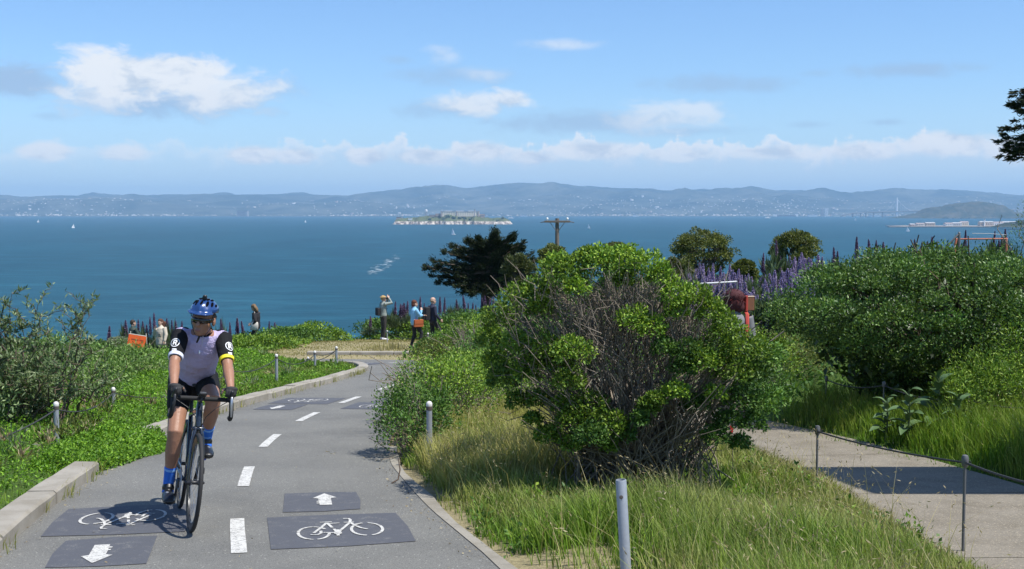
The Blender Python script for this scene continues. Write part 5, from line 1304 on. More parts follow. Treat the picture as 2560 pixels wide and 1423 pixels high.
# mat of small leaves over the left bank
def mat_cover(name, label, n, seed, xr, yr, size, cols, rule, yk):
    rs = np.random.RandomState(seed); y = yr[0] + (yr[1] - yr[0]) * rs.rand(n) ** yk; x = rs.uniform(xr[0], xr[1], n)
    fr = x > -.47 * y - 2.0; x, y = x[fr], y[fr]
    d, sd, hw = PATH.dist(x, y); e = d - hw; k_ = rule(x, y, e, sd, rs); x, y, e = x[k_], y[k_], e[k_]; n = len(x)
    ch = cover_h(x, y) * sst(e, .2, 1.1) * (.25 + .75 * sst(e, 1.2, 2.6))
    dz_ = .05 + .1 * (e < .6)
    z = H(x, y) + ch * .5 * rs.rand(n) + .012 + .045 * rs.rand(n) ** 2
    sp_ = (y > 10.8) & (y < 13.6) & (e < .5); z = z + sp_ * rs.rand(n) * .13 * sst(e, -.4, 0)
    # slope of the hummocks, so that each leaf lies over its own mound
    eps = .12; gxn = (cover_h(x + eps, y) - cover_h(x - eps, y)) / (2 * eps); gyn = (cover_h(x, y + eps) - cover_h(x, y - eps)) / (2 * eps)
    nrm = unit(np.stack([-gxn, -gyn, np.ones(n)], 1)); D = unit(nrm * .55 + rs.normal(size=(n, 3)) * .7)
    L = size * (1 + y / 16) * rs.uniform(.6, 1.3, n)
    tone = (.75 + .6 * fbm(x, y, .8, 3, 41))[:, None]
    V, Fc, C = leaves_arr(np.stack([x, y, z], 1), D, L, L * .62, palette(n, cols, rs) * tone, rs, .2, nrm)
    tag(link(name, mesh_np(name, V, Fc, False, C), LEAF), label, 'ground cover', kind='stuff')
kx = lambda y: np.interp(y, PATH.c[:, 1][:400], PATH.c[:, 0][:400])
def rule_c(x, y, e, sd, rs):
    over = (y > 10.8) & (y < 13.6)
    return (sd < 0) & ((e > .24 + .05 * vn(x, y, 4, 2)) | (over & (e > -.02 - .36 * np.sin((y - 10.8) / 2.8 * math.pi) * (.55 + .6 * vn(x, y, 2.2, 8))))) & ~((y < 9.8) & (e < .45) & (rs.rand(len(x)) < .6))
COV = [(.042, .105, .010), (.115, .25, .018), (.215, .37, .032)]
mat_cover('ground_cover', 'bright green mat of small leaved plants on the left bank', 330000, 301, (-16, -2), (5.2, 30), .018, COV, rule_c, 1.35)
mat_cover('spilling_cover', 'thick green mat spilling over the kerb gap onto the path', 60000, 303, (-5.2, -3.2), (10.6, 13.8), .018, COV, lambda x, y, e, sd, rs: (sd < 0) & (e < .6) & (e > -.02 - .36 * np.sin(np.clip((y - 10.8) / 2.8, 0, 1) * math.pi) * (.55 + .6 * vn(x, y, 2.2, 8))), 1.0)
mat_cover('far_ground_cover', 'green plants covering the crest of the bank below the skyline', 90000, 302, (-24, 3.5), (28, 50), .034, [(.045, .10, .012), (.105, .20, .02), (.19, .29, .04)],
          lambda x, y, e, sd, rs: (e > .3) & ~((y > 31) & (y < 45.5) & (x > -7.2) & (x < -.8)), 1.0)
# leafy litter over the high ground on the right so that no bare slope shows
rs = np.random.RandomState(88); n = 60000; x = rs.uniform(-3, 22, n); y = 16 + 54 * rs.rand(n) ** 1.2; k_ = (x < .46 * y + 2) & (y < edge_y(x) + 4)
x, y = x[k_], y[k_]; dw, sw_, hww = WALK.dist(x, y); d, sd, hw = PATH.dist(x, y); k_ = (dw > hww + .2) & (d > hw + .3); x, y = x[k_], y[k_]; n = len(x)
z = H(x, y) + .35 * fbm(x, y, .5, 3, 51) * rs.rand(n) ; V, Fc, C = leaves_arr(np.stack([x, y, z], 1), unit(rs.normal(size=(n, 3)) + [0, 0, .8]), .06 * (1 + y / 18), .03 * (1 + y / 18), palette(n, MIDG, rs) * (1. + .7 * fbm(x, y, .35, 3, 61))[:, None], rs)
tag(link('undergrowth', mesh_np('undergrowth', V, Fc, False, C), LEAF), 'leafy undergrowth over the rising ground on the right', 'undergrowth', kind='stuff')
# broad leaved plants by the walkway: every leaf a part
def broad_leaf_mesh(seed):
    r2 = random.Random(seed); V, Fc = [], []; n = 7
    for i in range(n + 1):
        t = i / n; w = .075 * math.sin(math.pi * min(1, t * .93 + .05)) ** .8 * (1 - .25 * t); x = t * .30; z = .05 * math.sin(t * 2.2) - .10 * t * t
        V += [(-w, x, z + w * .35), (0, x, z), (w, x, z + w * .35)]
    for i in range(n):
        for j in range(2): Fc.append((i * 3 + j, i * 3 + j + 1, i * 3 + j + 4, i * 3 + j + 3))
    return mesh_np('leaf', V, Fc, True)
BL = M('broad_leaf', (.075, .13, .045), .5, var=.35, scale=6)
bl = [broad_leaf_mesh(i) for i in range(2)]
for i, (u, v, D, k_, lab) in enumerate(((2270, 1010, 12.6, 1.0, 'broad leaved plant just right of the thin far post'), (2345, 985, 12.9, 1.15, 'tallest broad leaved plant beside the walkway'), (2395, 1020, 12.5, .8, 'small broad leaved plant nearest the feathery plants'), (2215, 1030, 13.0, .8, 'broad leaved plant behind the thin far post'))):
    p = at(u, v, D); b = (p.x, D, Hs(p.x, D)); t = thing('broad_leaved_plant', lab, 'plant', b, group='broad leaved plants beside the walkway'); r2 = random.Random(i)
    hh = .62 * k_; pobj('stem', tube([((0, 0, 0), .012), ((.02, 0, hh * .5), .01), ((.01, 0, hh), .005)], n=5, rnd=False), STEM, t)
    for j in range(13):
        f = j / 13; o = link('leaf', bl[j % 2], BL, t, (0, 0, hh * (.2 + .8 * f)), (r2.uniform(-.2, .5) + f * .5, r2.uniform(-.2, .2), j * 2.4 + r2.uniform(-.3, .3))); s_ = k_ * (1.05 - .45 * f) * r2.uniform(.8, 1.1); o.scale = (s_, s_, s_)

# taller bleached stalks, bent and broken, and leafy weeds through the front grass
rs = np.random.RandomState(404); n = 1300; y = 5.4 + 6.2 * rs.rand(n) ** 1.3; x = rs.uniform(-.9, 2.9, n); d, sd, hw = PATH.dist(x, y); dw, sw_, hww = WALK.dist(x, y)
k_ = (sd > 0) & (sw_ < 0) & (d - hw > .22) & (dw - hww > .12) & (fbm(x, y, 1.4, 3, 71) > .44) & ~((x > .4) & (x < 1.8) & (y > 8.6)); x, y = x[k_], y[k_]; n = len(x)
lean = np.array([-.15, .05]) + rs.normal(size=(n, 2)) * .55
V, Fc, C, tp = blades(x, y, rs.uniform(.22, .58, n), np.full(n, .0042), palette(n, [(.26, .24, .08), (.46, .40, .18)], rs), palette(n, [(.45, .36, .18), (.70, .62, .40)], rs), lean, rs)
lst = [(V, Fc, C)]
for j in range(5):
    D_ = unit(np.concatenate([lean, np.full((n, 1), .6)], 1) + .4 * rs.normal(size=(n, 3))); q = rs.rand(n) < .6
    lst.append(leaves_arr(tp[q] - D_[q] * .022 * j, D_[q], .030, .007, palette(q.sum(), [(.22, .17, .08), (.38, .31, .17), (.48, .41, .26)], rs), rs))
V, Fc, C = merge(lst); tag(link('seeding_grass', mesh_np('seeding_grass', V, Fc, False, C), GRASSM), 'bleached seeding grass stalks standing in the front grass', 'grass', kind='stuff')
lst = []
for q in range(150):
    y0 = 5.6 + 6 * rs.rand() ** 1.2; x0 = rs.uniform(-.9, 2.8); d, sd, hw = PATH.dist([x0], [y0]); dw, sw_, hww = WALK.dist([x0], [y0])
    if sd[0] < 0 or sw_[0] > 0 or d[0] - hw[0] < .15 or dw[0] < hww[0] + .1: continue
    z0 = Hs(x0, y0); n = 60; dd = rdir(n, rs); dd[:, 2] = np.abs(dd[:, 2]); hh = rs.uniform(.08, .30)
    P_ = np.array([x0, y0, z0]) + dd * np.array([.11, .11, hh]) * rs.rand(n, 1)
    lst.append(leaves_arr(P_, unit(dd + rs.normal(size=(n, 3)) * .5), rs.uniform(.02, .055, n), rs.uniform(.012, .026, n), palette(n, MIDG if rs.rand() < .5 else BRIGHT, rs) * 1.3, rs, .2, np.tile([[0, 0, 1.]], (n, 1))))
V, Fc, C = merge(lst); tag(link('meadow_weeds', mesh_np('meadow_weeds', V, Fc, False, C), LEAF), 'leafy green weeds mixed through the front grass', 'weeds', kind='stuff')
# dry patches and stray weeds over the left bank
lst = []
for q in range(240):
    y0 = 6.5 + 24 * rs.rand() ** 1.2; x0 = rs.uniform(-.46 * y0 - 1, -2.8); d, sd, hw = PATH.dist([x0], [y0])
    if sd[0] > 0 or d[0] - hw[0] < .5: continue
    z0 = Hs(x0, y0) + .5 * float(cover_h(x0, y0)); n = 45; dd = rdir(n, rs); dd[:, 2] = np.abs(dd[:, 2]); tall = rs.uniform(.10, .26)
    P_ = np.array([x0, y0, z0]) + dd * np.array([.16, .16, tall]) * rs.rand(n, 1)
    lst.append(leaves_arr(P_, unit(dd + np.array([0, 0, .8]) + rs.normal(size=(n, 3)) * .5), rs.uniform(.04, .10, n) * (.6 + y0 / 30), rs.uniform(.010, .022, n), palette(n, [MIDG, GREYG, OLIVE, DRYC][rs.randint(4)], rs) * 1.2, rs, .2, np.tile([[0, 0, 1.]], (n, 1))))
V, Fc, C = merge(lst); tag(link('bank_weeds', mesh_np('bank_weeds', V, Fc, False, C), LEAF), 'mixed weeds and dry tufts scattered over the left bank', 'weeds', kind='stuff')
# ================================================================== posts, cables, rails, small things
def bollard(label, x, y, ztop, r=.027, cap=True, group='grey steel posts beside the bike path', lean=(0, 0)):
    zg = Hs(x, y) - .1; t = thing('bollard', label, 'post', (x, y, zg), (lean[0], lean[1], 0), group); h = ztop - zg
    if cap:
        pobj('tube', lathe([(r, 0), (r, h - .075)], 16), GALV, t)
        pobj('band', lathe([(r + .0025, h - .085), (r + .0035, h - .08), (r + .0035, h - .05), (r + .001, h - .048)], 16), BAND, t)
        pobj('cap', lathe([(r + .001, h - .05), (r + .0025, h - .045), (r + .0025, h - .022), (r * .8, h - .007), (r * .3, h)], 16), CAPM, t)
    else:
        prof = [(r, 0), (r, h - .004), (r - .002, h), (r - .007, h), (r - .008, h - .05), (.002, h - .052)]
        pobj('tube', lathe(prof, 20), GALV, t)
        pobj('bolt_hole', lathe([(.010, 0), (.0105, .004), (.004, .005)], 10, (-.006, -r + .002, h - .085), (0, -1, 0)), BAND, t)
    return t
def post_at(label, u, vt, D, **k_):
    p = at(u, vt, D); bollard(label, p.x, D, p.z, **k_); return Vector((p.x, D, p.z - .085))
PL = [post_at('capped grey post nearest the camera on the left bank, left of the cyclist', 140, 1004, 12.6), post_at('capped grey post on the left bank behind the nearest one', 283, 968, 17.0),
      post_at('capped grey post half hidden behind the elbow of the cyclist', 579, 915, 19.4), post_at('lone capped grey post midway to the bend, right of the cyclist', 691, 885, 21.7),
      post_at('capped grey post at the bend, left one of two close together', 787, 877, 26.3), post_at('capped grey post at the bend, right one of two close together', 841, 866, 27.2)]
q = at(-190, 1110, 10.2)
bollard('capped grey post at the left outside the picture edge', q.x, 10.2, q.z)
PL = [Vector((q.x, 10.2, q.z - .085))] + PL
def cable(label, a, b, sag, r=.0085, group='dark cables strung between posts', cat='cable'):
    n = 14; pts = []
    for i in range(n + 1):
        t = i / n; p = a.lerp(b, t); p.z -= sag * 4 * t * (1 - t); pts.append((p, r))
    o = pobj('cable', tube(pts, n=6, rnd=False), ROPE, None); return tag(o, label, cat, group)
names = ['sagging cable running off the left edge to the nearest left post', 'sagging cable between the two nearest posts on the left bank', 'long cable passing behind the cyclist on the left bank', 'cable right of the cyclist, running to the lone midway post', 'cable from the lone midway post to the posts at the bend', 'short cable joining the two posts at the bend']
for i in range(6): cable(names[i], PL[i], PL[i + 1], (.10, .12, .22, .10, .16, .06)[i])
p = PL[-1].copy(); q = at(770, 892, 31.0); bollard('capped grey post beyond the bend, left of the far kerb', q.x, 31, q.z); cable('cable running back left from the bend posts', p, Vector((q.x, 31, q.z - .085)), .1)
a_ = post_at('capped grey post among the hedge, right of the path', 1073, 1003, 11.1); b_ = post_at('capped grey post almost buried in the hedge', 1040, 955, 15.0)
cable('cable half lost in the hedge between its two posts', a_, b_, .1)
post_at('leaning open topped grey pipe post in the front grass', 1573, 1199, 6.1, cap=False, r=.0285, lean=(0, R(-3.4)))
c1 = post_at('small capped post by the legs of the man in the dark jacket', 1070, 832, 37.0, r=.03); c2 = post_at('small capped post among grey brush right of the walking man', 1190, 838, 36.0, r=.03); c3 = post_at('thin dark post beside the man with raised arms', 968, 826, 42.0, r=.02)
cable('cable behind the woman in blue', c3, c1, .15); cable('cable right of the walking man', c1, c2, .18)
def thin_post(label, u, vt, D, hd=.02):
    p = at(u, vt, D); zg = Hs(p.x, D) - .08; h = p.z - zg
    t = thing('rod_post', label, 'post', (p.x, D, zg), group='thin rod posts along the walkway')
    pobj('rod', lathe([(.0095, 0), (.0095, h - .07)], 10), GALV2, t); pobj('head', lathe([(.011, h - .08), (.021, h - .068), (.0225, h - .02), (.017, h - .004), (.006, h)], 12), GALV2, t)
    pobj('eyelet', tube([((.028 + .010 * math.cos(a), 0, h - .05 + .012 * math.sin(a)), .003) for a in np.linspace(0, 6.28, 9)], lat=(0, 1, 0), n=5, rnd=False), ROPE, t)
    return Vector((p.x, D, p.z - .05))
r1 = thin_post('thin rod post on the near side of the walkway, farther of two', 2044, 1064, 9.7); r2 = thin_post('thin rod post on the near side of the walkway, nearest the camera', 2413, 1137, 7.35)
q = at(2900, 1225, 5.4); r3 = thin_post('thin rod post beyond the right edge of the picture', 2900, 1225, 5.4)
cable('taut cable slanting across the walkway between two thin rod posts', r1, r2, .025, .007); cable('taut cable leaving the picture at right from the nearest thin post', r2, r3, .05, .008)
s1 = thin_post('thin rod post among the broad leaved plants beyond the walkway', 2210, 953, 14.0); s2 = thin_post('thin dark rod post under the evergreen at right', 2421, 988, 12.9); s0 = thin_post('thin rod post in the shade left of the evergreen', 2066, 940, 15.2); s3 = thin_post('thin far rod post outside the right edge', 2640, 1000, 12.2)
cable('cable in the shade left of the evergreen', s0, s1, .06, .008); cable('cable above the broad leaved plants', s1, s2, .07, .008); cable('cable running out right under the evergreen', s2, s3, .06, .008)
# orange rail on the skyline
D = 27.0; A = at(2392, 597, D); ORG = M('orange_paint', (.46, .15, .085), .5, var=.1)
rl = thing('orange_rail', 'orange pipe rail with a grey post showing above the evergreen', 'railing', (A.x, D, Hs(A.x, D)))
L_ = lambda u, v: at(u, v, D) - rl.location
pobj('rail', tube([(L_(2392, 598), .017), (L_(2518, 597), .017)], n=8), ORG, rl); pobj('post', tube([(L_(2391, 598), .026), (L_(2388, 612), .026), (L_(2384, 700), .026)], n=8), ORG, rl)
pobj('post', tube([(L_(2398, 583), .03), (L_(2398, 700), .03)], n=8), GALV2, rl); pobj('brace', tube([(L_(2396, 586), .022), (L_(2362, 622), .022)], n=8), GALV2, rl); pobj('post', tube([(L_(2516, 597), .024), (L_(2517, 700), .024)], n=8), ORG, rl)
pobj('wire', tube([(L_(2430, 584), .008), (L_(2475, 584.5), .008), (L_(2518, 588), .008)], n=5, rnd=False), GALV, rl)
# pale rail behind the bush
D = 21.5; A = at(1725, 711, D); B_ = at(1842, 704, D); pr_ = thing('pale_rail', 'thin pale rail below the purple spires, above the big bush', 'railing', (A.x, D, Hs(A.x, D)))
pobj('rail', tube([(A - pr_.location, .013), (B_ - pr_.location, .013)], n=6), WHITEW, pr_)
for P_ in (A, B_): pobj('post', tube([(P_ - pr_.location, .014), (Vector((P_.x, D, Hs(P_.x, D) - .1)) - pr_.location, .014)], n=6), GALV2, pr_)
# utility pole
D = 80.0; tp = at(1393, 546, D); zg = tp.z - 6.2; WOODP = M('weathered_pole', (.16, .13, .105), .9, var=.3, scale=3)
up = thing('utility_pole', 'wooden utility pole with one crossarm rising behind the big bush', 'utility pole', (tp.x, D, zg))
pobj('pole', lathe([(.17, 0), (.125, 6.2)], 12), WOODP, up, False); pobj('crossarm', bbox((0, -.18, 5.98), (1.72, .1, .14), .01), WOODP, up, False)
for s_ in (-1, 1):
    pobj('brace', tube([((s_ * .50, -.19, 5.93), .022), ((s_ * .08, -.14, 5.35), .022)], n=5, rnd=False), GALV2, up)
    pobj('insulator', lathe([(.03, 6.05), (.03, 6.12), (.075, 6.14), (.08, 6.2), (.04, 6.26)], 8, (s_ * .68, -.18, 0)), WHITEW, up)
    pobj('end_fitting', tube([((s_ * .86, -.18, 5.97), .04), ((s_ * 1.12, -.18, 5.92), .03)], n=6), GALV2, up)
# small dead stem at the path edge, little red tag
p = gp(986, 1209); st = tag(pobj('dead_stem', tube([((p.x - .02, p.y, zp(p.y) + .005), .008), ((p.x + .03, p.y + .02, zp(p.y) + .03), .007), ((p.x + .045, p.y + .05, zp(p.y) + .11), .006), ((p.x + .03, p.y + .07, zp(p.y) + .2), .0045)], n=6), BARK, None), 'bent dark dead stem standing at the right edge of the path', 'stem')
p = at(1829, 1074, 10.0); rg = thing('red_tag', 'small bright red tag hanging on a thin stem under the big bush', 'tag', p)
REDP = M('red_plastic', (.62, .03, .02), .5)
pobj('tag', bbox((0, 0, 0), (.026, .006, .06), .002), REDP, rg); pobj('stem', tube([((0, .006, .05), .003), ((.01, .01, -.1), .003), ((.02, .02, -.45), .003)], n=5), TWIG, rg)
# unseen roof on posts, a guess added to cast the walkway's square shadow
zr = zp(9) + 5.35; shl = thing('shelter', 'flat roof added out of sight beyond the right edge to shade the walkway', 'shelter', (8.0, 9.4, zp(9.4)))
o_ = shl.location; k5 = 5.0 / SUN.z
def sroof(u, v): 
    q = gp(u, v); z0 = zp(q.y); return Vector((q.x + SUN.x * k5, q.y + SUN.y * k5, z0 + 5.0))
c_ = [sroof(2018, 1171), sroof(2190, 1236)]
V = [Vector((c_[0].x, c_[0].y, 4.2)), Vector((c_[1].x, c_[1].y, 4.2)), Vector((11.0, c_[1].y - .05, 4.2)), Vector((11.0, c_[0].y + .1, 4.2))]
V = [v - o_ for v in V]; V2 = V + [v + Vector((0, 0, .14)) for v in V]
pobj('roof', (V2, [(3, 2, 1, 0), (4, 5, 6, 7), (0, 1, 5, 4), (1, 2, 6, 5), (2, 3, 7, 6), (3, 0, 4, 7)]), M('caster_roof', (.2, .17, .14), .8), shl, False)
for xx in (8.6, 10.6): pobj('post', box((xx - 8.0, 0, 2.4), (.14, .14, 4.95)), WOODP, shl, False)
# ================================================================== bicycle and rider
CARB = M('carbon_black', (.018, .018, .02), .35, var=.2, coat=.4); RUB = M('tyre_rubber', (.022, .021, .021), .75, var=.2); ALU = M('alloy', (.45, .46, .48), .35, .8)
FRM = M('dark_frame_paint', (.016, .022, .034), .25, .1, coat=.7); TAPE = M('bar_tape', (.014, .014, .014), .8); BLU = M('anodised_blue', (.03, .08, .45), .35, .5); BLACKP = M('black_plastic', (.018, .018, .02), .45)
HEAD_A = R(19.5); fwd = Vector((math.sin(HEAD_A), -math.cos(HEAD_A), 0))
ct = gp(474, 1331); rx_, ry_ = ct.x - fwd.x * .60, ct.y - fwd.y * .60
BROT = (R(4.0), R(-6.3), math.pi + HEAD_A); BLOC = (rx_, ry_, zp(ry_) + .002)
bike = thing('bicycle', 'dark drop bar road bicycle ridden by the helmeted cyclist', 'bicycle', BLOC, BROT)
def torus(Rr, r, n=48, m=10, c=(0, 0, 0), sx=1.0):
    V, Fc = [], []
    for i in range(n):
        a = 2 * math.pi * i / n
        for j in range(m):
            b = 2 * math.pi * j / m; rr = Rr + r * math.cos(b)
            V.append((c[0] + sx * r * math.sin(b), c[1] + rr * math.cos(a), c[2] + rr * math.sin(a)))
    for i in range(n):
        for j in range(m):
            Fc.append((i * m + j, i * m + (j + 1) % m, ((i + 1) % n) * m + (j + 1) % m, ((i + 1) % n) * m + j))
    return V, Fc
def ringprof(prof, n=48):
    """closed ring about the x axis; prof = list (x, radius)"""
    V, Fc = [], []; m = len(prof)
    for i in range(n):
        a = 2 * math.pi * i / n
        for x, r in prof: V.append((x, r * math.cos(a), r * math.sin(a)))
    for i in range(n):
        for j in range(m): Fc.append((i * m + j, i * m + (j + 1) % m, ((i + 1) % n) * m + (j + 1) % m, ((i + 1) % n) * m + j))
    return V, Fc
def wheel(y, turn, rear=False):
    w = bpy.data.objects.new('wheel', None); COL.objects.link(w); w.parent = bike; w.location = (0, y, .338); w.rotation_euler = (0, 0, turn)
    pobj('tyre', torus(.324, .0145), RUB, w)
    pobj('rim', ringprof([(-.011, .316), (.011, .316), (.012, .300), (.006, .272), (-.006, .272), (-.012, .300)]), CARB, w)
    sp = []
    for i in range(24):
        a = 2 * math.pi * i / 24; s_ = 1 if i % 2 else -1; b = a + s_ * .35
        sp.append(tube([((s_ * .028, .02 * math.cos(b), .02 * math.sin(b)), .0011), ((0, .273 * math.cos(a), .273 * math.sin(a)), .0011)], n=4, rnd=False))
    so_ = pobj('spokes', sp, ALU, w); so_['kind'] = 'stuff'
    pobj('hub', tube([((-.055, 0, 0), .012), ((-.03, 0, 0), .022), ((-.015, 0, 0), .014), ((.015, 0, 0), .014), ((.03, 0, 0), .022), ((.055, 0, 0), .012)], lat=(0, 1, 0), n=14), BLACKP, w)
    pobj('brake_disc', ringprof([(-.039, .07), (-.037, .07), (-.037, .052), (-.039, .052)], 30), ALU, w)
    if rear: pobj('cassette', [ringprof([(.02 + k_ * .004, .02), (.02 + k_ * .004, .052 - k_ * .0032), (.0225 + k_ * .004, .052 - k_ * .0032), (.0225 + k_ * .004, .02)], 24) for k_ in range(8)], ALU, w)
    return w
wheel(.60, R(1.5)); wheel(-.405, 0, True)
BB = Vector((0, 0, .272)); HTt = Vector((0, .455, .862)); HTb = Vector((0, .502, .715)); ST = Vector((0, -.145, .735))
t_ = lambda a, b, r, r2=None, n=12, lat=(1, 0, 0), ra=None: tube([(a, r), (b, r2 or r)], lat=lat, n=n)
pobj('frame', [t_(HTb, HTt, .024, .022), t_(BB, HTb + Vector((0, -.01, .02)), .026, .024), t_(ST, HTt + Vector((0, -.01, -.03)), .017, .019), t_(BB, ST, .018, .017)]
     + [t_(BB + Vector((s_ * .025, 0, 0)), Vector((s_ * .062, -.405, .338)), .011, .009) for s_ in (-1, 1)] + [t_(ST + Vector((s_ * .012, 0, -.05)), Vector((s_ * .062, -.405, .338)), .009, .008) for s_ in (-1, 1)], FRM, bike)
fkm = pobj('fork', [tube([((s_ * .018, .508, .70), .015, .018), ((s_ * .04, .535, .60), .011, .017), ((s_ * .05, .60, .338), .008, .012)], n=10) for s_ in (-1, 1)] + [tube([((-.03, .508, .70), .016), ((.03, .508, .70), .016)], lat=(0, 1, 0), n=10)], FRM, bike)
pobj('seat_post', t_(ST, Vector((0, -.215, .945)), .0135), CARB, bike)
pobj('saddle', tube([((0, -.33, .975), .065, .018), ((0, -.27, .975), .072, .02), ((0, -.20, .972), .045, .018), ((0, -.12, .968), .024, .015), ((0, -.06, .965), .018, .012)], n=12), BLACKP, bike)
pobj('stem', [t_(HTt, HTt + Vector((0, -.012, .045)), .018), t_(HTt + Vector((0, -.008, .03)), Vector((0, .545, .91)), .017, .018)], CARB, bike)
BZ = .912
bar = [((-.215 + .0, .56, BZ), .013)]
pobj('handlebar', tube([((-.188, .565, BZ), .0155), ((-.16, .552, BZ), .015), ((-.06, .545, BZ), .0155), ((.06, .545, BZ), .0155), ((.16, .552, BZ), .015), ((.188, .565, BZ), .0155)], lat=(0, 0, 1), n=10), TAPE, bike)
for s_ in (-1, 1):
    pobj('bar_drop', tube([((s_ * .188, .565, BZ), .0155), ((s_ * .193, .60, BZ), .016), ((s_ * .195, .635, BZ - .02), .016), ((s_ * .197, .648, BZ - .065), .0155), ((s_ * .200, .622, BZ - .115), .0155), ((s_ * .203, .56, BZ - .132), .0155), ((s_ * .205, .50, BZ - .128), .015)], n=10), TAPE, bike)
    hd_ = pobj('brake_hood', tube([((s_ * .193, .59, BZ + .012), .017, .02), ((s_ * .192, .64, BZ + .028), .017, .022), ((s_ * .190, .672, BZ + .05), .014, .02), ((s_ * .188, .685, BZ + .068), .011, .014)], n=10), BLACKP, bike)
    pobj('brake_lever', tube([((s_ * .190, .682, BZ + .028), .008, .006), ((s_ * .189, .692, BZ - .01), .009, .005), ((s_ * .193, .684, BZ - .06), .0085, .005), ((s_ * .197, .667, BZ - .105), .007, .004)], n=8), ALU if s_ < 0 else BLACKP, hd_)
    pobj('brake_hose', tube([((s_ * .19, .575, BZ), .0028), ((s_ * .09, .625, BZ - .06), .0028), ((s_ * .035, .60, BZ - .12), .0028), ((s_ * .015, .53, BZ - .20), .0028)], n=5, rnd=False), BLACKP, bike)
cp = pobj('bike_computer', bbox((0, .60, .942), (.052, .085, .018), .006, Matrix.Rotation(R(18), 3, 'X')), BLACKP, bike); pobj('screen', bbox((0, .601, .952), (.042, .06, .004), .001, Matrix.Rotation(R(18), 3, 'X')), M('screen_glass', (.3, .33, .34), .15), cp, False)
pobj('computer_mount', t_(Vector((0, .55, .92)), Vector((0, .60, .93)), .009), BLACKP, bike)
# cranks: rider's right foot down, left foot up
CA = R(-94)
def crank(s_, ang):
    e = BB + Vector((s_ * .075, .1725 * math.cos(ang), .1725 * math.sin(ang)))
    c2 = pobj('crank', tube([(BB + Vector((s_ * .06, 0, 0)), .015, .018), (BB.lerp(e, .5) + Vector((s_ * .032, 0, 0)), .009, .014), (e, .010, .013)], n=10), CARB, bike)
    pobj('pedal', [tube([(e, .007), (e + Vector((s_ * .05, 0, 0)), .006)], lat=(0, 1, 0), n=8), bbox(e + Vector((s_ * .045, 0, 0)), (.06, .075, .014), .004)], BLACKP, c2)
    return e + Vector((s_ * .045, 0, .012))
pR = crank(1, CA); pL = crank(-1, CA + math.pi)
pobj('chainring', [ringprof([(.045, .098), (.049, .098), (.049, .075), (.045, .075)], 40)] + [tube([(Vector((.047, 0, .272)) - BB + Vector((0, 0, 0)), .01), (Vector((.047, .08 * math.cos(a), .08 * math.sin(a))), .007)], n=6) for a in (0, 1.57, 3.14, 4.71)], ALU, bike, loc=BB)
pobj('chain', [tube([((.047, 0, .272 + .088), .004), ((.047, -.405, .338 + .035), .004)], n=5), tube([((.047, 0, .272 - .088), .004), ((.047, -.40, .338 - .12), .004)], n=5)], ALU, bike)
pobj('rear_derailleur', [tube([((.06, -.41, .30), .012), ((.058, -.40, .20), .009)], n=8), ringprof([(.045, .022), (.049, .022), (.049, .01), (.045, .01)], 12)], BLACKP, bike)
0 and pobj('bottle', lathe([(.034, 0), (.036, .01), (.036, .13), (.028, .15), (.012, .155), (.012, .175)], 14, (0, .16, .40), (0, .55, .72)), M('bottle_blue', (.05, .12, .5), .4), bike)
pobj('front_brake', bbox((-.048, .585, .42), (.022, .035, .05), .006), BLACKP, bike)
pobj('pedal_accent', tube([((-.075, .01, .43), .012), ((-.115, .01, .43), .011)], lat=(0, 1, 0), n=8), BLU, bike)

SKIN = M('tanned_skin', (.315, .160, .100), .45, var=.16, scale=18, spec=.4, bump=.25, bscale=40); JER = M('lavender_jersey', (.445, .38, .575), .7, var=.16, scale=9, bump=.9, bscale=7, bdist=.05); JBLK = M('black_sleeve', (.011, .011, .013), .85, var=.2, spec=.2, bump=.6, bscale=9, bdist=.03); LYC = M('black_lycra', (.008, .008, .009), .8, var=.2, spec=.25)  # rider's own tanned skin tone
SOCK = M('blue_sock', (.025, .15, .60), .85, var=.12, scale=40); SOCKB = M('light_blue_band', (.20, .42, .78), .85); SHOE = M('black_shoe', (.010, .010, .010), .4, coat=.08); WHT = M('white_print', (.78, .78, .78), .6, var=.05); YEL = M('yellow_band', (.80, .66, .02), .6, var=.06); HAIRB = M('dark_brown_hair', (.03, .018, .010), .7, var=.4, scale=60)
GLV = M('black_glove', (.017, .017, .018), .75, var=.25); HELM = M('blue_helmet', (.014, .050, .17), .25, .1, var=.08, coat=.8); LENS = M('dark_lens', (.006, .006, .007), .08, coat=.6); LIPS = M('lips', (.30, .12, .10), .5); STRAP = M('black_strap', (.012, .012, .012), .7)
rider = thing('person', 'cyclist in blue helmet, lavender jersey with black sleeves and black shorts', 'person', BLOC, BROT)
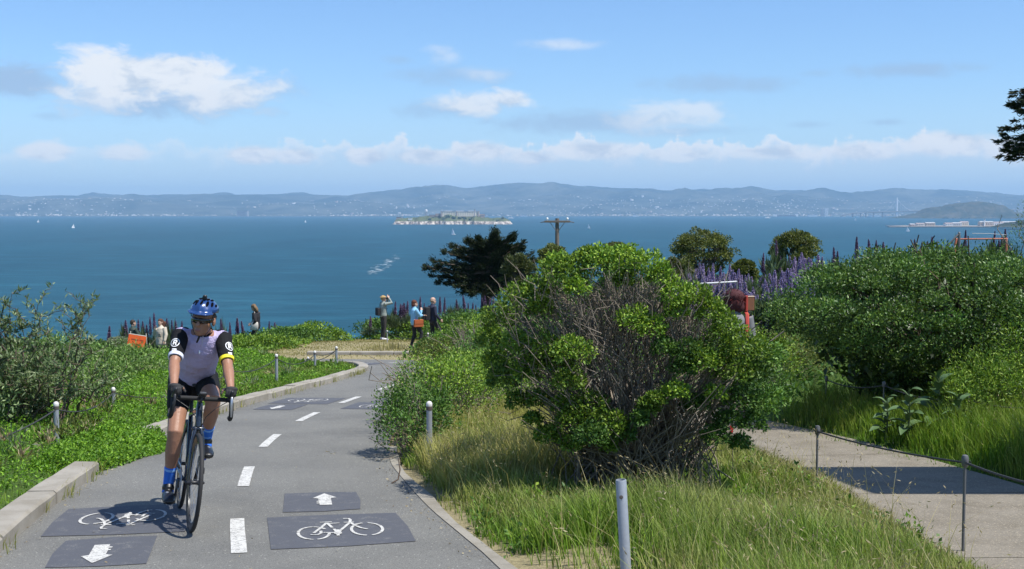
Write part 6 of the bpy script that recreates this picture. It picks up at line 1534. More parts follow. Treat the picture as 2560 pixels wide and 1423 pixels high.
def hand(W, p, n, s, k=1.0, curl=1.0, rf=.0092):
    """palm + four bent fingers + thumb. W wrist, p pointing direction, n palm normal (towards what is held), s thumb side"""
    W = Vector(W); p = Vector(p).normalized(); s = Vector(s); s = (s - p * s.dot(p)).normalized(); n = Vector(n); n = (n - p * n.dot(p) - s * n.dot(s)).normalized()
    out = [tube([(W - p * .03 * k, .026 * k, .020 * k), (W + p * .02 * k, .032 * k, .017 * k), (W + p * .07 * k, .040 * k, .015 * k), (W + p * .092 * k, .039 * k, .013 * k)], lat=s, n=12)]
    fs = []
    for i, (o, l) in enumerate(((.030, .074), (.010, .082), (-.010, .077), (-.029, .060))):
        a = W + p * (.085 - .004 * abs(i - 1)) * k + s * o * k; q = a - p * .03 * k; d = p; pts = [(q, rf * k * 1.1), (a, rf * k)]; ang = 0
        for seg, f in ((.45, .55), (.30, .8), (.25, .6)):
            ang += f * curl; d = p * math.cos(ang) + n * math.sin(ang); a = a + d * (l * seg * k); pts.append((a, rf * k * (.98 if seg > .4 else .86)))
        fs.append(tube(pts, lat=s, n=8))
    a = W + p * .025 * k + s * .026 * k; d1 = (p * .6 + s * .75 + n * .25).normalized(); b = a + d1 * .038 * k; d2 = (p * .75 + n * .6 * curl + s * .2).normalized()
    fs.append(tube([(a - d1 * .02 * k, .013 * k), (b, .0115 * k), (b + d2 * .03 * k, .0105 * k), (b + d2 * .052 * k, .009 * k)], lat=s, n=8))
    return out, fs
def head_parts(c, rot, k=1.0, neck=None):
    E = lambda q, r, rr=None: ell(Vector(c) + rot @ (Vector(q) * k), tuple(x * k for x in r), rot if rr is None else rot @ rr)
    T = lambda pts, lat=(1, 0, 0): tube([(Vector(c) + rot @ (Vector(q[0]) * k),) + tuple(x * k for x in q[1:]) for q in pts], lat=rot @ Vector(lat), n=10)
    o = [E((0, -.012, .03), (.076, .097, .088)), E((0, .022, -.045), (.060, .068, .078)), E((0, .058, -.098), (.032, .030, .024)), E((0, .03, -.085), (.05, .055, .035)),
         T([((0, .078, .005), .010, .012), ((0, .094, -.018), .012, .013), ((0, .106, -.040), .016, .012)]), E((0, .068, .016), (.055, .026, .016)), E((.036, .062, -.032), (.022, .020, .020)), E((-.036, .062, -.032), (.022, .020, .020)),
         E((.079, -.008, -.02), (.011, .022, .034)), E((-.079, -.008, -.02), (.011, .022, .034)), E((0, .084, -.072), (.025, .013, .007)), E((0, .082, -.083), (.022, .012, .008))]
    if neck is not None: o.append(tube([(Vector(c) + rot @ (Vector((0, -.02, -.06)) * k), .054 * k, .056 * k), (Vector(neck), .060 * k, .058 * k)], n=12))
    return o
# joints in bicycle coordinates (x to the rider's right, y forward)
HC = Vector((.012, .275, 1.468)); HR = (Euler((R(-9), R(-4), R(-24)))).to_matrix()
shR, shL = Vector((.150, .165, 1.330)), Vector((-.150, .165, 1.330)); elR, elL = Vector((.190, .345, 1.135)), Vector((-.180, .355, 1.135)); wrR, wrL = Vector((.193, .545, .986)), Vector((-.193, .545, .986))
hpR, hpL = Vector((.09, -.19, .985)), Vector((-.09, -.19, .985))
ankR = pR + Vector((.0, -.085, .105)); ankL = pL + Vector((0, -.075, .115))
def knee(h, a, th, sh, out):
    d = a - h; L = d.length; x = (th * th - sh * sh + L * L) / (2 * L); hh = math.sqrt(max(1e-4, th * th - x * x)); u = d.normalized(); f = Vector((0, 1, 0)); f = (f - u * f.dot(u)).normalized()
    return h + u * x + f * hh + Vector((out, 0, 0))
knR = knee(hpR, ankR, .435, .425, .012); knL = knee(hpL, ankL, .435, .425, -.015)
bparts = head_parts(HC, HR, 1.0, (0, .175, 1.365))
bparts.append(tube([((0, -.22, .965), .135, .105), ((0, -.11, 1.08), .135, .105), ((0, .02, 1.18), .138, .108), ((0, .105, 1.275), .145, .105), ((0, .16, 1.335), .11, .075)], n=18))
hands = []
for s_, sh, elb, wr, hp, kn, an, pd in ((1, shR, elR, wrR, hpR, knR, ankR, pR), (-1, shL, elL, wrL, hpL, knL, ankL, pL)):
    bparts.append(tube([(sh + Vector((-s_ * .05, -.02, 0)), .052), (sh, .058), (sh.lerp(elb, .4), .047), (elb + (sh - elb) * .1, .040), (elb, .038), (elb.lerp(wr, .25), .041), (elb.lerp(wr, .6), .034), (wr, .025, .021)], n=12))
    bparts.append(tube([(hp + Vector((0, 0, .03)), .088), (hp.lerp(kn, .3), .083), (hp.lerp(kn, .75), .064), (kn, .057), (kn.lerp(an, .12), .053), (kn.lerp(an, .35), .056), (kn.lerp(an, .7), .039), (an, .032)], n=14))
    bparts.append(tube([(an, .032), (an + Vector((0, .03, -.05)), .026, .026), (pd + Vector((0, .02, .03)), .030, .020), (pd + Vector((0, .09, .022)), .028, .014)], n=10))
    pm_, fg = hand(wr, (0 - s_ * .05, .92, .10), (0, .1, -1), (-s_, 0, .1), .98, 1.12); hands.append((pm_, fg)); bparts += pm_ + fg
body = link('body', fuse('body', bparts, .0062, 3), SKIN, rider)
jer_me = fuse('jersey', [tube([((0, -.235, .985), .148, .120), ((0, -.20, 1.01), .152, .124), ((0, -.10, 1.10), .147, .122), ((0, .02, 1.19), .152, .122), ((0, .105, 1.28), .156, .118), ((0, .155, 1.332), .126, .092), ((0, .178, 1.368), .080, .074)], n=20, rnd=False)]
              + [tube([((s_ * .07, .14, 1.325), .058), (sh, .062)], n=12) for s_, sh in ((1, shR), (-1, shL))], .0075, 4)
link('jersey', jer_me, JER, rider)
pobj('collar', tube([((0, .168, 1.352), .074, .068), ((0, .192, 1.388), .070, .064)], n=18, rnd=False, cap=False), JBLK, rider)
zp_ = pobj('zip', tube([((0, .250, 1.350), .003), ((0, .222, 1.27), .003), ((0, .16, 1.18), .003)], n=5), M('zip_grey', (.5, .48, .55), .5), rider)
pobj('chest_logo', ell((.012, .206, 1.22), (.006, .005, .014), None, 8, 6), WHT, rider)
sl_me = {}
for s_, sh, elb in ((1, shR, elR), (-1, shL, elL)):
    e2 = sh.lerp(elb, .74)
    m_ = fuse('sleeve', [tube([(sh + Vector((-s_ * .028, -.012, .020)), .047), (sh + Vector((s_ * .004, 0, .0)), .0655), (sh.lerp(elb, .35), .059), (e2, .053)], n=16)], .0065, 2)
    so_ = link('sleeve', m_, JBLK, rider); sl_me[s_] = m_
    so_['label'] = 'black sleeve with white ring badge and ' + ('pale hem' if s_ > 0 else 'yellow hem')
    ax = (elb - sh).normalized()
    pobj('sleeve_hem', tube([(e2 - ax * .004, .0545), (e2 + ax * .022, .0525)], n=20, rnd=False), (M('pale_hem', (.62, .64, .74), .7) if s_ > 0 else YEL), so_)
    # ring badge with a letter, and a slanted mark, printed on the sleeve
    bvh = BVHTree.FromPolygons([v.co for v in m_.vertices], [tuple(p.vertices) for p in m_.polygons])
    vd = Vector((s_ * .30, 1.0, .12)).normalized(); ru = Vector((0, 0, 1)).cross(vd).normalized(); uu = vd.cross(ru)
    def decal(strokes, o, w, name, k=1.0):
        V, Fc = [], []
        for st in strokes:
            P = []
            for i in range(len(st) - 1):
                a, b = Vector(st[i]), Vector(st[i + 1]); n = max(1, int((b - a).length * k / .006))
                P += [a.lerp(b, j / n) for j in range(n)]
            P.append(Vector(st[-1])); o0 = len(V)
            for i, p in enumerate(P):
                t = (P[min(i + 1, len(P) - 1)] - P[max(i - 1, 0)]).normalized(); q = Vector((-t.y, t.x)) * w / 2
                for e in (q, -q):
                    p3 = o - ru * ((p.x * k + e.x)) + uu * (p.y * k + e.y); p3 = o + ru * (-(p.x * k + e.x)) * -1 + uu * (p.y * k + e.y)
                    h = bvh.ray_cast(p3 + vd * .2, -vd)
                    hp_ = (h[0] + h[1] * .0018) if h[0] is not None else bvh.find_nearest(p3)[0] + vd * .002
                    V.append(hp_)
            for i in range(len(P) - 1): Fc.append((o0 + 2 * i, o0 + 2 * i + 1, o0 + 2 * i + 3, o0 + 2 * i + 2))
        pobj(name, (V, Fc), WHT, so_, False)
    o1 = sh.lerp(elb, .30) + vd * .05 + Vector((s_ * .012, 0, 0)); o2 = sh.lerp(elb, .60) + vd * .05 + Vector((s_ * .008, 0, 0))
    circ = [(math.cos(a), math.sin(a)) for a in np.linspace(0, 2 * math.pi, 25)]
    RR = [[(-.28, -.5), (-.28, .5), (.15, .5), (.32, .36), (.32, .16), (.15, .02), (-.28, .02)], [(.02, .02), (.35, -.5)]]
    decal([circ], o1, .0050, 'ring_badge', .030); decal(RR, o1, .0085, 'letter_badge', .034)
    decal([[(-.5, .5), (.5, .5), (-.5, -.5), (.5, -.5)], [(-.5, .15), (.5, .15)]], o2, .0075, 'slanted_mark', .030)
# shorts, socks, shoes, gloves
sh_parts = [tube([((0, -.245, .955), .155, .125), ((0, -.17, 1.03), .148, .122)], n=18)]
for hp, kn in ((hpR, knR), (hpL, knL)): sh_parts.append(tube([(hp + Vector((0, 0, .03)), .096), (hp.lerp(kn, .3), .090), (hp.lerp(kn, .54), .080)], n=14))
link('shorts', fuse('shorts', sh_parts, .008, 3), LYC, rider)
for s_, kn, an, pd in ((1, knR, ankR, pR), (-1, knL, ankL, pL)):
    so_ = pobj('sock', tube([(kn.lerp(an, .66), .0445), (kn.lerp(an, .8), .0410), (an, .0385), (an + Vector((0, .02, -.05)), .043)], n=14), SOCK, rider)
    a_ = kn.lerp(an, .86); pobj('sock_band', tube([(a_, .0395), (a_ + (an - kn) * .03, .0388)], n=14, rnd=False), SOCKB, so_); a_ = kn.lerp(an, .67); pobj('sock_cuff', tube([(a_, .0455), (a_ + (an - kn) * .04, .0448)], n=14, rnd=False), SOCKB, so_)
    hl = pd + Vector((0, -.09, .012))
    shm = fuse('shoe', [tube([(hl + Vector((0, -.01, .025)), .038, .038), (pd + Vector((0, 0, .034)), .047, .042), (pd + Vector((0, .08, .026)), .050, .034), (pd + Vector((0, .145, .018)), .041, .023)], n=14), tube([(hl + Vector((0, .02, .02)), .038), (an + Vector((0, .008, -.015)), .046, .052)], n=14), bbox(pd + Vector((0, .01, .002)), (.072, .24, .014), .006)], .0065, 3)
    sho = link('shoe', shm, SHOE, rider)
    pobj('dial', lathe([(.011, 0), (.012, .006), (.009, .009)], 12, pd + Vector((s_ * .012, .035, .062)), (0, .5, 1)), ALU, sho); pobj('strap', tube([(pd + Vector((-.040, .05, .035)), .008, .004), (pd + Vector((0, .055, .057)), .009, .004), (pd + Vector((.040, .05, .035)), .008, .004)], lat=(0, 1, 0), n=8), BLACKP, sho)
for (pm_, fg), wr, s_ in zip(hands, (wrR, wrL), (1, -1)):
    W_ = Vector(wr); p_ = Vector((-s_ * .05, .92, .10)).normalized()
    gl = [tube([(W_ - p_ * .045, .031, .027), (W_ - p_ * .01, .032, .024), (W_ + p_ * .03, .038, .022), (W_ + p_ * .075, .0445, .0195), (W_ + p_ * .095, .043, .019)], lat=(1, 0, 0), n=14)]
    _, fg2 = hand(wr, (0 - s_ * .05, .92, .10), (0, .1, -1), (-s_, 0, .1), .98, 1.12, .0115)
    for V, Fc in fg2: gl.append((V, Fc))
    # fingerless: keep only the roots of the fingers
    cut = []
    for V, Fc in fg2:
        nn = 8; rings = len(V) // nn; keep = 5
        cut.append(([V[i] for i in range(keep * nn)], [f for f in Fc if max(f) < keep * nn and len(f) == 4] + [tuple(range(nn - 1, -1, -1)), tuple((keep - 1) * nn + j for j in range(nn))]))
    gm = fuse('glove', gl, .0055, 2); go_ = link('glove', gm, GLV, rider)
    pobj('wrist_strap', tube([(W_ - p_ * .035, .0335, .0295), (W_ - p_ * .015, .0340, .0275)], lat=(1, 0, 0), n=14, rnd=False), BLACKP, go_)
# helmet, glasses, strap, mouth, hair
def hp3(q): return HC + HR @ Vector(q)
def shell(rx, ry, rz, z0, c, n=28, m=12):
    V, Fc = [], []
    for i in range(m + 1):
        th = (math.pi / 2 + .10) * i / m
        for j in range(n):
            a = 2 * math.pi * j / n; x, y, z = rx * math.sin(th) * math.cos(a), ry * math.sin(th) * math.sin(a), rz * math.cos(th)
            rid = 1 + .035 * math.cos(6 * math.atan2(x, 1e-6 + abs(z) + .02)) * math.sin(th) ** 1.5 if i else 1
            zz = max(z0 + (.012 if y > 0 else -.022) * (1 if th > 1.4 else 0), z)
            V.append(hp3((c[0] + x * rid, c[1] + y * rid, c[2] + zz * rid)))
    for i in range(m):
        for j in range(n): Fc.append((i * n + j, (i + 1) * n + j, (i + 1) * n + (j + 1) % n, i * n + (j + 1) % n))
    Fc.append(tuple((m) * n + j for j in range(n)))
    return V, Fc
VENTM = M('vent_black', (.004, .004, .005), .95, spec=.05)
hel = link('helmet', fuse('helmet', [shell(.094, .128, .094, -.012, (0, -.012, .050)), tube([(hp3((-.080, .070, .052)), .022, .009), (hp3((-.048, .115, .048)), .024, .009), (hp3((0, .130, .048)), .024, .009), (hp3((.048, .115, .048)), .024, .009), (hp3((.080, .070, .052)), .022, .009)], lat=HR @ Vector((0, .9, -.1)), n=10)], .0058, 2), HELM, rider)
for x, y, z, a in ((0, .105, .112, 0), (.04, .09, .118, -.2), (-.04, .09, .118, .2), (.07, .05, .115, -.35), (-.07, .05, .115, .35), (.028, .02, .152, 0), (-.028, .02, .152, 0), (.082, -.01, .10, -.2), (-.082, -.01, .10, .2), (.05, -.03, .145, 0), (-.05, -.03, .145, 0)):
    nrm = Vector((x / .094 ** 2, (y + .012) / .128 ** 2, (z - .050) / .094 ** 2)).normalized(); pv_ = Vector((0, -.012, .050)) + Vector((nrm.x * .094, nrm.y * .128, nrm.z * .094)) * .945
    q = Vector((0, 0, 1)).rotation_difference(nrm).to_matrix() @ Matrix.Rotation(a, 3, 'Z')
    pobj('vent', ell(hp3(pv_), (.0115, .030, .0105), HR @ q, 10, 7), VENTM, hel)
pobj('light_mount', [bbox(hp3((-.005, .03, .150)), (.030, .040, .022), .006, HR), bbox(hp3((-.010, .045, .166)), (.026, .026, .018), .005, HR), tube([(hp3((.0, .03, .135)), .012), (hp3((0, .03, .15)), .010)], n=8)], BLACKP, hel)
pobj('helmet_strap', [tube([(hp3((s_ * .083, .03, .03)), .006, .002), (hp3((s_ * .074, .02, -.05)), .007, .002), (hp3((s_ * .04, .035, -.115)), .007, .002), (hp3((0, .045, -.128)), .007, .002)], lat=HR @ Vector((0, 1, 0)), n=6) for s_ in (-1, 1)] + [tube([(hp3((.0, .045, -.13)), .008, .003), (hp3((.012, .05, -.175)), .006, .002)], n=6)], STRAP, hel)
gv = []
n = 13
for j in range(n):
    a = -1.22 + 2.44 * j / (n - 1); half = .021 * (1 - .35 * abs(a) / 1.22) * (1 if abs(a) > .16 else .72)
    for dz_, rr in ((half, .0), (-half, -.004)):
        gv.append(hp3(((.079 + rr) * math.sin(a), .014 + (.089 + rr) * math.cos(a), -.004 + dz_ + (0.0 if dz_ > 0 else .0))))
gf = [(2 * i, 2 * i + 1, 2 * i + 3, 2 * i + 2) for i in range(n - 1)]
gl_ = pobj('sunglasses', (gv, gf), LENS, rider); gl_.modifiers.new('s', 'SOLIDIFY').thickness = .003
for s_ in (-1, 1): pobj('temple', tube([(hp3((s_ * .077, .04, .003)), .003, .005), (hp3((s_ * .084, -.03, .0)), .003, .004)], n=6), BLACKP, gl_)
pobj('mouth', ell(hp3((0, .0935, -.0775)), (.021, .006, .0075), HR, 10, 6), LIPS, rider)
pobj('hair', [ell(hp3((0, -.05, .005)), (.080, .066, .052), HR), ell(hp3((.073, -.012, .02)), (.010, .026, .022), HR), ell(hp3((-.073, -.012, .02)), (.010, .026, .022), HR)], HAIRB, rider)

# ================================================================== people on the slope
def cloth(n, c, v=.15): return M(n, c, .85, var=v, scale=9)
SK2 = M('skin', (.46, .29, .21), .55, var=.06); WSH = cloth('white_shoe', (.72, .7, .72)); EYE = M('eye_dark', (.02, .015, .012), .3)
STD = dict(pel=(0, 0, .95), ch=(0, 0, 1.25), nk=(0, 0, 1.46), hd=(0, .02, 1.60), sr=(.175, 0, 1.40), er=(.225, -.02, 1.13), wr=(.235, .07, .90), sl=(-.175, 0, 1.40), el=(-.225, -.02, 1.13), wl=(-.235, .07, .90),
           hr=(.09, 0, .92), kr=(.10, .02, .50), ar=(.10, -.02, .09), hl=(-.09, 0, .92), kl=(-.10, .02, .50), al=(-.10, -.02, .09), hrot=(0, 0, 0))
def solve(u, vtop, h, y0, y1):
    best = None
    for y in np.arange(y0, y1, .1):
        x = (u - CXP) / FPX * y; e = abs(vpix(Hs(x, y) + .03 + h, y) - vtop)
        if best is None or e < best[0]: best = (e, x, y)
    return best[1], best[2]
def person(label, loc, yaw, top, legs, shoe, hair, k=1.0, j=None, bulk=1.0, long_top=0.0, hairs='short', skin=SK2, hem_col=None, curl=.5):
    J = dict(STD); J.update(j or {}); J = {a: (Vector(b) if a != 'hrot' else b) for a, b in J.items()}
    t = thing('person', label, 'person', loc, (0, 0, yaw)); t.scale = (k, k, k)
    rot = Euler(J['hrot']).to_matrix(); lat = Vector((1, 0, 0))
    B = head_parts(J['hd'], rot, 1.0, J['nk'])
    tor = [(J['pel'] + Vector((0, 0, -.06)), .15, .105), (J['pel'] + Vector((0, 0, .08)), .135, .095), (J['ch'], .155, .105), (J['ch'].lerp(J['nk'], .5), .15, .095), (J['nk'] + Vector((0, 0, -.03)), .07, .065)]
    B.append(tube(tor, n=16))
    for a, b, c2, s_ in (('sr', 'er', 'wr', 1), ('sl', 'el', 'wl', -1)):
        B.append(tube([(J[a].lerp(J['ch'], .25), .05), (J[a], .052), (J[b], .038), (J[c2], .025)], n=10))
        d = (J[c2] - J[b]).normalized(); pm_, fg = hand(J[c2], d, Vector((-s_, .2, 0)) if d.z < .3 else Vector((0, 0, 1)).cross(d) + Vector((0, 0, .1)), Vector((0, 1, 0)) if abs(d.y) < .8 else Vector((-s_, 0, .2)), .95, curl, .0105); B += pm_ + fg
    for a, b, c2 in (('hr', 'kr', 'ar'), ('hl', 'kl', 'al')):
        B.append(tube([(J[a], .082), (J[a].lerp(J[b], .5), .070), (J[b], .054), (J[b].lerp(J[c2], .35), .052), (J[c2], .036)], n=12))
        B.append(tube([(J[c2] + Vector((0, -.03, -.03)), .036, .034), (J[c2] + Vector((0, .08, -.055)), .04, .026), (J[c2] + Vector((0, .16, -.065)), .034, .018)], n=10))
    link('body', fuse('body', B, .011, 2), skin, t)
    for s_ in (-1, 1): pobj('eye', ell(J['hd'] + rot @ Vector((s_ * .031, .083, -.006)), (.011, .006, .006), rot, 8, 6), EYE, t)
    b = bulk
    parts = [tube([(J['pel'] + Vector((0, 0, .04 - long_top)), .165 * b, .13 * b), (J['pel'] + Vector((0, 0, .12)), .155 * b, .118 * b), (J['ch'], .172 * b, .125 * b), (J['ch'].lerp(J['nk'], .6), .16 * b, .105 * b), (J['nk'] + Vector((0, 0, -.01)), .082, .078)], n=18)]
    for a, b2, c2 in (('sr', 'er', 'wr'), ('sl', 'el', 'wl')):
        parts.append(tube([(J[a].lerp(J['ch'], .3), .06 * b), (J[a], .070 * b), (J[b2], .056 * b), (J[b2].lerp(J[c2], .9), .043 * b)], n=12))
    tp_ = link('jacket', fuse('jacket', parts, .012, 3), top, t)
    parts = [tube([(J['pel'] + Vector((0, 0, .10)), .142, .108), (J['pel'] + Vector((0, 0, -.06)), .158, .118)], n=14)]
    for a, b2, c2 in (('hr', 'kr', 'ar'), ('hl', 'kl', 'al')): parts.append(tube([(J[a], .092), (J[a].lerp(J[b2], .5), .081), (J[b2], .066), (J[b2].lerp(J[c2], .5), .058), (J[b2].lerp(J[c2], .95), .050)], n=12))
    link('trousers', fuse('trousers', parts, .012, 2), legs, t)
    for c2 in ('ar', 'al'): link('shoe', fuse('shoe', [tube([(J[c2] + Vector((0, -.045, -.04)), .042, .044), (J[c2] + Vector((0, .08, -.05)), .048, .036), (J[c2] + Vector((0, .175, -.065)), .040, .022)], n=12), tube([(J[c2] + Vector((0, -.01, 0)), .046), (J[c2] + Vector((0, -.01, -.05)), .046)], n=10)], .009, 2), shoe, t)
    E = lambda q, r: ell(J['hd'] + rot @ Vector(q), r, rot)
    if hairs == 'short': hp = [E((0, -.022, .05), (.084, .098, .082)), E((0, -.06, .0), (.074, .058, .06))]
    elif hairs == 'long': hp = [E((0, -.02, .05), (.088, .102, .085)), E((-.045, -.075, -.04), (.075, .07, .13)), E((-.08, -.10, -.10), (.07, .07, .12)), E((.06, -.05, -.06), (.045, .06, .12)), E((-.12, -.11, -.05), (.06, .05, .08))]
    elif hairs == 'big': hp = [E((0, -.025, .055), (.125, .125, .10)), E((0, -.05, -.02), (.118, .10, .11)), E((.05, -.06, -.07), (.07, .07, .07)), E((-.05, -.06, -.07), (.07, .07, .07))]
    elif hairs == 'bob': hp = [E((0, -.025, .05), (.090, .104, .088)), E((0, -.06, -.03), (.085, .07, .085))]
    elif hairs == 'bald': hp = [E((0, -.06, .0), (.078, .056, .052))]
    elif hairs == 'bun': hp = [E((0, -.025, .045), (.082, .096, .08)), E((0, -.105, .03), (.045, .045, .045))]
    link('hair', fuse('hair', hp, .011, 1), hair, t)
    return t, J
BLK = cloth('black_cloth', (.014, .014, .017)); NAVY = cloth('navy_cloth', (.02, .022, .045)); DKG = cloth('dark_trouser', (.035, .032, .03))
def on(u, vtop, h, y0, y1):
    x, y = solve(u, vtop, h, y0, y1); return Vector((x, y, Hs(x, y) + .02))
# man shading his eyes / photographing
L1 = on(957, 741, 1.73, 42, 46)
t, J = person('man in grey shirt and tan hat with both arms raised to his face', L1, R(-62), cloth('grey_shirt', (.25, .28, .25)), DKG, WSH, cloth('tan_hat', (.36, .24, .10)), 1.0,
              dict(sr=(.175, 0, 1.40), er=(.24, .26, 1.44), wr=(.09, .20, 1.62), sl=(-.175, 0, 1.40), el=(-.22, .27, 1.42), wl=(-.07, .21, 1.60), hrot=(.05, 0, 0)), 1.05, .04)
pobj('hat_brim', lathe([(.135, 1.655), (.14, 1.66), (.10, 1.675), (.09, 1.70)], 18, (0, 0, 0)), cloth('tan_brim', (.40, .28, .12)), t)
pobj('binoculars', [tube([((s_ * .035, .13, 1.61), .022), ((s_ * .04, .22, 1.62), .028)], n=10) for s_ in (-1, 1)], BLACKP, t)
hb_ = thing('shoulder_bag', 'black shoulder bag behind the back of the man with raised arms', 'bag', L1, (0, 0, R(-62)))
pobj('bag', bbox((-.05, -.20, 1.10), (.26, .13, .30), .04, None, 3), BLK, hb_); pobj('strap', tube([((-.05, -.16, 1.24), .014, .004), ((-.12, -.06, 1.46), .014, .004), ((-.06, .1, 1.42), .014, .004), ((.10, .13, 1.2), .014, .004)], n=6), BLK, hb_)
# couple walking
walkj = dict(hr=(.09, 0, .92), kr=(.09, .24, .56), ar=(.09, .16, .14), hl=(-.09, 0, .92), kl=(-.09, .03, .49), al=(-.09, -.10, .09))
L2 = on(1035, 769, 1.52, 36.5, 42); k2 = .89
t, J = person('woman with red brown hair in a light blue jacket, walking with hand at chin', L2, R(-68), cloth('light_blue_jacket', (.22, .46, .66)), BLK, BLK, cloth('auburn_hair', (.10, .03, .015)), k2, dict(walkj, er=(.22, .16, 1.16), wr=(.10, .22, 1.36), el=(-.21, .14, 1.14), wl=(-.16, .36, 1.16)), 1.08, .06, 'bob')
hb_ = thing('handbag', 'orange brown handbag at the hip of the woman in light blue', 'bag', L2, (0, 0, R(-68))); hb_.scale = (k2,) * 3
pobj('bag', bbox((.17, .10, .92), (.12, .34, .26), .03, None, 2), cloth('orange_leather', (.42, .11, .03)), hb_); pobj('flap', bbox((.235, .10, .97), (.012, .32, .14), .004), cloth('orange_flap', (.36, .09, .025)), hb_); pobj('strap', tube([((.19, .0, 1.04), .012, .004), ((.12, -.03, 1.36), .012, .004), ((-.06, .03, 1.44), .012, .004)], n=6), cloth('strap_brown', (.25, .07, .02)), hb_)
L3 = on(1081, 766, 1.62, 37, 43)
t, J = person('balding man in a dark navy jacket walking beside the woman in blue', L3, R(-66), NAVY, BLK, BLK, cloth('fair_hair', (.30, .22, .14)), .95, dict(walkj, er=(.23, .03, 1.13), wr=(.22, .20, .95)), 1.1, .06, 'bald')
pobj('shirt_front', tube([((0, .135, 1.02), .035, .012), ((0, .138, 1.25), .035, .012), ((0, .10, 1.42), .03, .012)], n=8), cloth('beige_shirt', (.40, .34, .28)), t)
hb_ = thing('backpack', 'black backpack worn by the balding man', 'backpack', L3, (0, 0, R(-66))); hb_.scale = (.95,) * 3
pobj('bag', bbox((0, -.22, 1.16), (.30, .18, .46), .06, None, 3), BLK, hb_); pobj('pocket', bbox((0, -.32, 1.06), (.22, .06, .2), .025, None, 2), BLK, hb_)
# woman with tote bag, walking away left with her head bowed
L4 = on(638, 766, 1.62, 38, 47)
t, J = person('woman in black with fair hair and bowed head walking past the mounds', L4, R(75), BLK, BLK, BLK, cloth('dark_blonde_hair', (.16, .10, .05)), 1.0, dict(walkj, hd=(0, .09, 1.585), hrot=(R(-28), 0, 0), er=(.22, .12, 1.13), wr=(.20, .30, .98), el=(-.24, -.10, 1.12), wl=(-.22, .05, .90)), 1.12, .1, 'long')
hb_ = thing('tote_bag', 'cream tote bag on the shoulder of the woman in black', 'bag', L4, (0, 0, R(75))); CRM = cloth('cream_canvas', (.62, .56, .48))
pobj('bag', tube([((-.22, -.05, .82), .045, .13), ((-.23, -.05, .98), .055, .15), ((-.22, -.05, 1.06), .035, .14)], n=14), CRM, hb_); pobj('strap', [tube([((-.23, -.14, 1.08), .016, .004), ((-.215, -.05, 1.46), .016, .004), ((-.20, .03, 1.08), .016, .004)], lat=(0, 1, 0), n=6)], CRM, hb_)
# pair at the orange sign
L5 = on(328, 803, 1.66, 40, 47)
t, J = person('dark haired man in a dark green top standing behind the orange sign', L5, R(-50), cloth('dark_green_top', (.035, .055, .045)), BLK, BLK, HAIRB, 1.0, dict(er=(.21, .14, 1.14), wr=(.15, .28, 1.05), el=(-.21, .14, 1.14), wl=(-.15, .28, 1.05)), 1.05)
L6 = on(398, 803, 1.62, 40, 47)
t, J = person('woman with long brown hair in a pale beige jacket beside the orange sign', L6, R(155), cloth('beige_jacket', (.55, .48, .38)), BLK, BLK, cloth('long_brown_hair', (.085, .035, .018)), 1.0, dict(er=(.23, .10, 1.14), wr=(.10, .17, 1.38), el=(-.26, .02, 1.14), wl=(-.26, .10, .92), hrot=(0, 0, R(12))), 1.22, .18, 'long')
pobj('pocket', bbox((-.09, .165, 1.14), (.13, .03, .15), .012), cloth('pocket_beige', (.36, .30, .22)), t)
pobj('collar', tube([((0, .0, 1.415), .088, .085), ((0, .01, 1.465), .080, .078)], n=14, rnd=False), cloth('collar_beige', (.6, .54, .44)), t)
# orange board
D = 37.5; A = at(340, 866, D); sb = thing('sign_board', 'bright orange sign board on a pale folding stand, left of the cyclist', 'sign', (A.x, D, Hs(A.x, D)))
ORB = M('orange_board', (.85, .13, .02), .6, var=.04); TXT = M('sign_text', (.40, .05, .015), .7); PALEW = cloth('pale_stand', (.5, .46, .38))
zc_ = A.z - sb.location.z; RB = Euler((R(-6), R(9), 0)).to_matrix()
bo = pobj('board', bbox((0, 0, zc_ + .04), (.56, .03, .62), .006, RB), ORB, sb, False)
rr_ = random.Random(6)
for i, zz in enumerate((.17, .02, -.12)):
    x0 = -.17 + .05 * (i > 0)
    for w_ in ((.13, .07, .11), (.10, .09), (.07, .08))[i]:
        pobj('text_block', bbox(Vector((0, 0, zc_ + .04)) + RB @ Vector((x0 + w_ / 2, -.0165, zz)), (w_, .003, .045), .001, RB), TXT, bo, False); x0 += w_ + .03
for s_ in (-1, 1): pobj('stand_leg', tube([(Vector((0, 0, zc_ + .04)) + RB @ Vector((s_ * .25, .03, .40)), .014), (Vector((s_ * .30, .22, -.1)), .014)], n=6), PALEW, sb)
pobj('top_bar', tube([(Vector((0, 0, zc_ + .04)) + RB @ Vector((-.27, .0, .325)), .016), (Vector((0, 0, zc_ + .04)) + RB @ Vector((.27, .0, .325)), .016)], n=8), PALEW, sb)
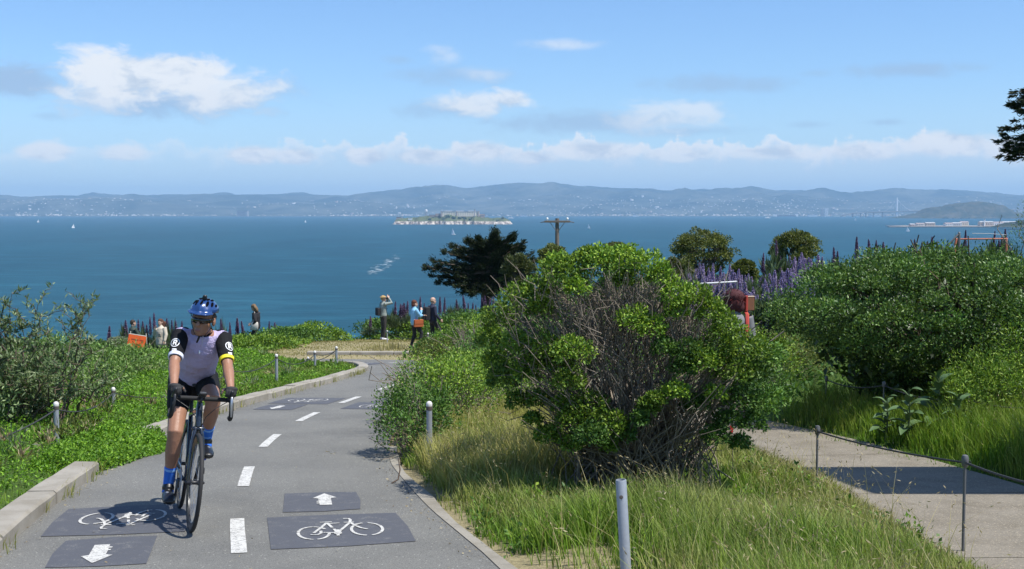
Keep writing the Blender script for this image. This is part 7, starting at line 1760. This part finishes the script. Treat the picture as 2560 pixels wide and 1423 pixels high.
# person with red hair behind the big bush
D = 14.6; A = at(1836, 726, D); zg = Hs(A.x, D); h_ = A.z - zg
t, J = person('person with big dark red hair and grey top seen from behind, over the bush', (A.x, D, zg + .02), R(8), cloth('grey_top', (.17, .175, .185)), BLK, BLK, cloth('dark_red_hair', (.055, .010, .012), .45), h_ / 1.755, None, 1.08, .04, 'big')
k_ = h_ / 1.755
bd = thing('carried_board', 'brown board with a red strap on the shoulder of the red haired person', 'bag', (A.x, D, zg + .02), (0, 0, R(8))); bd.scale = (k_,) * 3
pobj('board', bbox((.185, .02, 1.565), (.15, .05, .17), .008), M('brown_board', (.20, .085, .04), .7, var=.2), bd, False); pobj('edge', bbox((.185, .02, 1.655), (.155, .055, .012), .003), M('pale_edge', (.55, .42, .3), .7), bd, False)
REDS = cloth('red_strap', (.38, .045, .03)); pobj('strap', [tube([((.115, -.135, 1.13), .022, .006), ((.13, -.13, 1.30), .022, .006), ((.145, -.075, 1.44), .022, .006), ((.15, .0, 1.47), .022, .006)], n=8)], REDS, bd); pobj('strap_end', bbox((.15, -.02, 1.57), (.035, .03, .20), .008), REDS, bd, False)

rs = np.random.RandomState(9); hc_ = np.array([0, .0, 1.62]); dq = rdir(900, rs)
cv = leaves_arr(hc_ + dq * np.array([.115, .12, .115]), unit(dq * .6 + rs.normal(size=(900, 3)) * .7), rs.uniform(.02, .05, 900), .010, palette(900, [(.03, .006, .008), (.085, .014, .016), (.16, .03, .03)], rs), rs)
cv = (cv[0], cv[1], cv[2]); link('curls', mesh_np('curls', cv[0], cv[1], False, cv[2]), PETAL, t)
# fallen leaves and grit along the edges of the path
rs = np.random.RandomState(12); n = 900; sv = rs.uniform(PATH.s_at_y(5.5), PATH.s_at_y(24), n); sg = rs.choice([-1, 1], n, p=[.4, .6]); oo = sg * (PATH.h(sv) - .02 - np.abs(rs.normal(size=n)) * .10)
q = rs.rand(n) < .12; oo[q] = rs.uniform(-1.3, 1.3, q.sum()); x, y = PATH.off(sv, oo); P0 = np.stack([x, y, zp(y) + .008], 1)
lv = leaves_arr(P0, unit(np.stack([rs.normal(size=n), rs.normal(size=n), .12 * np.abs(rs.normal(size=n))], 1)), rs.uniform(.008, .032, n), rs.uniform(.005, .014, n), palette(n, [(.10, .07, .04), (.28, .22, .12), (.45, .38, .24)], rs), rs, .1, np.tile([[0, 0, 1.]], (n, 1)))
tag(link('leaf_litter', mesh_np('leaf_litter', lv[0], lv[1], False, lv[2]), PETAL), 'scattered dry leaf litter along the edges of the bike path', 'litter', kind='stuff')
